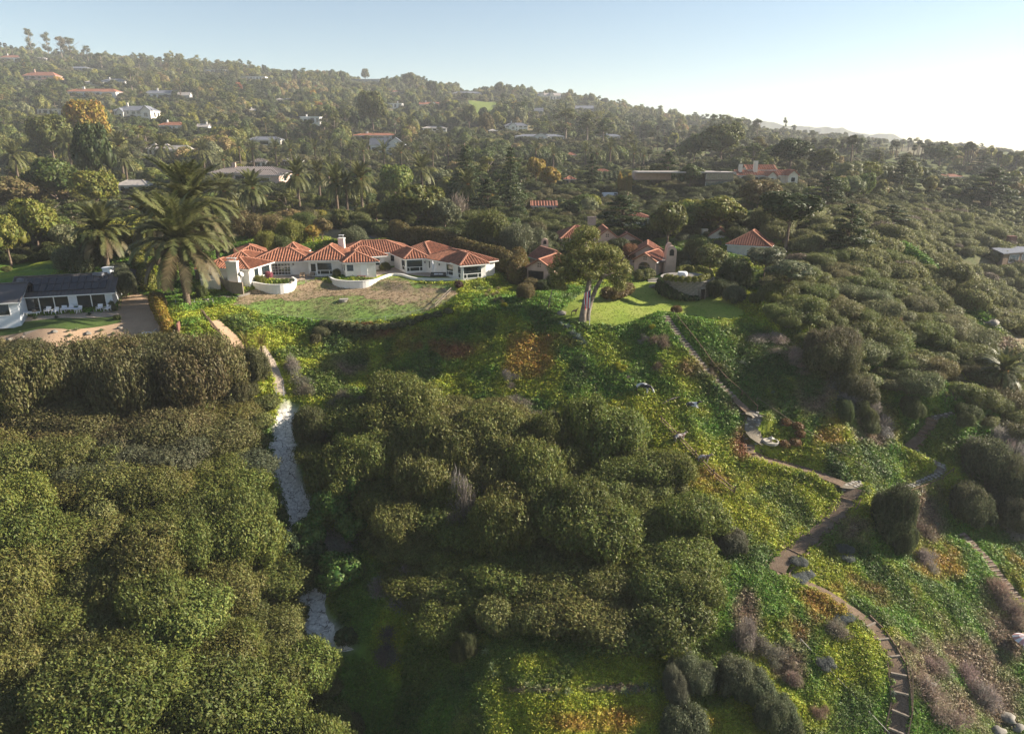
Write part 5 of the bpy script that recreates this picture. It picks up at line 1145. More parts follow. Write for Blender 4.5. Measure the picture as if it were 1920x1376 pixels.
for nm, poly, n0 in (('left', LEFT, 5), ('mid', MID, 9)):
    pts = fill(poly, 4.5, n0, .42); pts = pts[np.argsort(proj(pts)[2])]
    for i, p in enumerate(pts):
        u, v, d = proj(p); dr_ = polydist(p[0], p[1], ravine)[0]
        if dr_ < (4.6 if nm == 'left' and 790 < v < 960 else 3.3): continue
        n_ = float(fbm(p[0], p[1], 7, 2, 81)); c = np.array([.132, .152, .035])*rng.uniform(.82, 1.15)
        block = nm == 'left' and v < 850 and u < 425
        if block: c = np.array([.108, .102, .042])
        if n_ > .56: c = c*.6+np.array([.175, .15, .05])*.4
        if n_ < .40 and not block: c = c*.6+np.array([.15, .185, .035])*.4
        if nm == 'left' and 840 < v < 900 and 150 < u < 460: c = np.array([.11, .12, .065])
        hgt = .8+.85*float(smooth((fbm(p[0], p[1], 9, 2, 91)-.3)/.4)); sx = rng.uniform(1.15, 1.8)
        if block: hgt = max(.9, (3.9-p[2])/3.0) if v < 790 else 1.15; sx = 1.7
        s = (sx*rng.uniform(.9, 1.1), sx*rng.uniform(.9, 1.1), hgt*(rng.uniform(.95, 1.05) if block else rng.uniform(.75, 1.3)))
        tone = 'olive' if n_ <= .56 else 'brownish olive'
        FG.append((put_shrub(p, 'shrub', jitter(c, .14), s, 'coastal_shrub', None, 'shrub', 'dense shrubs of the foreground thickets'), p, tone, nm))
        TAKEN.append((p[0], p[1], 1.6))

FGDONE = True
# ------------------------------------------------------------------ single trees one can point to
def tree_at(kind, u, vb, wpx, hpx, colr, label, cat='tree', name=None, group=None, depth=None):
    """a tree whose foot stands at pixel (u,vb), wpx wide and hpx tall in the photograph's pixels"""
    p = hit(u, vb) if depth is None else np.array([*P(u, vb, depth)[:2], 0]);
    if depth is not None: p[2] = float(H(p[0], p[1]))
    d = proj(p)[2]; w = wpx/FPX*d; h = (hpx/FPX*d if depth is None else max(2, P(u, vb-hpx, d)[2]-p[2]))*1.02
    col = jitter(COLORS[colr] if isinstance(colr, str) else colr, .05); k = int(rng.integers(0, 99)); TAKEN.append((p[0], p[1], w*.32)); KEEP.append((u-wpx*.4, vb-hpx*.9, u+wpx*.4, vb-hpx*.35, d-w*.3)) if name is None and hpx > 14 else None; rz = rng.uniform(0, 6.28)
    e = empty(name or kind+'_tree', tuple(p), label, cat, group, rz)
    if kind == 'round':
        th = h*.28; link('crown', S['round', k % 6], e, (0, 0, th*.8), 0, (w/9.6, w/9.6, (h-th*.8)/6.3), col); link('trunk', TR[k % 4], e, (0, 0, 0), 0, (w/9.6, w/9.6, h/9.0))
    elif kind == 'bush': link('foliage', S['shrub', k % 7], e, (0, 0, -.1*h), 0, (w/6.0, w/6.0, h*1.1/3.5), col)
    elif kind == 'eucalyptus': link('crown', S['euc', k % 4], e, (0, 0, 0), 0, (w/10.5, w/10.5, h/18.5), col); link('trunk', S['euct', k % 4], e, (0, 0, 0), 0, (w/10.5, w/10.5, h/17.5))
    elif kind == 'cypress': link('crown', S['cypress', k % 3], e, (0, 0, 0), 0, (w/11.5, w/11.5, h/13.2), col); link('trunk', TCYP, e, (0, 0, 0), 0, (w/11.5, w/11.5, h/13.2))
    elif kind == 'conifer': link('crown', S['conifer', k % 2], e, (0, 0, 0), 0, (w/8.6, w/8.6, h/16.8), col); link('trunk', TSTRAIGHT, e, (0, 0, 0), 0, (w/8.6, w/8.6, h/16.2))
    elif kind == 'umbrella':
        c_ = link('crown', S['round', k % 6], e, (0, 0, h*.48), 0, (w/9.6, w/9.6, h*.52/6.3), col); link('trunk', TR[k % 4], e, (0, 0, 0), 0, (w/12, w/12, h*.72/4.6))
    elif kind == 'column': link('crown', S['shrub', k % 7], e, (0, 0, 0), 0, (w/5.6, w/5.6, h/3.3), col)
    elif kind == 'bare': link('branches', S['brush', k % 3], e, (0, 0, h*.1), 0, (w/3.9, w/3.9, h/1.7), (.22, .18, .14)); link('trunk', TR[k % 4], e, (0, 0, 0), 0, (w/9, w/9, h/6))
    return e
def date_palm(u, vc, wpx, vb, label, far=True, name='date_palm', young=False, colr=(.105, .112, .038), fronds=False, cat='palm tree', th=None, group=None):
    p = hit(u, vb); d = proj(p)[2]; R_ = wpx/2/FPX*d; zc = float(P(u, vc, d)[2]) if th is None else p[2]+th; hgt = zc-p[2]; TAKEN.append((p[0], p[1], 2.5 if not young else 1)); KEEP.append((u-wpx*.42, vc-wpx*.4, u+wpx*.42, vc+wpx*.45, d-2)) if wpx > 15 else None; e = empty(name, tuple(p), label, cat, group, rng.uniform(0, 6.28))
    col = jitter(colr, .1); mb = MB(); n = 9; r0 = (.42 if not young else .16)*min(1.25, max(.8, R_/4.6)); mb.tube([(.25*math.sin(i*.35)*(i/n), 0, -.5+(hgt+.5)*i/n) for i in range(n+1)], [r0*(1.25 if i == 0 else 1)*(1+.06*(i % 2)) for i in range(n+1)], 9); mb.build('trunk', M['palmbark'], e, True)
    tx = .25*math.sin(n*.35)
    if fronds:
        s = R_/3.9
        for i in range(104):
            t = i/104; k = min(3, int(t*4.2)); f = link('frond', FROND[k], e, (tx+.25*math.cos(i*2.4), .25*math.sin(i*2.4), hgt+.3-.5*t), 0, s*rng.uniform(.85, 1.08), jitter(colr if t < .8 else (.12, .10, .05), .12)); f.rotation_euler = (rng.uniform(-.25, .25), rng.uniform(-.12, .12), i*2.39996)
        MB().lathe([(.2, -.9), (.62, -.5), (.72, 0), (.35, .5)], (tx, 0, hgt), 10).build('crown_base', mat_dead, e, True)
    else:
        key = ('youngcrown', int(rng.integers(2))) if young else (('fardate', int(rng.integers(2))) if far else ('datecrown', int(rng.integers(3)))); base = 2.0 if young else (3.1 if far else 3.3); link('crown', S[key], e, (tx, 0, hgt), 0, R_/base, col)
        if not young: MB().lathe([(.2, -.9), (.65, -.5), (.72, 0), (.35, .6)], (tx, 0, hgt), 8).build('crown_base', mat_dead, e, True)
    return e
mat_dead = mat_plain('orange_palm_boots', (.26, .13, .045), .9, .1, .5, 4)
NEARP = [(352,452,172,572,'tallest date palm in front, at the corner of the patchy lawn'),(374,385,165,528,'big date palm directly behind the front one, beside the long house'),(298,408,100,500,'shaded date palm tucked left of the big pair, above the yellow hedge'),(203,432,104,512,'stout date palm standing behind the modern house beside the grey-green tree'),(415,440,62,520,'smaller date palm at the left end of the long tiled roof')]
for a in NEARP: date_palm(a[0], a[1], a[2], a[3], a[4], fronds=True)
DP = [(429,358,64,418),(479,352,62,418),(341,345,70,400),(563,328,58,400),(601,325,46,385),(634,340,60,402),(680,335,58,412),(652,348,46,408),(793,318,56,372),(877,345,52,398),(138,272,48,330),(37,293,46,345),(233,274,46,335),(310,277,46,325),(385,285,44,330),(452,276,34,316),(477,279,38,320),(520,277,38,318),(547,281,36,320),(593,278,36,318),(620,280,38,318),(658,281,36,320),(683,283,36,322),(722,282,38,325),(753,286,36,324),(783,284,36,322),(812,284,34,322),(841,273,32,318),(422,300,34,335),(355,325,44,372),(1004,280,32,320),(1037,290,34,325),(1097,282,30,318),(1118,288,26,318),(1143,278,38,318),(1187,288,36,318),(1206,292,24,318),(538,245,22,268),(500,233,20,258),(602,258,24,278),(640,262,22,280),(340,160,18,190),(392,180,22,198),(372,172,18,194),(930,205,10,222),(560,310,34,345),(618,312,36,350),(240,300,40,345)]
LANDM = [('the modern dark-roofed house',110,560,108),('the long tiled ranch house',640,490,132),('the pink stucco house',1215,495,138),('the round stone cellar',1290,545,128),('the stucco garage',1012,505,140),('the stucco villa',1120,450,160),('the broad red-roofed house',1400,455,165),('the two-storey glass pavilion',1347,338,255),('the cream Spanish house',1436,330,268),('the grey flat-roofed house',1885,465,180),('the ribbed-roof villa',462,330,320),('the flat-roofed cottage',250,352,300),('the cream farmhouse',300,284,420),('the blue-roofed gable house',720,280,440),('the red-roofed white villa',704,257,500),('the red-orange roofed hill villa',174,176,760),('the slate manor',252,214,680),('the fan-roofed pavilion',106,210,700),('the stepped hill house',76,147,850),('the slate-roofed hill house',306,180,760),('the white cube house',582,228,650),('the tent-roofed house',496,268,500),('the ridge-top glass house',684,152,1100),('the white box house',733,199,900),('the orange-roofed hill house',806,200,900),('the veranda house',876,178,1100),('the sunlit hill meadow',905,205,950),('the hill chateau',1030,183,1150),('the white two-chimney manor',968,240,650),('the blue-grey roofed row',1012,258,560),('the small red-roofed guest house',1195,415,205),('the coastal red-roofed house',1782,335,340),('the skyline colonnade house',474,150,1050),('the pale-roofed hollow house',815,243,700),('the blue slope-foot house',1146,258,560),('the tall lone fan palm',1590,290,330),('the leaning eucalyptus',1095,500,113),('the front date palm',352,470,105),('the dry orchard',560,440,165)]
ADJN = {}
def describe(base, p, pad=''):
    """where it stands, by the nearest landmark in view"""
    u, v, d = [float(q) for q in proj(p)]; best = None
    for nm, lu, lv, ld in LANDM:
        c = math.hypot((u-lu), (v-lv)*1.6)/(1+0*ld)
        if best is None or c < best[0]: best = (c, nm, lu, lv, ld)
    c, nm, lu, lv, ld = best
    rel = ('behind' if d > ld else 'in front of') if abs(u-lu) < 32 and c < 90 else ('to the right of' if u > lu else 'to the left of')
    if c < 30 and rel.startswith('to the'): rel = 'close beside'
    return (base, rel, nm, c)
DESC = []                                         # (object, base, relation, landmark, distance) settled at the end
def desc(o, base, p): b_ = describe(base, p); DESC.append((o,)+b_); return o
for i, (u, vc, w, vb) in enumerate(DP):
    far = w < 40; e = date_palm(u, vc, w, vb, None, far, group='date palms of the plateau'); desc(e, 'date palm' if i % 2 else 'round-headed date palm', np.array(e.location))
date_palm(1872, 692, 78, 745, 'wide date palm rooted in the bluff scrub near the right edge', False, colr=(.09, .10, .035))
for (u, vc, w, vb, t) in [(463,640,44,668,'young palm with yellowing fronds leaning over the sandy path'),(492,642,46,672,'second young palm, just right of its twin over the path'),(485,686,52,708,'low bushy young palm below the path bend'),(1090,395,26,420,'small feather palm behind the villa')]:
    date_palm(u, vc, w, vb, t, young=True, colr=(.20, .17, .035) if vc > 600 else (.1, .12, .04), name='young_palm')
def fan_palm(u, vt, wpx, vb, label=None, depth=None):
    p = hit(u, vb) if depth is None else P(u, vb, depth)
    if depth is not None: p[2] = float(H(p[0], p[1]))
    d = proj(p)[2]; R_ = max(wpx/2/FPX*d, .8); zc = float(P(u, vt, d)[2]); e = empty('fan_palm', tuple(p), label, 'palm tree', 'tall fan palms of the coast', rng.uniform(0, 6.28)); h = zc-p[2]; KEEP.append((u-wpx*.45, vt-2, u+wpx*.45, vt+8, d-2))
    lean = rng.uniform(-.04, .04)*h; mb = MB().tube([(lean*(i/6)**2, 0, -1+(h+1)*i/6) for i in range(7)], [.38*(1-.4*i/6)*max(.8, R_/1.9) for i in range(7)], 6); mb.build('trunk', M['palmbark'], e, True); link('crown', S['fancrown', int(rng.integers(2))], e, (lean, 0, h), 0, R_/1.75, jitter((.075, .085, .035), .15)); TAKEN.append((p[0], p[1], 1)); return e
e = fan_palm(1593, 262, 20, 318, 'tallest lone fan palm standing above the coastal trees')
FP = [(1737,272,10,300),(1744,274,10,302),(1752,277,9,304),(1761,272,10,300),(1768,270,10,302),(1726,273,11,300),(1731,277,9,302),(1805,276,12,315),(1811,272,13,314),(1816,274,12,314),(1820,278,11,312),(1835,285,11,308),(1857,281,8,300),(1868,290,14,318),(1890,290,12,320),(1902,296,12,322),
 (267,107,8,128),(303,111,8,132),(297,119,7,130),(262,116,9,132),(269,121,9,132),(5,84,8,112),(15,86,8,113),(27,90,7,116),(555,136,12,152),(645,146,6,160),(104,188,9,206),(116,188,8,205),(287,148,6,175)]
for (u, vt, w, vb) in FP: desc(fan_palm(u, vt, w, vb), 'fan palm', np.array(hit(u, vb)))
r_ = np.random.default_rng(77)
for i in range(150):
    if i < 85: u = r_.uniform(1180, 1345); vt = 225+(u-1180)*.18+r_.uniform(0, 62); vb = vt+r_.uniform(16, 26)
    else: u = r_.uniform(1470, 1725); vt = r_.uniform(263, 278)+(u > 1650)*0; vb = vt+r_.uniform(16, 30)
    p = hit(u, vb); 
    if proj(p)[2] > 1500 or not clear_of(p, 6, 14): continue
    desc(fan_palm(u, vt, r_.uniform(8, 12), vb), 'fan palm', p)
MT = [('conifer',875,392,84,120,'dark green','broad dark conifer left of the tall star-shaped pine'),('conifer',958,398,70,122,'dark green','tall star-branched pine with a straight bare top'),('cypress',915,405,80,70,'dark green','low dark conifer between the two tall pines'),
 ('cypress',1165,445,125,78,'dark green','large dark spreading cypress behind the stucco house'),('cypress',1110,352,44,62,'dark green','dense dark upright cypress by the clipped hedge'),('cypress',1250,352,62,66,'dark green','feathery dark cedar in front of the glass house wing'),('cypress',1548,392,88,66,'dark green','layered dark Monterey-type cypress right of the Spanish house'),
 ('cypress',1688,355,58,54,'dark green','dark wind-shaped cypress on the coast hedge line'),('cypress',1852,392,110,78,'dark green','big layered dark cypress on the right bluff'),('cypress',1838,330,70,36,'dark green','flat-topped dark cypress above the big layered one'),('cypress',1668,428,100,44,'dark green','low dark cypress mass on the bluff shelf'),
 ('umbrella',1472,478,150,108,'dark green','wide umbrella-shaped pine beside the broad red roof'),('cypress',1585,482,96,100,'dark green','dark leaning cypress at the edge of the bluff'),('round',1250,468,84,84,'olive','olive oak between the stucco house and the red roof'),('round',1345,440,110,66,'yellow-green','sunlit lobed oak left of the umbrella pine'),('round',1420,398,92,56,'brownish','brownish domed oak below the Spanish house'),('round',1330,520,80,58,'olive','broad dark-leaved tree behind the round stone cellar'),
 ('umbrella',1430,540,90,72,'grey-green','open grey-green pine above the right end of the lawn'),('umbrella',1475,560,96,66,'grey-green','sprawling grey-green pine next to the first, over the slope edge'),('bush',1376,545,68,62,'dark green','dense clipped round tree at the back of the lawn'),('umbrella',1284,522,30,32,'grey-green','small mushroom-shaped pine on a thin trunk behind the terrace'),
 ('round',745,388,76,72,'pale green','bright pale green rounded tree behind the orchard'),('round',785,436,118,84,'olive','large olive oak behind the driveway'),('round',735,430,60,52,'olive','smaller oak at the left of the large one'),('round',835,440,70,64,'grey-green','loose greyish tree right of the large oak'),('bush',915,462,86,64,'olive','large rounded olive bush in the hedged garden'),('bush',968,480,70,56,'grey-green','silvery feathery shrub beside the hedge'),('bush',1000,478,56,48,'grey-green','second silvery shrub left of the villa'),
 ('bare',860,412,48,46,'brownish','bare branching tree in the middle garden'),('round',1005,352,44,50,'golden','golden yellow tree behind the tall conifers'),('round',1030,362,46,44,'golden','lower golden tree beside the first'),('column',1161,372,9,42,'golden','left golden columnar poplar'),('column',1169,374,8,36,'golden','middle golden columnar poplar'),('column',1179,374,10,42,'golden','right golden columnar poplar'),('round',918,390,30,26,'golden','small round tree with orange-yellow top'),
 ('round',190,372,78,128,'dark green','very dark tall tree left of the palms'),('round',175,300,88,100,'golden','big golden-olive eucalyptus mass on the left'),('round',105,318,90,90,'olive','olive eucalyptus left of the golden one'),('round',110,395,110,90,'mid green','broad green tree behind the modern house'),('round',185,405,100,78,'yellow-green','yellow-green oak behind the stout palm'),('round',75,480,100,100,'yellow-green','large lobed yellow-green oak behind the modern house'),('round',22,500,80,90,'yellow-green','second lobed oak at the left edge'),('round',30,400,110,64,'brownish','brown dry-looking tree at the left edge'),
 ('bush',150,512,92,48,'grey-green','rounded grey-green olive tree over the modern house roof'),('bush',237,560,40,60,'grey-green','silvery shrub tree by the white chimney'),('bush',222,530,46,34,'grey-green','silvery olive behind the white chimney'),
 ('round',605,455,44,44,'brownish','umbrella-trained orchard tree behind the ridge chimney'),('round',588,458,40,34,'golden','small golden orchard tree'),('bush',545,462,60,48,'yellow-green','yellow-green orchard shrub behind the long roof'),('bush',470,448,72,44,'brownish','brownish dry shrub beside the orchard'),('bush',510,440,56,36,'brownish','brownish dry shrub in the orchard middle'),('bush',500,475,44,40,'yellow-green','yellow-green shrub over the left roofs'),('bush',530,480,40,36,'mid green','green shrub against the rear roof'),('bush',665,462,56,34,'grey-green','grey-leaved bush right of the chimney'),('bush',570,430,50,30,'mid green','small green orchard tree in the back row'),('round',640,430,40,34,'olive','olive orchard tree in the back row'),
 ('eucalyptus',62,112,28,52,'olive','tallest airy eucalyptus on the left skyline'),('eucalyptus',93,114,26,50,'grey-green','second airy eucalyptus on the left skyline'),('eucalyptus',118,118,34,46,'brownish','dense brownish eucalyptus of the skyline grove'),('eucalyptus',137,120,38,44,'olive','broad eucalyptus at the centre of the skyline grove'),('eucalyptus',167,124,22,36,'grey-green','thin flat-topped eucalyptus right of the grove'),('eucalyptus',250,184,38,56,'grey-green','white-trunked leaning eucalyptus on the slope'),('eucalyptus',192,132,30,30,'olive','spreading eucalyptus at the edge of the grove'),
 ('round',686,156,17,24,'olive','lone lollipop-shaped tree on the ridge'),('round',938,184,27,27,'olive','lone rounded tree on the ridge by the meadow'),('round',875,174,24,15,'grey-green','domed tree behind the ridge-top veranda house'),('umbrella',875,199,22,22,'dark green','small umbrella tree standing in the sunlit meadow'),('round',497,143,12,18,'dark green','small dark egg-shaped tree on the skyline'),('conifer',418,150,14,22,'dark green','dark spiky conifer beside the beige skyline house'),('conifer',445,152,20,32,'olive','tall pine beside the white colonnade'),('umbrella',1098,200,12,17,'dark green','wind-blown pine on the ridge'),('umbrella',1108,202,12,19,'dark green','second wind-blown pine on the ridge'),('round',770,172,38,32,'olive','broad dark oak on the ridge'),('round',808,180,22,26,'dark green','twin dark oak on the ridge'),('round',815,181,18,25,'mid green','second twin oak on the ridge'),
 ('eucalyptus',1305,243,24,24,'olive','feathery eucalyptus on the descending skyline'),('eucalyptus',1418,272,34,46,'grey-green','airy eucalyptus against the distant mountains'),('eucalyptus',1468,268,13,44,'grey-green','slim pole-like eucalyptus against the mountains'),('eucalyptus',1484,268,18,32,'grey-green','leaning sparse eucalyptus right of the slim one'),('eucalyptus',1522,275,30,30,'grey-green','clumped eucalyptus in front of the mountains'),
 ('round',700,252,64,72,'olive','large feathery eucalyptus above the red-roofed villa'),('round',912,260,34,44,'brownish','rusty brown tree in the shaded hollow'),('round',880,245,34,42,'olive','domed olive tree in the shaded hollow'),('eucalyptus',1060,268,60,62,'olive','big eucalyptus grove tree above the blue-roofed row'),('eucalyptus',1100,270,56,56,'olive','dense eucalyptus right of the grove centre'),('eucalyptus',1130,275,50,50,'mid green','eucalyptus at the dark end of the grove'),('round',1350,310,90,70,'olive','tall broad eucalyptus behind the glass pavilion'),('round',1300,312,60,56,'mid green','leafy tree left of the broad eucalyptus'),('round',1292,362,56,50,'mid green','leafy tree before the blank wing of the glass pavilion'),('round',1232,352,40,40,'olive','olive tree before the left end of the long flat roof'),('round',1480,322,90,56,'dark green','dark pine mass behind the Spanish house'),('round',1540,325,60,40,'olive','olive tree right of the dark pine mass'),('round',1760,312,66,36,'mid green','rounded feathery green tree below the palm cluster'),
 ('column',348,256,10,22,'yellow-green','bright yellow-green cone-shaped tree on the lower hill'),('round',497,242,16,18,'rust','red-leaved tree on the hillside'),('round',565,282,20,14,'rust','small rust-coloured tree by the palms')]
for t in MT: tree_at(*t)
# hedges ---------------------------------------------------------------------------------------------------------
def hedge(name, label, px, w, h, colr, step=1.1, seed=0, cat='hedge', key='scrub', zf=None, closed=False, hf=None):
    L = (px if px and len(px[0]) == 3 else [hit(u, v) for u, v in px]) if zf is None else [np.array([*pl(u, v, zf)[:2], zf]) for u, v in px]
    r = np.random.default_rng(seed); e = empty(name, tuple(L[0]), label, cat); Vs = []; Fs = []; off = 0; tot = 0
    for a, b in zip(L, L[1:]+(L[:1] if closed else [])):
        n = max(1, int(np.linalg.norm((b-a)[:2])/step))
        for i in range(n):
            tot += 1; h = h if hf is None else hf(tot)
            c = a+(b-a)*(i+.5)/n; gz = float(H(c[0], c[1])) if zf is None else zf
            bl = [(c[0]-L[0][0]+r.normal()*.1, c[1]-L[0][1]+r.normal()*.1, gz-L[0][2]+h*.5, w*.55, w*.55, h*.55), (c[0]-L[0][0], c[1]-L[0][1], gz-L[0][2]+h*.8, w*.42, w*.42, h*.3)]
            k = int(150*(w*h)**.7/step*1.1)+60; p, nr = blob_points(bl, k, r, .85, 1.08, -.2); sz = min(.42, .2+.02*w*h); V, F = leaf_quads(p, nr+r.normal(size=nr.shape)*.7, nr*.5+np.array([0, 0, .6])+r.normal(size=nr.shape)*.5, sz, .5, r); Vs.append(V); Fs.append(F+off); off += len(V)
            Vc, Fc = core(bl, .86, ICO1, 0); Vs.append(Vc); Fs.append(Fc+off); off += len(Vc)
            TAKEN.append((c[0], c[1], w*.5))
    me = mesh_np('foliage', np.concatenate(Vs), [f for f in Fs], M['leaf']); link('foliage', me, e, (0, 0, 0), 0, None, COLORS[colr] if isinstance(colr, str) else colr); return e
hedge('clipped_hedge', 'tall yellow-green hedge dividing the gravel garden from the palms', [(262,500),(272,525),(285,552)], 2.6, 3.4, 'yellow-green', seed=1)
hedge('clipped_hedge', 'lower orange-yellow hedge running down beside the two loungers', [(292,572),(303,600),(312,625),(322,642)], 1.9, 2.3, (.24,.17,.025), seed=2)
hedge('tall_hedge', 'long tall brown-green hedge behind the right half of the ranch house', [(740,452),(800,466),(860,484),(915,506),(955,522)], 4.0, 4.6, (.115,.095,.03), 1.6, seed=3)
hedge('tall_hedge', 'rounded hedge clump between the ranch house and the stucco garage', [(968,540),(975,520),(972,505)], 3.4, 4.4, (.13,.10,.03), 1.5, seed=4)
hedge('clipped_hedge', 'long dark clipped hedge on the mesa left of the layered cypress', [(1120,345),(1215,338)], 3, 4.5, 'dark green', 2.6, seed=5)
hedge('tall_hedge', 'broad dark hedge mass on the coast beyond the layered cypress', [(1575,345),(1640,345),(1690,343)], 9, 8, 'olive', 5, seed=6)
hedge('clipped_hedge', 'dark clipped hedge below the glass pavilion lawn', [(1325,366),(1400,369),(1470,367),(1530,368)], 3, 1.8, 'olive', 3, seed=7)
hedge('rim_hedge', 'yellow-green hedge growing round the rim of the stone cellar', [(cc[0]+(RC-.45)*math.cos(a), cc[1]+(RC-.45)*math.sin(a)) for a in []] or [(1247,526),(1262,529.5),(1285,531.5),(1308,531),(1325,527),(1331,521),(1324,514),(1308,510)], 1.15, 1.15, 'yellow-green', .8, seed=8, zf=zR)
hedge('rim_hedge', 'small clipped hedge at the back of the cellar terrace', [(1300,510),(1285,507),(1272,511)], .8, 1.0, 'yellow-green', .7, seed=9, zf=zR)
hedge('sloping_hedge', 'dark clipped hedge slanting down across the cellar wall', [np.array([cc[0]+(RC+.9)*math.cos(R(a)), cc[1]+(RC+.9)*math.sin(R(a)), float(H(cc[0]+(RC+.9)*math.cos(R(a)), cc[1]+(RC+.9)*math.sin(R(a))))]) for a in range(190, 282, 10)], 1.3, 1.5, (.055,.085,.025), .9, seed=10, hf=lambda i: max(.9, 3.3-.30*i))
hedge('flower_bed_shrub', 'rounded bronze-green shrub bed at the foot of the leaning eucalyptus', [(1130,562),(1145,566),(1165,562),(1178,552)], 2.4, 2.2, (.12,.085,.03), 1.2, seed=11)
hedge('flower_bed_shrub', 'bushy planting below the arched window', [(1188,528),(1205,528),(1222,524)], 2.2, 2.1, 'olive', 1.2, seed=12)
hedge('flower_bed_shrub', 'spiky red-brown shrub clump at the terrace wall end', [(852,543),(866,541)], 1.4, 1.3, (.06,.03,.02), 1.0, seed=13)
hedge('slope_hedge', 'pale scrub rim along the front edge of the patchy lawn', [(600,612),(650,618),(700,622),(760,616),(810,600),(850,588)], 1.6, 1.1, (.09,.10,.04), 1.3, seed=14)
for (u, v, w, h, c_, lb, nm) in [(505,523,16,13,(.42,.14,.17),'pink flowering bush between the angled bay and the round planter','flowering_bush'),(487,534,22,17,'yellow-green','wide green bush below the left bay window','garden_bush'),(632,521,16,16,'olive','round bush between the glazed bay and the projecting front room','garden_bush'),(722,508,22,16,'olive','rounded bush in the inner courtyard corner','garden_bush'),(434,533,14,16,'dark green','dark bush below the wall chimney','garden_bush'),(1268,588,22,14,(.14,.09,.03),'bronze rounded bush at the top of the long stairway','garden_bush'),(380,560,22,24,'mid green','leafy bush at the foot of the front palm','garden_bush'),(300,580,28,30,'brownish','dry brown bush between the hedge and the palms','garden_bush'),(1450,570,34,22,'yellow-green','round bright bush at the right end of the slope edge','garden_bush'),(1418,572,30,20,'olive','yellow-tipped bush at the right end of the lawn','garden_bush'),(985,575,16,60,(.055,.08,.03),'slender leaning tree with a pale bare stem on the green bank','garden_bush'),(1520,492,34,14,(.30,.02,.03),'crimson flowering bush beside the dark cypress','flowering_bush'),(1448,592,24,9,(.32,.10,.03),'orange flowering ground bush at the slope edge','flowering_bush'),(690,470,20,14,'golden','low golden bush beside the driveway','garden_bush'),(220,600,14,9,'mid green','small green bush at the end of the turf strip','garden_bush'),(212,585,14,20,'grey-green','silvery shrub at the corner of the glass doors','garden_bush')]:
    if nm == 'garden_bush' and h == 60: continue
    tree_at('bush', u, v, w, h, c_, lb, 'bush', nm)
for (u, v, w, h, c_, lb) in [(996,548,34,26,'brownish','reddish-brown bush before the garage, left'),(1018,548,30,22,'dark green','dark shrub before the garage opening'),(1040,542,34,30,'olive','olive shrub at the garage corner'),(985,562,36,30,'brownish','ochre bush on the bank left of the garage'),(1060,528,40,34,'dark green','dark shrub behind the leaning trunk, left'),(1160,520,40,34,'golden','rust-gold vine bush between villa and arched window'),(1180,495,36,36,'rust','rust-leaved climber over the stucco house roof edge'),(1345,560,46,36,'dark green','dark shrub right of the stone cellar'),(1375,568,44,34,'grey-green','agave-toned shrub mass at the right lawn edge'),(1205,500,26,20,'olive','shrub against the left wall of the stucco house'),(1100,520,40,20,'dark green','low dark shrub at the back of the bright lawn'),(1275,505,36,34,'dark green','dark tree bush behind the cellar terrace'),(1300,500,44,50,'olive','olive dome behind the cellar terrace')]:
    tree_at('bush', u, v, w, h, c_, lb, 'bush', 'garden_bush')
# ------------------------------------------------------------------ the leaning eucalyptus on the lawn
def big_eucalyptus():
    b0 = hit(1092, 603); d = proj(b0)[2]; e = empty('leaning_eucalyptus', tuple(b0), 'big eucalyptus with two leaning grey trunks at the front of the bright lawn', 'tree')
    def q(u, v, dd=0): p = P(u, v, d+dd); return tuple(p-b0)
    mb = MB()
    mb.tube([(0, 0, -.6), q(1093, 590), q(1099, 560), q(1104, 535), q(1106, 520, .5), q(1104, 500, 1), q(1100, 475, 1), q(1098, 450, 1)], [.72, .58, .5, .43, .36, .28, .2, .12], 10)
    mb.build('trunk', M['palebark'], e, True)
    mb = MB().tube([(1.0, .3, -.6), q(1101, 592, .4), q(1108, 565, .6), q(1118, 540, .8), q(1128, 522, 1), q(1140, 500, 1.5), q(1148, 480, 1.5)], [.56, .48, .4, .35, .3, .22, .14], 10); mb.build('trunk', M['palebark'], e, True)
    L = [((1104, 520), (1080, 505), (1055, 500)), ((1106, 512), (1085, 490), (1065, 470)), ((1128, 520), (1150, 512), (1165, 510)), ((1140, 500), (1165, 490), (1172, 480)), ((1098, 470), (1098, 450), (1085, 435)), ((1104, 500), (1118, 480), (1125, 462))]
    for k, l in enumerate(L): MB().tube([q(u, v, (k % 3-1)*1.5*i) for i, (u, v) in enumerate(l)], [.26, .16, .06], 6).build('limb', M['palebark'], e, True)
    r = np.random.default_rng(61); bl = []
    for (u, v, ru, rv) in [(1098,436,24,16),(1082,445,18,12),(1112,440,16,14),(1070,462,20,14),(1098,468,26,16),(1128,470,24,18),(1150,480,22,18),(1060,485,24,16),(1090,492,30,18),(1120,495,30,18),(1158,500,22,18),(1048,508,24,16),(1072,515,26,14),(1105,512,26,14),(1170,512,16,16),(1165,530,14,16),(1040,525,16,12),(1055,535,12,10),(1150,520,18,14)]:
        for dd in (-2.0, 1.6):
            c = q(u+r.uniform(-5, 5), v+r.uniform(-4, 4), dd+r.uniform(-1, 1)); k = d/FPX*.86; bl.append((*c, ru*k*.95, ru*k*.95, rv*k*.95))
    me = crown_mesh('crown', bl, 17000, .36, .5, -.1, .7, .6, 62, .65, 1.18, -1.1, .5, .9, 1); link('crown', me, e, (0, 0, 0), 0, None, (.185, .19, .05))
    return b0, d
TB, TD = big_eucalyptus()
KEEP.append((1035,425,1180,545,100))
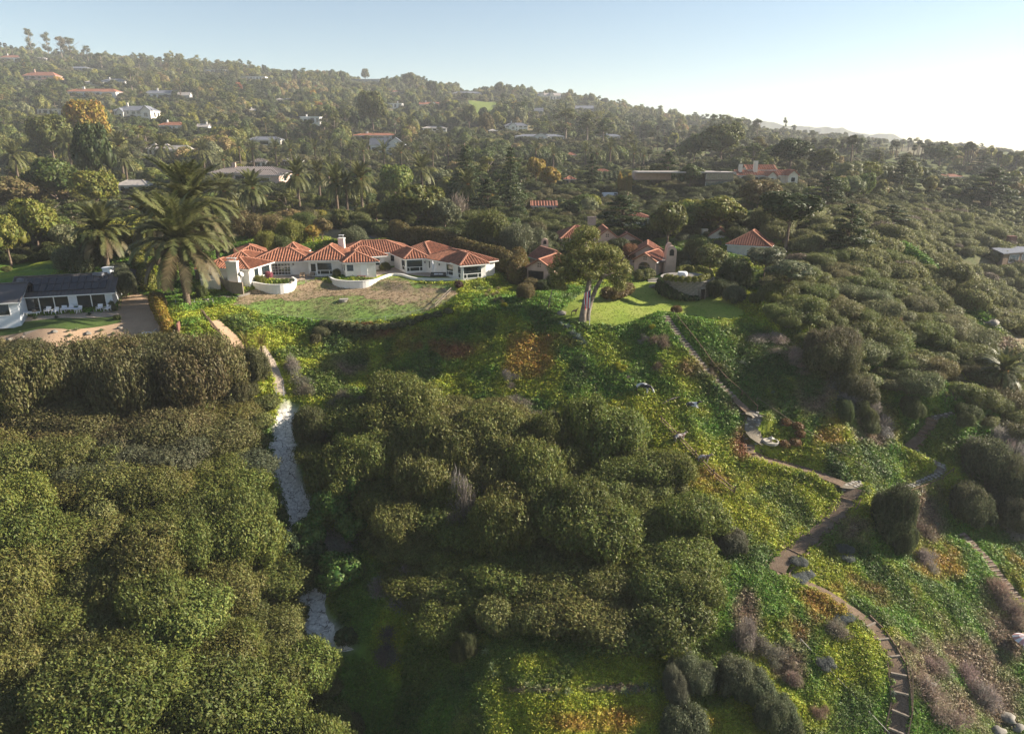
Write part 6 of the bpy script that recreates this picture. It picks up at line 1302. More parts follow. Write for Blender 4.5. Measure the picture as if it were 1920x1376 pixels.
# slender leaning tree on the bank
b0 = hit(1027, 580); e = empty('slender_tree', tuple(b0), 'slender tree with a pale bare leaning stem on the green bank', 'tree'); MB().tube([(0, 0, -.3), (.3, 0, 1.6), (.7, .2, 3.2), (1.0, .3, 4.6)], [.14, .11, .08, .04], 6).build('trunk', M['palebark'], e, True)
link('crown', S['round', 2], e, (.9, .2, 3.4), 0, .27, (.09, .11, .03))
# flagpole and flag
p = hit(1105, 617); e = empty('flagpole', tuple(p), 'thin pole with a drooping red and white striped flag before the leaning trunks', 'flagpole'); k = proj(p)[2]/FPX; hgt = (617-546)*k/.96
MB().tube([(0, 0, -.3), (0, 0, hgt)], [.05, .035], 6).build('pole', M['silver'], e)
def mat_flag():
    m, nt, out = newmat('red_white_stripes'); b = nd(nt, 'ShaderNodeBsdfPrincipled'); b.inputs['Roughness'].default_value = .8; tc = nd(nt, 'ShaderNodeTexCoord'); sp_ = nd(nt, 'ShaderNodeSeparateXYZ'); nt.links.new(tc.outputs['Object'], sp_.inputs[0])
    w_ = nd(nt, 'ShaderNodeMath', operation='MULTIPLY'); w_.inputs[1].default_value = 2.4; nt.links.new(sp_.outputs['X'], w_.inputs[0]); f = nd(nt, 'ShaderNodeMath', operation='FRACT'); nt.links.new(w_.outputs[0], f.inputs[0]); g = nd(nt, 'ShaderNodeMath', operation='GREATER_THAN'); g.inputs[1].default_value = .5; nt.links.new(f.outputs[0], g.inputs[0])
    mx = nd(nt, 'ShaderNodeMix', data_type='RGBA'); mx.inputs['A'].default_value = (.55, .06, .07, 1); mx.inputs['B'].default_value = (.75, .73, .72, 1); nt.links.new(g.outputs[0], mx.inputs['Factor']); nt.links.new(mx.outputs['Result'], b.inputs['Base Color']); nt.links.new(b.outputs[0], out.inputs[0]); return m
M['flag'] = mat_flag(); M['navy'] = mat_plain('flag_blue', (.03, .04, .12), .8, .1)
V = []; nx_, nz_ = 14, 12
for i in range(nx_+1):
    for j in range(nz_+1): s_ = i/nx_; t = j/nz_; x = -(1.1*s_)*(1-.25*t); V.append((x+.05*math.sin(9*t), .28*math.sin(s_*9+t*2)*s_, hgt-.1-2.9*t-.55*s_*(1-t*.5)))
F = [(i*(nz_+1)+j, (i+1)*(nz_+1)+j, (i+1)*(nz_+1)+j+1, i*(nz_+1)+j+1) for i in range(nx_) for j in range(nz_)]; me = mesh_np('flag', V, F, [M['flag'], M['navy']], True); set_mat_idx(me, [1 if (f // nz_) < 4 and (f % nz_) < 5 else 0 for f in range(len(F))]); link('flag', me, e)
# ------------------------------------------------------------------ stairs
def stairs(name, label, pts, w, tread, mat, dep=None, proud=.05, th=.16):
    e = empty(name, tuple(pts[0]), label, 'stairs'); L = [np.array(p) for p in pts]; seg = np.cumsum([0]+[np.linalg.norm((b-a)[:2]) for a, b in zip(L, L[1:])]); n = int(seg[-1]/tread); o = np.array(pts[0]); ms = [MB().box((0, 0, 0), (w*s_, dep or tread*.42, th)).mesh('step', mat) for s_ in (1, .94, 1.05)]
    for i in range(n):
        s_ = (i+.5)*tread; k = min(int(np.searchsorted(seg, s_))-1, len(L)-2); k = max(k, 0); t = (s_-seg[k])/(seg[k+1]-seg[k]); p = L[k]+(L[k+1]-L[k])*t; dv = L[k+1]-L[k]
        rz = math.atan2(dv[1], dv[0])-math.pi/2; z = float(H(p[0], p[1])); link('step', ms[i % 3], e, (p[0]-o[0], p[1]-o[1], z-o[2]+proud), rz+rng.uniform(-.03, .03))
    return e
M['step_wood'] = mat_plain('pale_step_timber', (.25, .21, .17), .85, .2, .3, 5, .4, 25)
stairs('stairway', 'long straight stairway of pale steps from the bright lawn down to the stone landing', PATHS['upper_steps'][0], 1.4, .6, M['step_wood'], .36)
stairs('stairway', 'lower earth stairway edged with pale timbers near the bottom right', PATHS['lower_steps'][0], 1.5, 1.75, M['step_wood'], .2, th=.2, proud=.1)
stairs('stairway', 'short timber stairway on the right-hand slope between two stone landings', PATHS['right_steps'][0], 1.5, .75, M['wood'], th=.2, proud=.08)
stairs('stairway', 'narrow worn stairway at the right edge below the grey brush', PATHS['far_right_steps'][0], 1.2, .6, M['oldwood'], proud=.08)
stairs('stairway', 'few dark timber risers in the earth path below the flagged curve', PATHS['timber_path'][0], 2.2, 4.4, M['wood'], .16, th=.18, proud=.04)
stairs('stairway', 'low timber risers crossing the curved earth path', PATHS['dirt_path_upper'][0][:3], 1.6, 1.0, M['wood'], th=.15, proud=.05)
# flagstones laid in the paved stretches
def flags(pts, w, seed, size=.5):
    r = np.random.default_rng(seed); e = empty('flagstones', tuple(pts[0]), None, None); L = [np.array(p) for p in pts]; o = L[0]; meshes = []
    for i in range(5):
        n = int(r.integers(5, 8)); a = np.sort(r.uniform(0, 6.28, n)*.3+np.arange(n)*6.28/n*.7+np.arange(n)*.1*6.28/n*3); poly = [(size*.55*r.uniform(.8, 1.1)*math.cos(2*math.pi*j/n), size*.5*r.uniform(.8, 1.1)*math.sin(2*math.pi*j/n)) for j in range(n)]; meshes.append(MB().prism(poly, -.06, .06).mesh('flagstone', M['flag_stone']))
    return e, L, o, meshes, r
for key, lb, sd_ in (('flagged_path', 'pale irregular flagstones of the curve beside the fountain garden', 1), ('stone_landing', 'flagstones at the foot of the long stairway', 2), ('junction', 'flagstones at the meeting of the three paths', 3), ('right_flagged_path', 'flagstones of the zigzag path on the right-hand slope', 4), ('right_landing', 'flagstones of the small landing above the right-hand steps', 5)):
    pts, w = PATHS[key]; e, L, o, ms, r = flags(pts, w, sd_); props(e, lb, 'paving', 'flagstone paving')
    for a, b in zip(L, L[1:]):
        dl = np.linalg.norm((b-a)[:2]); t_ = (b-a)[:2]/dl; n_ = np.array([-t_[1], t_[0]]); nl = max(1, int(dl/.66)); nw = max(2, int(w/.66))
        for i in range(nl):
            for j in range(nw):
                q = (a[:2]+t_*(i+.5+.2*(j % 2))*dl/nl+n_*((j+.5)/nw-.5)*w*.96)+r.uniform(-.05, .05, 2); link('flagstone', ms[int(r.integers(5))], e, (q[0]-o[0], q[1]-o[1], float(H(q[0], q[1]))-o[2]+.07+r.uniform(-.015, .02)), r.uniform(0, 6.28))
# timber edging boards
def edging(key, side, w, label, t0=0, t1=99, h=.25):
    pts = [np.array(p) for p in PATHS[key][0]]; L = []
    for a, b in zip(pts, pts[1:]):
        t_ = (b-a)[:2]/np.linalg.norm((b-a)[:2]); n_ = np.array([-t_[1], t_[0]])*side*w
        L.append((a[:2]+n_, b[:2]+n_))
    L = L[t0:t1]; e = empty('path_edging', (L[0][0][0], L[0][0][1], float(H(*L[0][0]))), label, 'edging'); o = np.array(e.location)
    for a, b in L:
        A = np.array([*a, H(*a)+h*.3])-o; B = np.array([*b, H(*b)+h*.3])-o; MB().bar(A, B, .12, h).build('edging_board', M['wood'], e)
edging('timber_path', 1, 1.35, 'timber boards along the seaward edge of the broad earth path'); edging('timber_path', -1, 1.35, 'timber boards along the upper edge of the broad earth path', 1)
edging('dirt_path_upper', 1, .9, 'timber boards holding the bank above the curved earth path', 1); edging('dirt_path_upper', -1, .9, 'stone-coloured boards on the outer edge of the curved earth path', 1); edging('lower_steps', 1, .95, 'dark timbers down the outer side of the lower stairway'); edging('lower_steps', -1, .95, 'dark timbers down the inner side of the lower stairway', 3)
edging('flagged_path', -1, 1.2, 'thin board down the left side of the flagged curve')
# rails and posts
def fence(name, label, px, post_h, sp, rails, pr=.06, rr=.04, mat='wood', off=(0, 0), cat='fence', pts=None, lean=0):
    L = [hit(u, v) for u, v in px] if pts is None else [np.array(p) for p in pts]; e = empty(name, tuple(L[0]), label, cat); o = L[0]; seg = [np.linalg.norm((b-a)[:2]) for a, b in zip(L, L[1:])]; tot = sum(seg); n = max(1, round(tot/sp)); P_ = []
    for i in range(n+1):
        s_ = tot*i/n; k = 0
        while k < len(seg)-1 and s_ > seg[k]: s_ -= seg[k]; k += 1
        p = L[k]+(L[k+1]-L[k])*min(1, s_/seg[k]); P_.append(np.array([p[0]+off[0], p[1]+off[1], float(H(p[0]+off[0], p[1]+off[1]))]))
    for p in P_: q = p-o; MB().bar(q-[0, 0, .3], q+np.array([lean*rng.uniform(-1, 1), 0, post_h]), pr*2).build('post', M[mat], e)
    for a, b in zip(P_, P_[1:]):
        for h in rails: MB().bar(a-o+[0, 0, h], b-o+[0, 0, h], rr*2).build('rail', M[mat], e)
    return e
fence('slope_fence', 'dark leaning two-rail fence on the yellow slope with two calf figures', [(1240,797),(1262,820),(1292,850),(1318,880),(1345,905),(1375,930)], 1.3, 3.6, (.45, .95), .08, .05, 'wood', lean=.15)
fence('stair_railing', 'rope-and-post railing along the long stairway', None, 1.0, 3.0, (.95,), .05, .03, 'wood', pts=[np.array(p)+[1.45, .25, 0] for p in PATHS['upper_steps'][0]])
fence('rope_railing', 'thin pale rope railing above the fountain garden', [(1418,760),(1460,786),(1490,806),(1530,830),(1580,860),(1620,888)], .9, 5.5, (.85,), .03, .02, 'oldwood')
fence('rope_railing', 'long slack pale rope crossing the lower slope to the bottom edge', [(1500,1208),(1545,1250),(1590,1292),(1625,1335),(1665,1385)], .55, 9, (.5,), .03, .022, 'flag_stone')
fence('hand_rail', 'dark handrail along the lower right stairway', None, .9, 3.2, (.85,), .05, .035, 'wood', pts=[np.array(p)+[1.25, .1, 0] for p in PATHS['lower_steps'][0][2:]])
fence('hand_rail', 'rough timber handrail beside the right-hand flagged path', None, .9, 3.0, (.8,), .05, .04, 'wood', pts=[np.array(p)+[.5, -1.1, 0] for p in PATHS['right_flagged_path'][0][2:]])
fence('lawn_fence', 'wooden rail fence at the right end of the patchy lawn', [(846,549),(836,559),(824,572),(815,581)], 1.0, 2.2, (.45, .9), .06, .045, 'step_wood')
fence('wire_fence', 'low wire fence along the front of the patchy lawn', [(815,581),(780,590),(735,599),(690,606),(640,609),(590,606),(540,598)], .7, 4.5, (.6,), .025, .012, 'silver')
fence('wire_fence', 'short wire fence behind the front palm base', [(330,572),(365,572),(400,571)], 1.0, 2.4, (.5, .95), .03, .012, 'silver')
fence('drain_gate', 'light wire gate across the narrow path above the pale channel', [(519,748),(533,748)], 1.8, 1.4, (.5, 1.0, 1.6), .04, .02, 'silver', cat='gate')
fence('path_fence', 'rusty board fence along the left side of the sandy path', [(378,588),(395,608),(415,632),(432,660),(442,690)], .8, 1.6, (.3, .6), .05, .07, 'wood')
p = hit(337, 628); MB().box((0, 0, .9), (.22, 2.2, 1.9), .3).build('panel', M['brick'], empty('fence_panel', tuple(p), 'dark red-brown end panel closing the lower orange hedge', 'fence'))
p = hit(1474, 1282); MB().bar((0, 0, -.3), (.1, 0, 1.1), .14).build('post_shaft', M['brick'], empty('marker_post', tuple(p), 'short rust-red post standing in the brown scrub', 'post'))
# fallen log by the lying cow
p0 = hit(1240, 762); p1 = hit(1277, 748); MB().tube([(0, 0, .25), tuple((p1-p0)*.5+[0, 0, .45]), tuple(p1-p0+[0, 0, .3])], [.14, .11, .07], 7).build('log_body', M['oldwood'], empty('fallen_log', tuple(p0), 'bare fallen log on the grass beside the lying cow figure', 'log'), True)
# ------------------------------------------------------------------ cow figures
M['cow_white'] = mat_plain('painted_white', (.72, .72, .70), .6, .3, .06); M['cow_black'] = mat_plain('painted_black', (.018, .018, .022), .5, .4, .2)
def mat_cow(name, ca_, cb_, sc):
    m, nt, out = newmat(name); b = nd(nt, 'ShaderNodeBsdfPrincipled'); b.inputs['Roughness'].default_value = .6; tc = nd(nt, 'ShaderNodeTexCoord'); n = nd(nt, 'ShaderNodeTexNoise'); n.inputs['Scale'].default_value = sc; n.inputs['Detail'].default_value = 1; nt.links.new(tc.outputs['Object'], n.inputs['Vector'])
    cr = nd(nt, 'ShaderNodeValToRGB'); cr.color_ramp.interpolation = 'CONSTANT'; cr.color_ramp.elements[0].color = (*ca_, 1); cr.color_ramp.elements[1].position = .5; cr.color_ramp.elements[1].color = (*cb_, 1); nt.links.new(n.outputs[0], cr.inputs[0]); nt.links.new(cr.outputs[0], b.inputs['Base Color']); nt.links.new(b.outputs[0], out.inputs[0]); return m
M['holstein'] = mat_cow('black_and_white_hide', (.018, .018, .022), (.5, .5, .5), 1.35); M['brindle'] = mat_cow('brown_and_white_hide', (.16, .09, .065), (.42, .38, .36), 2.6)
def skin_body(name, verts, edges, rad, mat, parent, sub=2):
    me = bpy.data.meshes.new(name); me.from_pydata(verts, edges, []); me.materials.append(mat); o = link(name, me, parent); sm_ = o.modifiers.new('skin', 'SKIN'); 
    for i, r_2 in enumerate(rad): me.skin_vertices[0].data[i].radius = (r_2, r_2) if not hasattr(r_2, '__len__') else r_2
    me.skin_vertices[0].data[0].use_root = True; ss = o.modifiers.new('smooth', 'SUBSURF'); ss.levels = sub; ss.render_levels = sub; return o
def cow(u, v, s, label, mat, rz, graze=True, lying=False, horns=True, flat_=False):
    p = hit(u, v); e = empty('cow_figure', (p[0], p[1], p[2]+.05), label, 'cow statue', None, rz); e.scale = (s, s, s); z = 0 if not lying else -.62
    hd = [(1.10, 0, 1.02), (1.40, 0, .62), (1.62, 0, .22)] if graze else [(1.0, 0, 1.42), (1.28, 0, 1.62), (1.62, 0, 1.50)]
    Vt = [(-.80, 0, 1.16), (-.30, 0, 1.08), (.30, 0, 1.06), (.74, 0, 1.14)]+hd+[(-.78, .24, .78), (-.84, .25, .45), (-.78, .25, .04), (-.78, -.24, .78), (-.84, -.25, .45), (-.78, -.25, .04), (.66, .22, .72), (.68, .22, .40), (.66, .22, .04), (.66, -.22, .72), (.68, -.22, .40), (.66, -.22, .04)]
    if lying:
        for i in range(7, 19):
            x, y, zz = Vt[i]; k = (i-7) % 3; Vt[i] = (x+(.0, .25, .5)[k], y*(1.6, 1.9, 1.7)[k], (.95, .75, .72)[k])
    Vt = [(x, y, zz+z) for x, y, zz in Vt]
    Ed = [(0, 1), (1, 2), (2, 3), (3, 4), (4, 5), (5, 6), (0, 7), (7, 8), (8, 9), (0, 10), (10, 11), (11, 12), (3, 13), (13, 14), (14, 15), (3, 16), (16, 17), (17, 18)]
    Rr = [(.30, .30), (.36, .40), (.35, .40), (.26, .32), .17, .15, .10]+[.14, .08, .07]*4; skin_body('body', Vt, Ed, Rr, mat, e)
    MB().tube([(-1.04, 0, 1.30+z), (-1.16, 0, .95+z), (-1.14, 0, .5+z), (-1.12, 0, .42+z)], [.035, .025, .02, .05], 5).build('tail', M['cow_black'], e, True)
    hx, hz = hd[1][0], hd[1][2]+z
    for sgn in (-1, 1): MB().tube([(hx-.05, .12*sgn, hz+.12), (hx-.08, .34*sgn, hz+.10)], [.07, .03], 5).build('ear', M['cow_black'], e, True)
    if horns and not graze:
        for sgn in (-1, 1): MB().tube([(hx, .08*sgn, hz+.17), (hx+.02, .22*sgn, hz+.28)], [.035, .012], 5).build('horn', M['flag_stone'], e, True)
    return e
cow(1205, 737, 1.05, 'black and white cow figure grazing downhill on the green slope', M['holstein'], -.45)
cow(1295, 766, .95, 'black and white cow figure lying down beside the fallen log', M['holstein'], -.15, False, True)
cow(1273, 828, .8, 'brown and white calf figure at the upper part of the leaning fence', M['brindle'], .3, False); cow(1318, 868, .8, 'brown and white calf figure further down the leaning fence', M['brindle'], -.2, False)
# deer figure by the trunk
p = hit(1076, 592); e = empty('deer_figure', tuple(p), 'thin brown deer figure on the lawn beside the leaning trunk', 'deer statue', None, .2); e.scale = (.75,)*3
skin_body('body', [(-.5, 0, 1.0), (0, 0, .98), (.45, 0, 1.02), (.75, 0, 1.35), (.95, 0, 1.55), (1.15, 0, 1.45), (-.55, .12, .5), (-.5, .12, .03), (-.55, -.12, .5), (-.5, -.12, .03), (.45, .12, .5), (.45, .12, .03), (.45, -.12, .5), (.45, -.12, .03)], [(0, 1), (1, 2), (2, 3), (3, 4), (4, 5), (0, 6), (6, 7), (0, 8), (8, 9), (2, 10), (10, 11), (2, 12), (12, 13)], [.2, .22, .2, .11, .1, .05]+[.06, .035]*4, M['wood'], e)
# ------------------------------------------------------------------ fountain garden, stones, furniture
p = hit(1445, 832); e = empty('stone_fountain', tuple(p), 'small round tiered stone fountain at the bend of the flagged path', 'fountain')
MB().lathe([(1.05, 0), (1.1, .38), (.92, .38), (.90, .22), (.2, .2)], (0, 0, 0), 18).build('basin', M['flag_stone'], e); MB().lathe([(.16, .2), (.12, .6), (.45, .72), (.42, .78), (.1, .78), (.12, 1.0), (.02, 1.1)], (0, 0, 0), 12).build('centre_piece', M['flag_stone'], e, True)
hedge('fountain_hedge', 'rusty brown curved hedge behind the little stone fountain', [(1462,800),(1485,805),(1502,815),(1498,832),(1478,840),(1458,842)], 1.5, 1.1, (.17,.10,.04), .9, seed=31)
for (u, v, s, lb) in [(1225,540,1.3,'pale boulder at the top of the slanting hedge'),(1053,590,1.2,'white-grey boulder left of the leaning trunk'),(165,628,.8,'round boulder in the middle of the gravel garden'),(102,624,.7,'low boulder at the turf edge of the gravel garden'),(205,642,.9,'pale boulder at the front of the gravel garden'),(43,634,.5,'small dark boulder at the left of the gravel garden'),(225,617,.6,'small dark boulder near the corner agaves'),(18,639,.8,'boulder at the far left of the gravel garden'),(1412,780,.7,'rock on the bank beside the stone landing'),(1420,795,.8,'dark rock inside the bend of the flagged path'),(1610,904,.5,'rock at the end of the path bank'),(1735,1290,1.5,'smooth grey rock face beside the lower stairway'),(1885,1350,1.5,'large pale broken rock at the bottom right corner'),(1868,1372,1.3,'second pale rock at the bottom right corner'),(1860,610,2.0,'pale rock outcrop in the far gully'),(1905,1366,1.3,'third pale rock at the bottom right corner'),(388,566,.9,'pale stone at the left end of the patchy lawn'),(372,572,.7,'lower pale stone at the left end of the patchy lawn')]:
    p = hit(u, v); V, F = ICO2; r = np.random.default_rng(int(u)); w_ = V*(1+.3*np.sin(V[:, [1, 2, 0]]*4+u)+.16*r.normal(size=(len(V), 1)))*np.array([1, .8, .6])*s*.62; props(link('boulder', mesh_np('boulder', w_, F, M['boulder']), None, tuple(p+[0, 0, s*.12])), lb, 'boulder')
# stone kerb line at the left end of the lawn
wall_strip('stone_kerb', 'low rough stone kerb at the left end of the patchy lawn', [hit(u, v)[:2] for u, v in [(402,561),(425,560),(450,558),(468,553)]], lambda c_: float(H(*c_))+.35, lambda c_: float(H(*c_))-.4, .4, M['boulder'])
# patio furniture
M['linen'] = mat_plain('white_fabric', (.72, .72, .74), .8, .2, .08); M['teak'] = mat_plain('teak_slats', (.33, .24, .16), .7, .2, .3, 6)
def lounger(u, v, label, rz, s=1.0):
    p = hit(u, v); e = empty('sun_lounger', (p[0], p[1], p[2]+.05), label, 'sun lounger', 'sun loungers', rz)
    MB().box((-.25, 0, .33), (1.5, .62, .06)).build('seat', M['linen'], e); MB().slab([(.5, -.31, .36), (.5, .31, .36), (1.02, .31, .86), (1.02, -.31, .86)], .06).build('backrest', M['linen'], e)
    MB().bar((-1.0, .31, .27), (.95, .31, .27), .05).bar((-1.0, -.31, .27), (.95, -.31, .27), .05).bar((-1.0, -.31, .27), (-1.0, .31, .27), .05).build('frame', M['trim'], e)
    for x in (-.9, .8):
        for y in (-.29, .29): MB().bar((x, y, 0), (x, y, .27), .05).build('leg', M['trim'], e)
lounger(282, 637, 'white sun lounger nearer the thicket in the gravel garden corner', .12); lounger(281, 630, 'white sun lounger nearer the house in the gravel garden corner', .12)
def chair(p, label, rz, mat='teak', group='terrace chairs', w=.62):
    e = empty('patio_chair', tuple(p), label, 'chair', group, rz); MB().box((0, 0, .42), (w, w, .09)).build('seat', M[mat], e); MB().slab([(-w/2, w/2, .46), (w/2, w/2, .46), (w/2, w/2+.18, .98), (-w/2, w/2+.18, .98)], .07).build('backrest', M[mat], e)
    for x in (-w/2+.03, w/2-.03):
        for y in (-w/2+.03, w/2-.03): MB().bar((x, y, 0), (x, y, .4), .06).build('leg', M[mat], e)
        MB().bar((x, -w/2, .64), (x, w/2, .64), .06).build('armrest', M[mat], e)
A_ = lambda u, v, z=None: np.array([*pl(u, v, z or zA)[:2], (z or zA)+.06])
chair(A_(567, 522), 'slatted wooden chair left of its twin before the French doors', .2, w=.9); chair(A_(583, 521), 'darker wooden chair right of its twin before the French doors', -.3, 'oldwood', w=.9)
B_ = lambda u, v: np.array([*pl(u, v, zB)[:2], zB+.08])
for i, (u, v, rz, lb) in enumerate([(90,588,.1,'white deck armchair right of the low lounger before the glass doors'),(104,589,-.1,'grey-shaded deck armchair beside the white one'),(120,586,.2,'white dining chair at the left end of the deck table'),(132,585,0,'white dining chair at the middle of the deck table'),(147,586,-.3,'white dining chair at the right end of the deck table'),(187,583,.1,'white-seated deck chair below the grill'),(202,584,-.1,'white-seated deck chair nearest the grill')]): chair(B_(u, v), lb, rz, 'linen', 'white deck chairs', .75)
p = B_(133, 588); e = empty('dining_table', tuple(p), 'white dining table on the deck before the glass doors', 'table'); MB().box((0, 0, .74), (2.6, .95, .06)).build('tabletop', M['linen'], e); [MB().bar((x, y, 0), (x, y, .72), .07).build('leg', M['trim'], e) for x in (-1.2, 1.2) for y in (-.4, .4)]
p = B_(60, 590); e = empty('low_lounger', tuple(p), 'low white lounger with a tan cushion on the deck by the left glass door', 'sun lounger'); MB().box((0, 0, .32), (2.2, .8, .14)).build('seat', M['linen'], e); MB().box((.55, 0, .46), (.55, .6, .14)).build('cushion', M['teak'], e); [MB().bar((x, y, 0), (x, y, .26), .07).build('leg', M['trim'], e) for x in (-1, 1) for y in (-.33, .33)]
p = B_(208, 576); e = empty('grill', tuple(p), 'black grill on a stand by the right glass door', 'grill'); MB().box((0, 0, .95), (1.1, .6, .38)).build('hood', M['metal'], e); MB().box((0, 0, .5), (.9, .5, .5)).build('cabinet', M['metal'], e); [MB().bar((x, y, 0), (x, y, .3), .06).build('leg', M['metal'], e) for x in (-.4, .4) for y in (-.2, .2)]
p = A_(812, 518); e = empty('closed_umbrella', tuple(p), 'closed white umbrella on the right terrace', 'umbrella'); MB().tube([(0, 0, 0), (0, 0, 3.0)], .035, 6).build('pole', M['silver'], e); MB().lathe([(.05, 2.95), (.14, 2.3), (.2, 1.5), (.12, 1.2)], (0, 0, 0), 8).build('canopy', M['linen'], e, True); MB().lathe([(.35, 0), (.35, .12), (.1, .2)], (0, 0, 0), 10).build('base', M['metal'], e)
p = A_(822, 519); e = empty('outdoor_sofa', tuple(p), 'low dark outdoor sofa with pale cushions below the closed umbrella', 'sofa'); MB().box((0, 0, .22), (3.0, .9, .34)).build('seat', M['metal'], e); MB().box((0, .4, .55), (3.0, .14, .4)).build('backrest', M['metal'], e); MB().box((-.4, 0, .46), (.8, .6, .15)).build('cushion', M['linen'], e); MB().box((.5, 0, .46), (.8, .6, .15)).build('cushion', M['linen'], e)
p = A_(678, 522); e = empty('patio_bench', tuple(p), 'low reddish bench against the projecting front room', 'bench'); MB().box((0, 0, .4), (1.6, .45, .1)).build('seat', M['brick'], e); MB().box((-.6, 0, .2), (.15, .4, .35)).build('leg', M['brick'], e); MB().box((.6, 0, .2), (.15, .4, .35)).build('leg', M['brick'], e)
p = A_(454, 537); e = empty('satellite_dish', tuple(p-[0, 0, 1]), 'white satellite dish on a grey pole below the left bay', 'satellite dish'); MB().tube([(0, 0, 0), (0, 0, 2.9)], .07, 6).build('pole', M['silver'], e)
dd = MB().lathe([(.04, 0), (.3, .05), (.52, .16)], (0, 0, 0), 14).build('dish', M['trim'], e, True); dd.location = (0, -.1, 3.05); dd.rotation_euler = (R(65), 0, R(35)); MB().bar((0, -.1, 3.0), (.45, -.5, 3.2), .04).build('arm', M['silver'], e)
p = hit(644, 566); e = empty('fire_ring', tuple(p), 'low stone well ring with a flat slab cover on the patchy lawn', 'well'); MB().lathe([(.75, -.2), (.75, .32)], (0, 0, 0), 12).build('ring', M['boulder'], e); MB().box((.1, 0, .40), (1.5, .9, .10), .2).build('cover', M['concrete'], e)
p = np.array([cc[0]-.9, cc[1]+.2, zR+.12]); e = empty('terrace_table', tuple(p), 'table under a hanging white cloth on the cellar terrace', 'table'); MB().lathe([(.95, 0.02), (.88, .74), (.86, .78)], (0, 0, 0), 12).build('draped_cloth', M['linen'], e, True); MB().box((0, 0, .8), (1.5, 1.1, .03)).build('tabletop', M['linen'], e)
p = A_(594, 527); p[2] = zt; e = empty('potted_plant', tuple(p), 'small plant in a pale pot on the planter wall corner', 'potted plant'); MB().lathe([(.18, 0), (.26, .4), (.22, .42)], (0, 0, 0), 10).build('pot', M['flag_stone'], e); link('foliage', S['scrub', 1], e, (0, 0, .3), 0, .16, (.08, .11, .04)); e.location = Vector((*pl(546, 531, zt)[:2], zt))
# steps beside the stucco porch
e = empty('garden_steps', (*pl(1240, 527, zC)[:2], zC-.7), 'three broad pinkish steps from the porch to the bright lawn', 'steps')
for i in range(4): MB().box((0, i*.75, .12+i*.2), (5.0-i*.2, .72, .22)).build('step', M['flag_stone'], e)
# white van glimpsed through the trees
p = hit(1143, 373); e = empty('white_van', (p[0], p[1], p[2]), 'white van roof glimpsed among trees right of the dark cypress', 'van', None, .3); k = proj(p)[2]/FPX
MB().box((0, 0, 1.35), (5.4, 2.0, 1.7)).box((2.95, 0, 1.0), (.6, 1.9, .95)).build('body', M['linen'], e); MB().box((1.9, -1.01, 1.7), (1.2, .04, .6)).build('window', M['glass'], e); MB().box((2.72, 0, 1.75), (.08, 1.7, .6)).build('windshield', M['glass'], e)
for x in (-1.7, 1.9):
    for y in (-.95, .95): MB().tube([(x, y-.1, .38), (x, y+.1, .38)], .38, 12).build('wheel', M['metal'], e)
KEEP.append((1134,358,1152,372,proj(p)[2]-1))
# pink and white parasol at the right edge, by the beach rocks
p = hit(1916, 1225); e = empty('beach_parasol', tuple(p), 'pink and white striped parasol cut by the right edge', 'parasol'); MB().tube([(0, 0, 0), (0, 0, 2.2)], .03, 6).build('pole', M['silver'], e)
me = MB().lathe([(1.3, 1.75), (.7, 2.1), (.05, 2.3)], (0, 0, 0), 16).mesh('canopy', [M['linen'], mat_plain('faded_pink', (.55, .30, .28), .8, .1)]); set_mat_idx(me, [(f % 16) % 2 if f < 32 else 0 for f in range(len(me.polygons))]); link('canopy', me, e)
# ------------------------------------------------------------------ agaves, yuccas and single slope plants
def agave(u, v, wpx, label, col=(.17, .21, .13), kind=0, group=None, name='agave', stem=0):
    p = hit(u, v); k = proj(p)[2]/FPX; e = empty(name, (p[0], p[1], p[2]), label, name.replace('_', ' '), group, rng.uniform(0, 6.28)); s_ = wpx*k/1.9
    if stem: MB().tube([(0, 0, -.2), (0, 0, stem)], .12, 6).build('stem', M['bark'], e)
    link('rosette', S['agave', kind], e, (0, 0, stem+.05), 0, (s_, s_, s_*1.05), jitter(col, .12)); return e
for (u, v, w, lb) in [(74,640,19,'largest agave at the left of the gravel garden'),(132,632,19,'pale agave in the front centre of the gravel garden'),(144,622,16,'agave touching the turf behind the pale one'),(128,624,12,'small dark agave behind the pale one'),(190,622,17,'agave right of the round boulder'),(213,630,16,'agave toward the corner of the gravel garden'),(216,636,12,'small agave just below the corner agave'),(133,644,15,'agave at the thicket rim under the pale one'),(138,650,10,'tiny agave at the thicket rim'),(177,644,14,'low spreading agave near the front pale boulder'),(190,646,14,'yellowish agave beside the front pale boulder'),(284,645,15,'pale agave below the two loungers'),(38,626,12,'dark agave on the turf at the left'),(8,650,15,'agave cut by the left edge'),(20,656,14,'agave second from the left edge'),(35,598,16,'dark agave before the left gable'),(66,600,16,'dark agave in the deck bed, left'),(106,598,13,'dark agave in the deck bed under the grey armchair'),(168,592,18,'tallest deck-side yucca before the right glass doors'),(318,634,12,'agave at the foot of the orange hedge end')]: agave(u, v, w, lb, (.16, .20, .11) if v > 612 else (.07, .10, .055), int(u) % 3, 'agaves of the gravel garden')
for i, (u, v, w) in enumerate([(1053,612,26),(1064,617,28),(1075,629,30),(1084,640,34),(1094,648,28)]): agave(u, v, w, ['topmost','second','middle','largest lower','lowest'][i]+' blue-grey agave in the row below the leaning trunk', (.12, .165, .145), i % 3, 'blue-grey agaves below the leaning trunk')
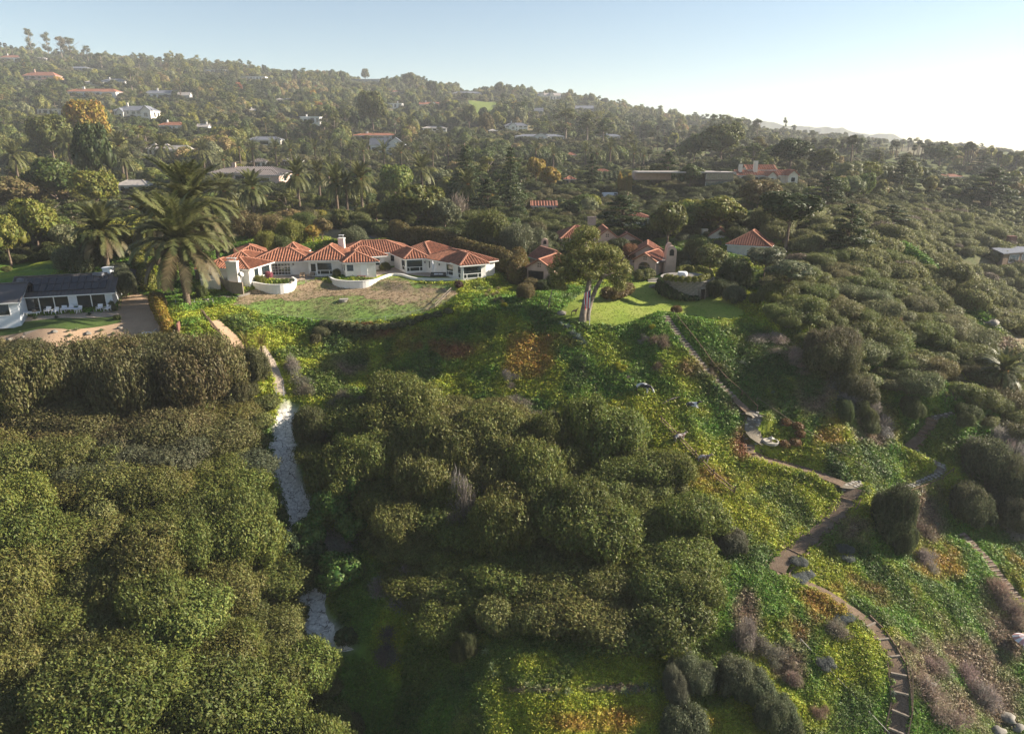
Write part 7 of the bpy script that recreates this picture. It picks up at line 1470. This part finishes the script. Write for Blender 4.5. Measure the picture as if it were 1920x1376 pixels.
for i, (u, v, w) in enumerate([(912,1225,26),(922,1252,24),(930,1268,20),(990,1288,24),(1010,1295,26),(1028,1292,20),(1035,1312,20),(1065,1302,26),(1170,1302,30),(1190,1296,24),(1210,1292,26),(1225,1298,22),(1045,1306,18),(1245,1284,16)]): agave(u, v, w, f'{ORDW[i]} pale agave from the left in the row across the bottom slope', (.24, .28, .13), i % 3, 'pale agaves in a row across the bottom slope') if 'ORDW' in globals() else None
for (u, v, w, lb) in [(1392,684,22,'pale agave on the dark slope right of the long stairway'),(1362,692,16,'faint agave beside the stair railing'),(1448,740,20,'pale agave above the rope railing'),(1437,700,14,'small pale agave in the shaded slope'),(1340,730,14,'agave at the stairway foot bank'),(1118,822,12,'small agave in the yellow ground cover'),(1382,862,12,'pale agave below the calf fence'),(165,892,26,'grey-green agave in a gap of the left thicket'),(180,886,20,'second agave in the thicket gap'),(1840,795,18,'agave above the right-hand landing'),(1674,1305,22,'pale agave beside the lower stairway'),(1755,985,18,'agave on the bank right of the big dark bush'),(1745,1010,14,'small agave below the big dark bush'),(1690,760,16,'agave in the scrub above the brush')]: agave(u, v, w, lb, (.19, .24, .17), int(u) % 3)
for i, (u, v) in enumerate([(918,552),(925,560),(932,556),(938,566),(928,570),(942,572),(912,560),(935,548)]): agave(u, v, 18, f'{ORDW[i]} yellowish yucca from the top in the cluster right of the lawn fence', (.30, .27, .12), i % 3, 'yellowish yuccas right of the lawn fence', 'yucca', .4)
for i, (u, v) in enumerate([(1772,752),(1785,748),(1798,742),(1812,735),(1822,742),(1834,730),(1790,758)]): agave(u, v, 20, f'{ORDW[i]} upright yucca from the left above the right-hand landing', (.17, .19, .07), i % 3, 'yuccas above the right-hand landing', 'yucca', .8)
for i in range(16):
    u = 1090+i*2.4+rng.uniform(-7, 7); v = 672+i*6.5; agave(u, v, 15, f'{ORDW[i]} dark rosette from the top in the plant row down the middle slope', (.055, .08, .045), i % 3, 'dark rosette plants in a row down the middle slope', 'rosette_plant', .15)
for i, (u, v) in enumerate([(436,602),(445,596),(452,608),(462,612),(470,603),(430,612),(442,616),(458,622),(478,618),(488,612),(496,622)]): agave(u, v, 13, f'{ORDW[i]} pale succulent from the left on the bank above the sandy path', (.20, .26, .10), i % 3, 'pale succulents on the bank above the sandy path', 'succulent', .1)
for i, (u, v) in enumerate([(1160,695),(1165,700),(1158,688),(1170,694),(945,578),(1222,618)]): 
    tree_at('bush', u, v, 14, 9, (.30,.30,.02), ['bright yellow-green low bush left of the grazing cow','second bright yellow-green bush left of the grazing cow','small acid-green bush above the grazing cow pair','fourth acid-green bush near the grazing cow','lime tuft under the yucca cluster','yellow bush beside the stair head'][i], 'bush', 'slope_bush')
# grey and dead brush --------------------------------------------------------------------------------------------
def brush(u, v, wpx, hpx, col, label, kind='brush', name='dry_brush', cat='brush'):
    p = hit(u, v); k = proj(p)[2]/FPX; e = empty(name, tuple(p), label, cat, None, rng.uniform(0, 6.28)); TAKEN.append((p[0], p[1], wpx*k*.3))
    w = wpx*k; h = hpx*k
    if kind == 'brush':
        for i in range(5):
            q = rng.uniform(.38, .62); ox, oy = rng.uniform(-.32, .32, 2)*w; link('twigs', S['brush', i % 3], e, (ox, oy, float(H(p[0]+ox, p[1]+oy))-p[2]-.05), rng.uniform(0, 6), (w*q/2.6, w*q/3.0, (h if h > w*1.5 else min(h, w))*rng.uniform(.6, 1.1)/3.1), jitter(col, .2)); e.rotation_euler = (0, 0, 0)
    else:
        for i in range(3 if w > 2.5 else 1):
            q = rng.uniform(.55, .75) if w > 2.5 else 1; ox, oy = (rng.uniform(-.26, .26, 2)*w) if w > 2.5 else (0, 0); link('foliage', S['shrub', int(rng.integers(7))], e, (ox, oy, float(H(p[0]+ox, p[1]+oy))-p[2]-.2), rng.uniform(0, 6), (w*q/5.6, w*q/5.6, h*rng.uniform(.7, 1.1)/3.6), jitter(col, .1)); e.rotation_euler = (0, 0, 0)
    return e
GR = (.25, .23, .19); LV = (.20, .185, .155)
for a in [(735,1120,80,90,LV,'purple-grey bare brush in the shadow beside the gully thicket'),(862,985,70,190,LV,'upright grey bare shrub amid the middle thicket'),(900,960,50,140,(.20,.17,.12),'second greyish shrub beside the upright bare one'),(850,1030,60,130,(.15,.14,.11),'lower grey shrub amid the middle thicket'),(640,1030,110,60,GR,'pale tangled dead twigs below the bright gully shrub'),(588,1045,70,60,GR,'second tangle of pale dead twigs on the gully edge'),(720,1215,60,80,(.16,.145,.12),'thin dead reeds beside the lower channel'),
          (545,700,36,60,(.24,.21,.18),'grey dead brush beside the narrow paved path'),(570,735,50,40,(.19,.17,.12),'brown-grey brush above the pale channel head'),(640,770,60,50,(.17,.165,.11),'grey-green brush above the middle thicket, left'),(690,765,56,40,(.19,.17,.13),'grey brush above the middle thicket, right'),(955,715,34,24,(.22,.20,.17),'round grey bush on the yellow slope'),(965,765,60,40,(.17,.155,.115),'grey bush at the upper right of the middle thicket'),(1020,800,56,34,(.18,.165,.12),'dry bush behind the thicket crest'),
          (1235,650,36,34,(.20,.14,.10),'brown dry bush left of the long stairway'),(1205,640,26,22,(.20,.19,.17),'grey round bush left of the long stairway'),(1230,700,30,26,(.15,.11,.07),'rusty dry bush uphill of the lying cow'),(1180,712,13,13,(.24,.21,.19),'small grey round bush by the grazing cow'),(1335,705,20,26,(.20,.16,.10),'tan shrub beside the stairway railing'),
          (1440,645,60,26,(.30,.25,.20),'pale heap of dead branches below the lawn corner'),(1480,655,70,36,(.33,.27,.21),'large heap of cut dead branches'),(1500,690,50,26,(.27,.22,.17),'lower end of the dead branch heap'),(1590,760,80,70,(.24,.23,.21),'large pale grey dead shrub above the right slope'),(1640,790,60,60,(.24,.22,.20),'second pale grey dead shrub'),(1475,605,40,32,(.19,.16,.15),'mauve-brown dry shrub at the slope edge'),
          (1825,860,46,46,(.24,.22,.20),'grey bare shrub below the right-hand landing'),(1880,830,60,60,(.28,.255,.235),'large pale bare shrub at the right edge'),(1900,900,70,120,(.27,.245,.225),'tall curtain of grey bare brush at the right edge'),(1905,1010,60,90,(.24,.22,.20),'grey brush at the right edge below the curtain'),(1880,1120,60,60,(.28,.20,.15),'tan dead brush beside the worn stairway'),(1905,1160,50,60,(.28,.21,.16),'second tan brush beside the worn stairway'),(1740,1060,50,60,(.24,.21,.18),'grey tangle below the big dark bush'),(1720,990,60,40,(.20,.16,.12),'brown tangle on the ridge right of the big bush'),
          (1400,1215,50,110,(.26,.24,.20),'long pale dead grass streak on the lower slope'),(1440,1230,60,50,(.22,.20,.16),'grey tangle beside the dead streak'),(1480,1270,50,50,(.24,.19,.15),'brown tangle by the rust-red post'),(1537,1335,40,34,(.26,.20,.13),'round tan dry bush at the bottom slope'),(1750,1240,60,40,(.27,.23,.18),'tan brush on the lower right slope'),(1760,1330,90,60,(.26,.20,.16),'brown brush patch at the bottom right'),(1830,1300,80,80,(.25,.21,.18),'grey-brown brush at the bottom right corner'),(1700,1210,30,40,(.27,.21,.16),'dry brush by the lower handrail'),(1560,1190,60,40,(.22,.20,.15),'brown brush above the bottom slope')]: brush(*a)
for a in [(1300,1290,90,70,(.13,.15,.085),'silvery sagebrush at the bottom middle, first'),(1380,1310,100,70,(.12,.14,.075),'wide silvery sagebrush at the bottom middle'),(1255,1310,60,60,(.14,.15,.10),'silvery sagebrush beside the agave row'),(1430,1345,100,70,(.11,.13,.07),'silvery bush right of the sagebrush'),(1300,1376,120,60,(.10,.12,.06),'grey-green bush at the bottom edge'),(1480,1390,80,60,(.10,.12,.06),'grey-green bush at the bottom edge, right'),(1660,1010,96,120,(.085,.10,.045),'big dark upright bush beside the broad earth path'),(1690,1040,60,70,(.08,.095,.042),'lower part-bush right of the big dark one'),(1370,1035,70,36,(.12,.12,.075),'grey-green bush jutting from the thicket over the yellow slope'),(1500,1075,60,11,(.17,.19,.18),'blue-grey succulent mat beside the path bend'),(1575,1150,44,9,(.17,.19,.19),'blue-grey mat along the lower path'),(1590,1040,40,14,(.15,.17,.15),'blue-grey plant tuft above the lower path'),(1545,1245,40,14,(.15,.17,.16),'blue-grey plant patch on the rusty slope'),(1860,935,110,100,(.11,.12,.06),'large olive bush on the right ridge'),(1820,985,90,80,(.10,.11,.055),'olive bush in front of the large right ridge bush'),(1900,990,80,80,(.12,.125,.07),'olive bush at the right edge ridge'),(1575,785,40,40,(.08,.11,.04),'green rounded bush above the rope railing'),(1700,790,60,40,(.09,.115,.04),'green bush above the right-hand steps'),(1815,800,60,34,(.10,.125,.045),'green bush behind the right-hand landing'),(1620,800,50,40,(.11,.125,.05),'green bush beside the dead pale shrubs'),(1560,700,110,80,(.115,.115,.05),'broad olive bush at the end of the near bluff'),(1590,735,90,60,(.11,.11,.05),'broad olive bush overhanging the dark slope'),(1545,660,100,60,(.115,.105,.055),'brown-green bush above the overhanging one'),(1660,610,60,40,(.17,.11,.06),'rusty brown bush standing out on the bluff'),
          (470,730,80,70,(.095,.095,.035),'rounded dark bush right below the young palms'),(440,760,70,70,(.085,.085,.035),'second rounded bush beside the channel head'),(380,700,60,40,(.10,.10,.05),'brownish bush under the green bank'),(600,850,90,80,(.085,.09,.032),'rounded bush at the left end of the middle thicket'),(600,640,40,24,(.11,.11,.05),'low scrub clump at the lawn rim'),(870,1230,50,50,(.08,.09,.035),'bush at the bottom of the middle thicket')]: brush(*a, 'shrub', 'slope_shrub', 'shrub')
# the bright green succulent-like shrub over the gully
for (u, v, w, h, lb) in [(665,945,76,66,'brightest green billowing shrub over the gully, upper'),(620,990,90,70,'bright green billowing shrub over the gully, middle'),(660,1010,70,50,'bright green lobe right of the gully'),(585,1040,80,60,'bright green shrub lobe, lowest by the channel'),(545,1060,60,60,'dull green shrub at the left bank of the gully'),(590,1075,70,56,'dark green shadowed shrub across the channel gap'),(575,1110,60,44,'dark low shrub over the lower channel'),(650,1212,50,34,'dark shrub over the end of the lower channel'),(565,1160,40,30,'small dark shrub at the left rim of the lower channel'),(610,1110,60,50,'dark shrub right of the lower channel'),(640,1100,110,60,'dark green shadowed shrub below the bright ones')]:
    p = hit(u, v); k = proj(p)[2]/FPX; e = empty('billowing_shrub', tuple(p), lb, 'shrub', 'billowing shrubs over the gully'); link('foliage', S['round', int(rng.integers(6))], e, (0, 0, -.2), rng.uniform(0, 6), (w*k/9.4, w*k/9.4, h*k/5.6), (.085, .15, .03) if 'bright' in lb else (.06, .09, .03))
# ------------------------------------------------------------------ trees of the plateau and the far hill
def in_view(p, mu=70, mv=60): u, v, d = proj(p); return (d > 0) & (u > -mu) & (u < 1920+mu) & (v > -mv) & (v < 1376+mv)
r = np.random.default_rng(91)
def grid(y0, y1, sp, jit=.42):
    xs = []; 
    xm = y1*.85; X_, Y_ = np.meshgrid(np.arange(-xm, xm, sp), np.arange(y0, y1, sp*.9), indexing='ij'); X_ = X_+(np.arange(X_.shape[1]) % 2)*sp*.5
    X_ = X_.ravel()+r.uniform(-jit, jit, X_.size)*sp; Y_ = Y_.ravel()+r.uniform(-jit, jit, Y_.size)*sp; p = np.stack([X_, Y_, H(X_, Y_)], 1); return p[in_view(p)]
pts = np.concatenate([grid(146, 300, 6.8), grid(300, 560, 8.0), grid(560, 1500, 11.0)])
u, v, d = proj(pts)
EXC = [zone([(880,212),(880,190),(930,192),(945,206),(920,222),(870,232)]), Z_PAD_A, Z_PAD_C, zone([(640,470),(640,436),(668,431),(710,446),(780,462),(740,474)]), zone([(430,478),(430,432),(640,432),(660,470),(500,490)])]
ok = np.ones(len(pts), bool)
for z in EXC: ok &= ~inpoly(pts[:, 0], pts[:, 1], z)
ok &= ~((u > 1425) & (v > 385-(u-1425)*.02) )                            # the bluff itself has scrub, not trees
ok &= ~((u > 1650) & (d > 560)) | (r.random(len(pts)) < .10)              # open coastal hills
ok &= ~((v > 470) & (u > 380) & (u < 1440))
ok &= (H(pts[:, 0], pts[:, 1]) > -2)
T = np.array(TAKEN); 
for i in np.where(ok)[0]:
    if (((pts[i, 0]-T[:, 0])**2+(pts[i, 1]-T[:, 1])**2) < (T[:, 2]+1.6)**2).any(): ok[i] = False
# openings between the trees
op = fbm(pts[:, 0], pts[:, 1], 38, 3, 95); ok &= ~((op > .60) & (r.random(len(pts)) < .8))
pts = pts[ok]; u, v, d = proj(pts); N_ = len(pts)
W_ = r.uniform(4.6, 11.5, N_)*np.where(d > 560, 1.3, np.where(d < 260, .95, 1.25)); Hh = W_*r.uniform(.7, 1.25, N_)
big = fbm(pts[:, 0], pts[:, 1], 60, 2, 97); Hh *= .7+.8*np.clip(big-.3, 0, .6)
egp = ((fbm(pts[:, 0], pts[:, 1], 70, 2, 103) > .63)); Hc = Hh*1.65; Hh *= np.where((u > 1400) & (d > 420), .6, 1); W_ *= np.where((u > 1400) & (d > 420), .8, 1); cm = clear_mask(pts, W_, Hc); small = ~cm; W_ = np.where(small, np.minimum(W_*.45, 4), W_); Hh = np.where(small, W_*.5, Hh); cm2 = clear_mask(pts, W_, Hh); pts = pts[cm2]; W_ = W_[cm2]; Hh = Hh[cm2]; u, v, d = proj(pts); N_ = len(pts)
names = list(COLORS); hue = fbm(pts[:, 0], pts[:, 1], 45, 3, 99); pick = []
for i in range(N_):
    h_ = hue[i]+r.normal()*.10
    pick.append('dark green' if h_ < .41 else 'mid green' if h_ < .50 else 'olive' if h_ < .62 else 'grey-green' if h_ < .67 else 'yellow-green' if h_ < .73 else 'brownish' if h_ < .82 else 'olive')
pick = np.array(pick); pick[r.random(N_) < .008] = 'golden'; pick[r.random(N_) < .003] = 'rust'
eg = ((fbm(pts[:, 0], pts[:, 1], 70, 2, 103) > .63) | (inpoly(u, v, [(250,120),(480,130),(450,245),(280,235)])) | inpoly(u, v, [(1010,205),(1180,235),(1160,275),(1010,265)]) | inpoly(u, v, [(1270,240),(1450,262),(1450,320),(1280,315)])) & ~small[cm2] & (r.random(N_) < .6)
order = np.argsort(d); n_round = n_euc = n_bush = 0; rest = []
for i in order:
    sml = W_[i] < 4.2; s3 = W_[i]
    if eg[i] and not sml and n_euc < 230:
        n_euc += 1; h_ = Hh[i]*1.6; hmax = 4
        if not clear_of(pts[i], W_[i], h_): h_ = Hh[i]
        e = empty('eucalyptus_tree', tuple(pts[i]), None, 'tree', 'eucalyptus trees of the plateau and hill', r.uniform(0, 6.28)); k = int(r.integers(4)); c_ = jitter(COLORS[pick[i]] if pick[i] != 'dark green' else COLORS['olive'], .12)
        link('crown', S['euc', k], e, (0, 0, 0), 0, (W_[i]/9.5, W_[i]/9.5, h_/18.5), c_); link('trunk', S['euct', k], e, (0, 0, 0), 0, (W_[i]/10, W_[i]/10, h_/18)); desc(e, (pick[i] if pick[i] != 'dark green' else 'olive')+' eucalyptus', pts[i])
    elif not sml and n_round < 270:
        n_round += 1; e = empty('round_tree', tuple(pts[i]), None, 'tree', 'broad-crowned trees of the plateau and hill', r.uniform(0, 6.28)); k = int(r.integers(6)); th = Hh[i]*.18; c_ = jitter(tuple(np.array(COLORS[pick[i]])*(1.5, 1.42, 1.3)), .16)
        link('crown', S['round', k], e, (0, 0, th), 0, (W_[i]/9.4, W_[i]/9.4, (Hh[i]-th)/6.2), c_); link('trunk', TR[k % 4], e, (0, 0, 0), 0, (W_[i]/9.4, W_[i]/9.4, Hh[i]/8.6)); desc(e, pick[i]+' round tree', pts[i])
    elif sml and n_bush < 200:
        n_bush += 1; e = empty('garden_shrub', tuple(pts[i]), None, 'shrub', 'shrubs between the gardens and houses', r.uniform(0, 6.28)); link('foliage', S['scrub', int(r.integers(4))], e, (0, 0, -.1), 0, (W_[i]/4.6, W_[i]/4.6, Hh[i]/1.9), jitter(COLORS[pick[i]], .12)); desc(e, pick[i]+' shrub', pts[i])
    else: rest.append(i)
rest = np.array(rest); n = len(rest)
print('WOODS', N_, n_round, n_euc, n_bush, n)
cols = np.array([COLORS[k] for k in pick[rest]])*np.array([1.5, 1.42, 1.3])*(1+r.uniform(-.15, .15, n))[:, None]
ise = eg[rest]; idx = np.where(ise, 4+r.integers(0, 4, n), r.integers(0, 4, n))
scl = np.where(ise[:, None], np.stack([W_[rest]/9.5, W_[rest]/9.5, Hh[rest]*1.6/18.5], 1), np.stack([W_[rest]/9.2, W_[rest]/9.2, Hh[rest]/6.1], 1))
rot = np.stack([np.zeros(n), np.zeros(n), r.uniform(0, 6.28, n)], 1)
stuff_instances('far_woodland', 'far hillside woodland of mixed trees reading as one mass', [inst_mesh(('far', i)) for i in range(4)]+[inst_mesh(('euc', i)) for i in range(4)], pts[rest], rot, scl, cols, idx)
# low scrub filling the ground between the trees and covering the bluffs
g1 = grid(140, 330, 3.3); g2 = grid(330, 640, 6.5); g3 = grid(640, 1400, 12); q = np.concatenate([g1, g2, g3]); u, v, d = proj(q); ok = np.ones(len(q), bool)
for z in EXC: ok &= ~inpoly(q[:, 0], q[:, 1], z)
ok &= ~((v > 462) & (u < 1440) & (q[:, 1] < 150)); ok &= ~((u > 1640) & (v < 330) & (r.random(len(q)) < .86)); ok &= fbm(q[:, 0], q[:, 1], 16, 3, 111) < np.where((u > 1430) & (v > 380), .66, .60)
ok &= H(q[:, 0], q[:, 1]) > -44
sc = np.where(d < 330, r.uniform(.45, 1.25, len(q)), np.where(d < 640, r.uniform(.9, 1.8, len(q)), r.uniform(1.6, 3, len(q))))
ok &= clear_mask(q, sc*4.5, sc*1.6)
BLUFFQ = (u > 1425) & (v > 400) & ok
sc = np.where(BLUFFQ & (d < 330), sc*1.3, sc); q = q[ok]; sc = sc[ok]; BL_ = BLUFFQ[ok]; u, v, d = proj(q); n = len(q); hu = fbm(q[:, 0], q[:, 1], 25, 3, 113)[:, None]
cols = np.where(hu < .45, np.array([[.07, .085, .026]]), np.where(hu < .62, np.array([[.10, .112, .034]]), np.array([[.135, .125, .055]])))*(1+r.uniform(-.25, .25, n))[:, None]
cols[BL_] = (np.array([.14, .165, .048])*(1-hu[BL_])+np.array([.21, .205, .085])*hu[BL_])*(1+r.uniform(-.2, .25, BL_.sum()))[:, None]
br_ = BL_ & (r.random(n) < .04); cols[br_] = np.array([.17, .14, .10])
stuff_instances('hillside_scrub', 'low scrub covering the ground between trees and on the bluffs', [inst_mesh(('mound', i)) for i in range(4)]+[inst_mesh(('scrub', i)) for i in range(4)], q-np.array([0, 0, .2]), np.stack([np.zeros(n), np.zeros(n), r.uniform(0, 6.28, n)], 1), np.stack([sc, sc, sc*r.uniform(.7, 1.3, n)], 1), cols, r.integers(0, 4, n)+np.where(d < 280, 4, 0))
print('SCRUB', n)
# the bluff's nearer bushes, one by one
BLF = [(1470,500),(1600,470),(1700,500),(1760,560),(1830,640),(1925,740),(1925,860),(1880,850),(1800,745),(1740,760),(1690,725),(1640,742),(1590,715),(1545,690),(1500,650),(1440,600),(1425,560)]
W = zone(BLF); lo = np.min(W, 0); hi = np.max(W, 0); X_, Y_ = np.meshgrid(np.arange(20, 130, 2.9), np.arange(85, 190, 2.7), indexing='ij'); X_ = X_.ravel()+r.uniform(-1.6, 1.6, X_.size); Y_ = Y_.ravel()+r.uniform(-1.6, 1.6, Y_.size); p3 = np.stack([X_, Y_, H(X_, Y_)], 1); u, v, d = proj(p3); ok = inpoly(u, v, BLF) & clear_mask(p3, 4, 2) & (d < 175); p3 = p3[ok]; d = d[ok]; p3 = p3[np.argsort(d)][:290]
for p in p3:
    t = float(fbm(p[0], p[1], 8, 2, 117)); k = 'grey-green' if t > .62 else ('brownish' if t < .34 else 'olive'); c_ = {'grey-green': (.18,.19,.085), 'brownish': (.18,.165,.07), 'olive': (.15,.17,.05)}[k]
    e = empty('bluff_bush', tuple(p-np.array([0, 0, .3])), None, 'bush', 'bushes on the near face of the right-hand bluff', r.uniform(0, 6.28)); link('foliage', S['shrub' if r.random() < .5 else 'scrub', int(r.integers(4))], e, (0, 0, 0), 0, tuple(np.array([1, 1, .8])*r.uniform(.55, 1.35)*r.uniform(.85, 1.15, 3)), jitter(c_, .15)); e['_d'] = k
    DESC.append((e, {'olive': 'green', 'brownish': 'brown', 'grey-green': 'silvery'}[k]+' bluff bush', 0, 0, 0)); del e['_d']
print('BLUFF', len(p3))
# ------------------------------------------------------------------ ground cover of the near slope
r = np.random.default_rng(121)
def carpet(name, label, key, nkey, y0, y1, per, zsel, size, colf, up=.0):
    area = (92+86)*(y1-y0); n = int(area*per); x = r.uniform(-90, 100, n); y = r.uniform(y0, y1, n); p = np.stack([x, y, H(x, y)], 1); k = in_view(p, 30, 30) & zsel(p); p = p[k]; n = len(p)
    nz = (H(p[:, 0]+.4, p[:, 1])-p[:, 2])/.4; nw = (H(p[:, 0], p[:, 1]+.4)-p[:, 2])/.4
    rot = np.stack([np.arctan(nw)*.7, -np.arctan(nz)*.7, r.uniform(0, 6.28, n)], 1); s = r.uniform(.7, 1.35, n)*size(p); c = colf(p)*(1+r.uniform(-.28, .28, n))[:, None]
    print(name, n); stuff_instances(name, label, [inst_mesh(key+(i,)) if False else S[key[0], i] for i in range(nkey)], p+np.array([0, 0, up]), rot, np.stack([s, s, s*r.uniform(.8, 1.3, n)], 1), c, r.integers(0, nkey, n))
pathd = np.full(XX.shape, 99.)
for nm, (pp, w) in PATHS.items(): dd, _ = polydist(XX, YY, pp); pathd = np.minimum(pathd, dd-w*.5)
def samp(A, x, y):
    i = np.clip(np.searchsorted(GX, x)-1, 0, len(GX)-2); j = np.clip(np.searchsorted(GY, y)-1, 0, len(GY)-2); return A[i, j]
THICK = [zone(LEFT), zone(MID)]
def open_slope(p):
    x, y = p[:, 0], p[:, 1]; k = samp(pathd, x, y) > .12; k &= (samp(d_rav, x, y) > 1.9) | (proj(p)[1] > 1235)
    for z in (Z_LAWN_A, Z_LAWN_C, Z_LAWN_B, Z_GRAVEL, Z_PAD_A, Z_PAD_C): k &= ~inpoly(x, y, z)
    for z in THICK:
        m = inpoly(x, y, z); dd, _ = polydist(x, y, z, True); k &= ~(m & (dd > 1.5))
    k &= np.hypot(x-cc[0], y-cc[1]) > RC+.3; return k
def gsize(p): u, v, d = proj(p); return np.clip(d/85, .75, 1.7)
carpet('ice_plant_cover', 'low succulent ground cover in green, yellow and red over the near slope', ('tuft',), 5, 38, 100, 24, open_slope, gsize, lambda p: gcol(p[:, 0], p[:, 1])*1.1)
carpet('upper_slope_cover', 'green ground cover of the slope below the lawns', ('tuft',), 5, 100, 165, 13, open_slope, gsize, lambda p: gcol(p[:, 0], p[:, 1])*1.1)
TH_ = []
for z in THICK:
    W = np.array(z); lo = W.min(0); hi = W.max(0); n = int((hi-lo).prod()/2.2); x = r.uniform(lo[0], hi[0], n); y = r.uniform(lo[1], hi[1], n); k = inpoly(x, y, z) & (samp(d_rav, x, y) > 2.6); TH_.append(np.stack([x[k], y[k], H(x[k], y[k])-.2], 1))
TH_ = np.concatenate(TH_); TH_ = TH_[in_view(TH_, 60, 60)]; n = len(TH_); tn = fbm(TH_[:, 0], TH_[:, 1], 8, 3, 141)[:, None]; s_ = r.uniform(.45, 1.0, n)
stuff_instances('thicket_undergrowth', 'low brushy undergrowth filling the gaps of the foreground thickets', [inst_mesh(('scrub', i)) for i in range(4)], TH_, np.stack([np.zeros(n), np.zeros(n), r.uniform(0, 6.28, n)], 1), np.stack([s_, s_, s_*r.uniform(.7, 1.3, n)], 1), (np.array([[.105, .105, .034]])*tn*1.8+np.array([[.09, .11, .03]])*(1-tn))*r.uniform(.8, 1.25, n)[:, None], r.integers(0, 4, n)); print('UNDER', n)
def rough(p): return inpoly(p[:, 0], p[:, 1], Z_LAWN_A)
def lawn(p): return inpoly(p[:, 0], p[:, 1], Z_LAWN_C) & (np.hypot(p[:, 0]-cc[0], p[:, 1]-cc[1]) > RC+.1)
def rcol(p): t = smooth((fbm(p[:, 0], p[:, 1], 5, 3, 131)-.42)/.2)[:, None]; v = proj(p)[1][:, None]; t2 = np.clip((v-562)/25, 0, 1); g = np.array([.13, .20, .05]); return g*(t*.4+t2*.6)+np.array([.25, .19, .11])*(1-(t*.4+t2*.6))
carpet('rough_grass', 'coarse grass tufts of the patchy lawn', ('grass',), 2, 100, 140, 7, rough, lambda p: .75+0*p[:, 0], rcol)
carpet('lawn_grass', 'short grass of the bright lawn', ('grass',), 2, 100, 145, 9, lawn, lambda p: .42+0*p[:, 0], lambda p: np.array([[.155, .205, .035]])*(.85+.3*fbm(p[:, 0], p[:, 1], 6, 2, 133))[:, None])
# ------------------------------------------------------------------ labels settled: what is alike is told apart by how near it stands to its landmark
from collections import defaultdict
G_ = defaultdict(list)
for (o, base, rel, nm, c) in DESC:
    if rel: G_[(base, rel, nm)].append((c, o))
for (base, rel, nm), L in G_.items():
    L.sort(key=lambda t: t[0])
    for i, (c, o) in enumerate(L):
        if len(L) == 1: o['label'] = f'{base} {rel} {nm}' if rel != 'close beside' else f'{base} close beside {nm}'
        elif i < 20: o['label'] = f'{(ORD[i]+" ") if i else ""}nearest {base} {rel} {nm}'
        else: o['label'] = f'outlying {base} {rel} {nm}'
SL = [('the long stairway',1310,680),('the right-hand steps',1725,820),('the bluff palm',1872,700),('the crimson bush',1520,490),('the dark leaning cypress',1585,470),('the lawn edge',1430,600),('the dead branch heap',1460,650),('the grey flat-roofed house',1880,475),('the right edge',1915,760),('the yucca clump',1810,700)]
SF = [('the gravel garden',180,655),('the sandy path',440,690),('the pale channel head',530,790),('the channel bend',510,890),('the lower channel',600,1180),('the bright gully shrub',640,960),('the grey bare shrub',870,960),('the lower left corner',30,1350),('the left edge',10,1000),('the agave row',1100,1280),('the fenced yellow slope',1330,930),('the big dark shadow',830,740),('the purple-grey brush',740,1110),('the bottom edge',400,1370),('the silvery brush',450,870),('the left thicket top',250,800),('the thicket heart',250,1100),('the middle thicket heart',1000,1000)]
def near(o, LM):
    u, v, d = [float(q_) for q_ in proj(np.array(o.location))]; return min((math.hypot(u-a, v-b_), nm) for nm, a, b_ in LM)
for LST, LM in (([(o, base) for (o, base, rel, nm, c) in DESC if not rel], SL), ([(o, t+' shrub') for (o, p, t, nm) in FG], SF)):
    G_ = defaultdict(list)
    for o, base in LST: c, nm = near(o, LM); G_[(base, nm)].append((c, o))
    for (base, nm), L in G_.items():
        L.sort(key=lambda t: t[0])
        for i, (c, o) in enumerate(L): o['label'] = f'{(ORD[i]+" ") if 0 < i < 20 else ""}closest {base} to {nm}' if i < 20 else f'further {base} some way from {nm}'
# ------------------------------------------------------------------ the air
m, nt, out = newmat('coastal_haze')
pv = nd(nt, 'ShaderNodeVolumePrincipled'); pv.inputs['Color'].default_value = (.93, .96, 1, 1); pv.inputs['Density'].default_value = .00017; pv.inputs['Anisotropy'].default_value = .1
nt.links.new(pv.outputs[0], out.inputs['Volume'])
HZ = MB().box((450, 1350, 96.5), (7000, 4700, 289)); 
hz = HZ.build('haze', m); props(hz, 'thin coastal haze filling the air', None, None, 'stuff')
m.cycles.homogeneous_volume = True
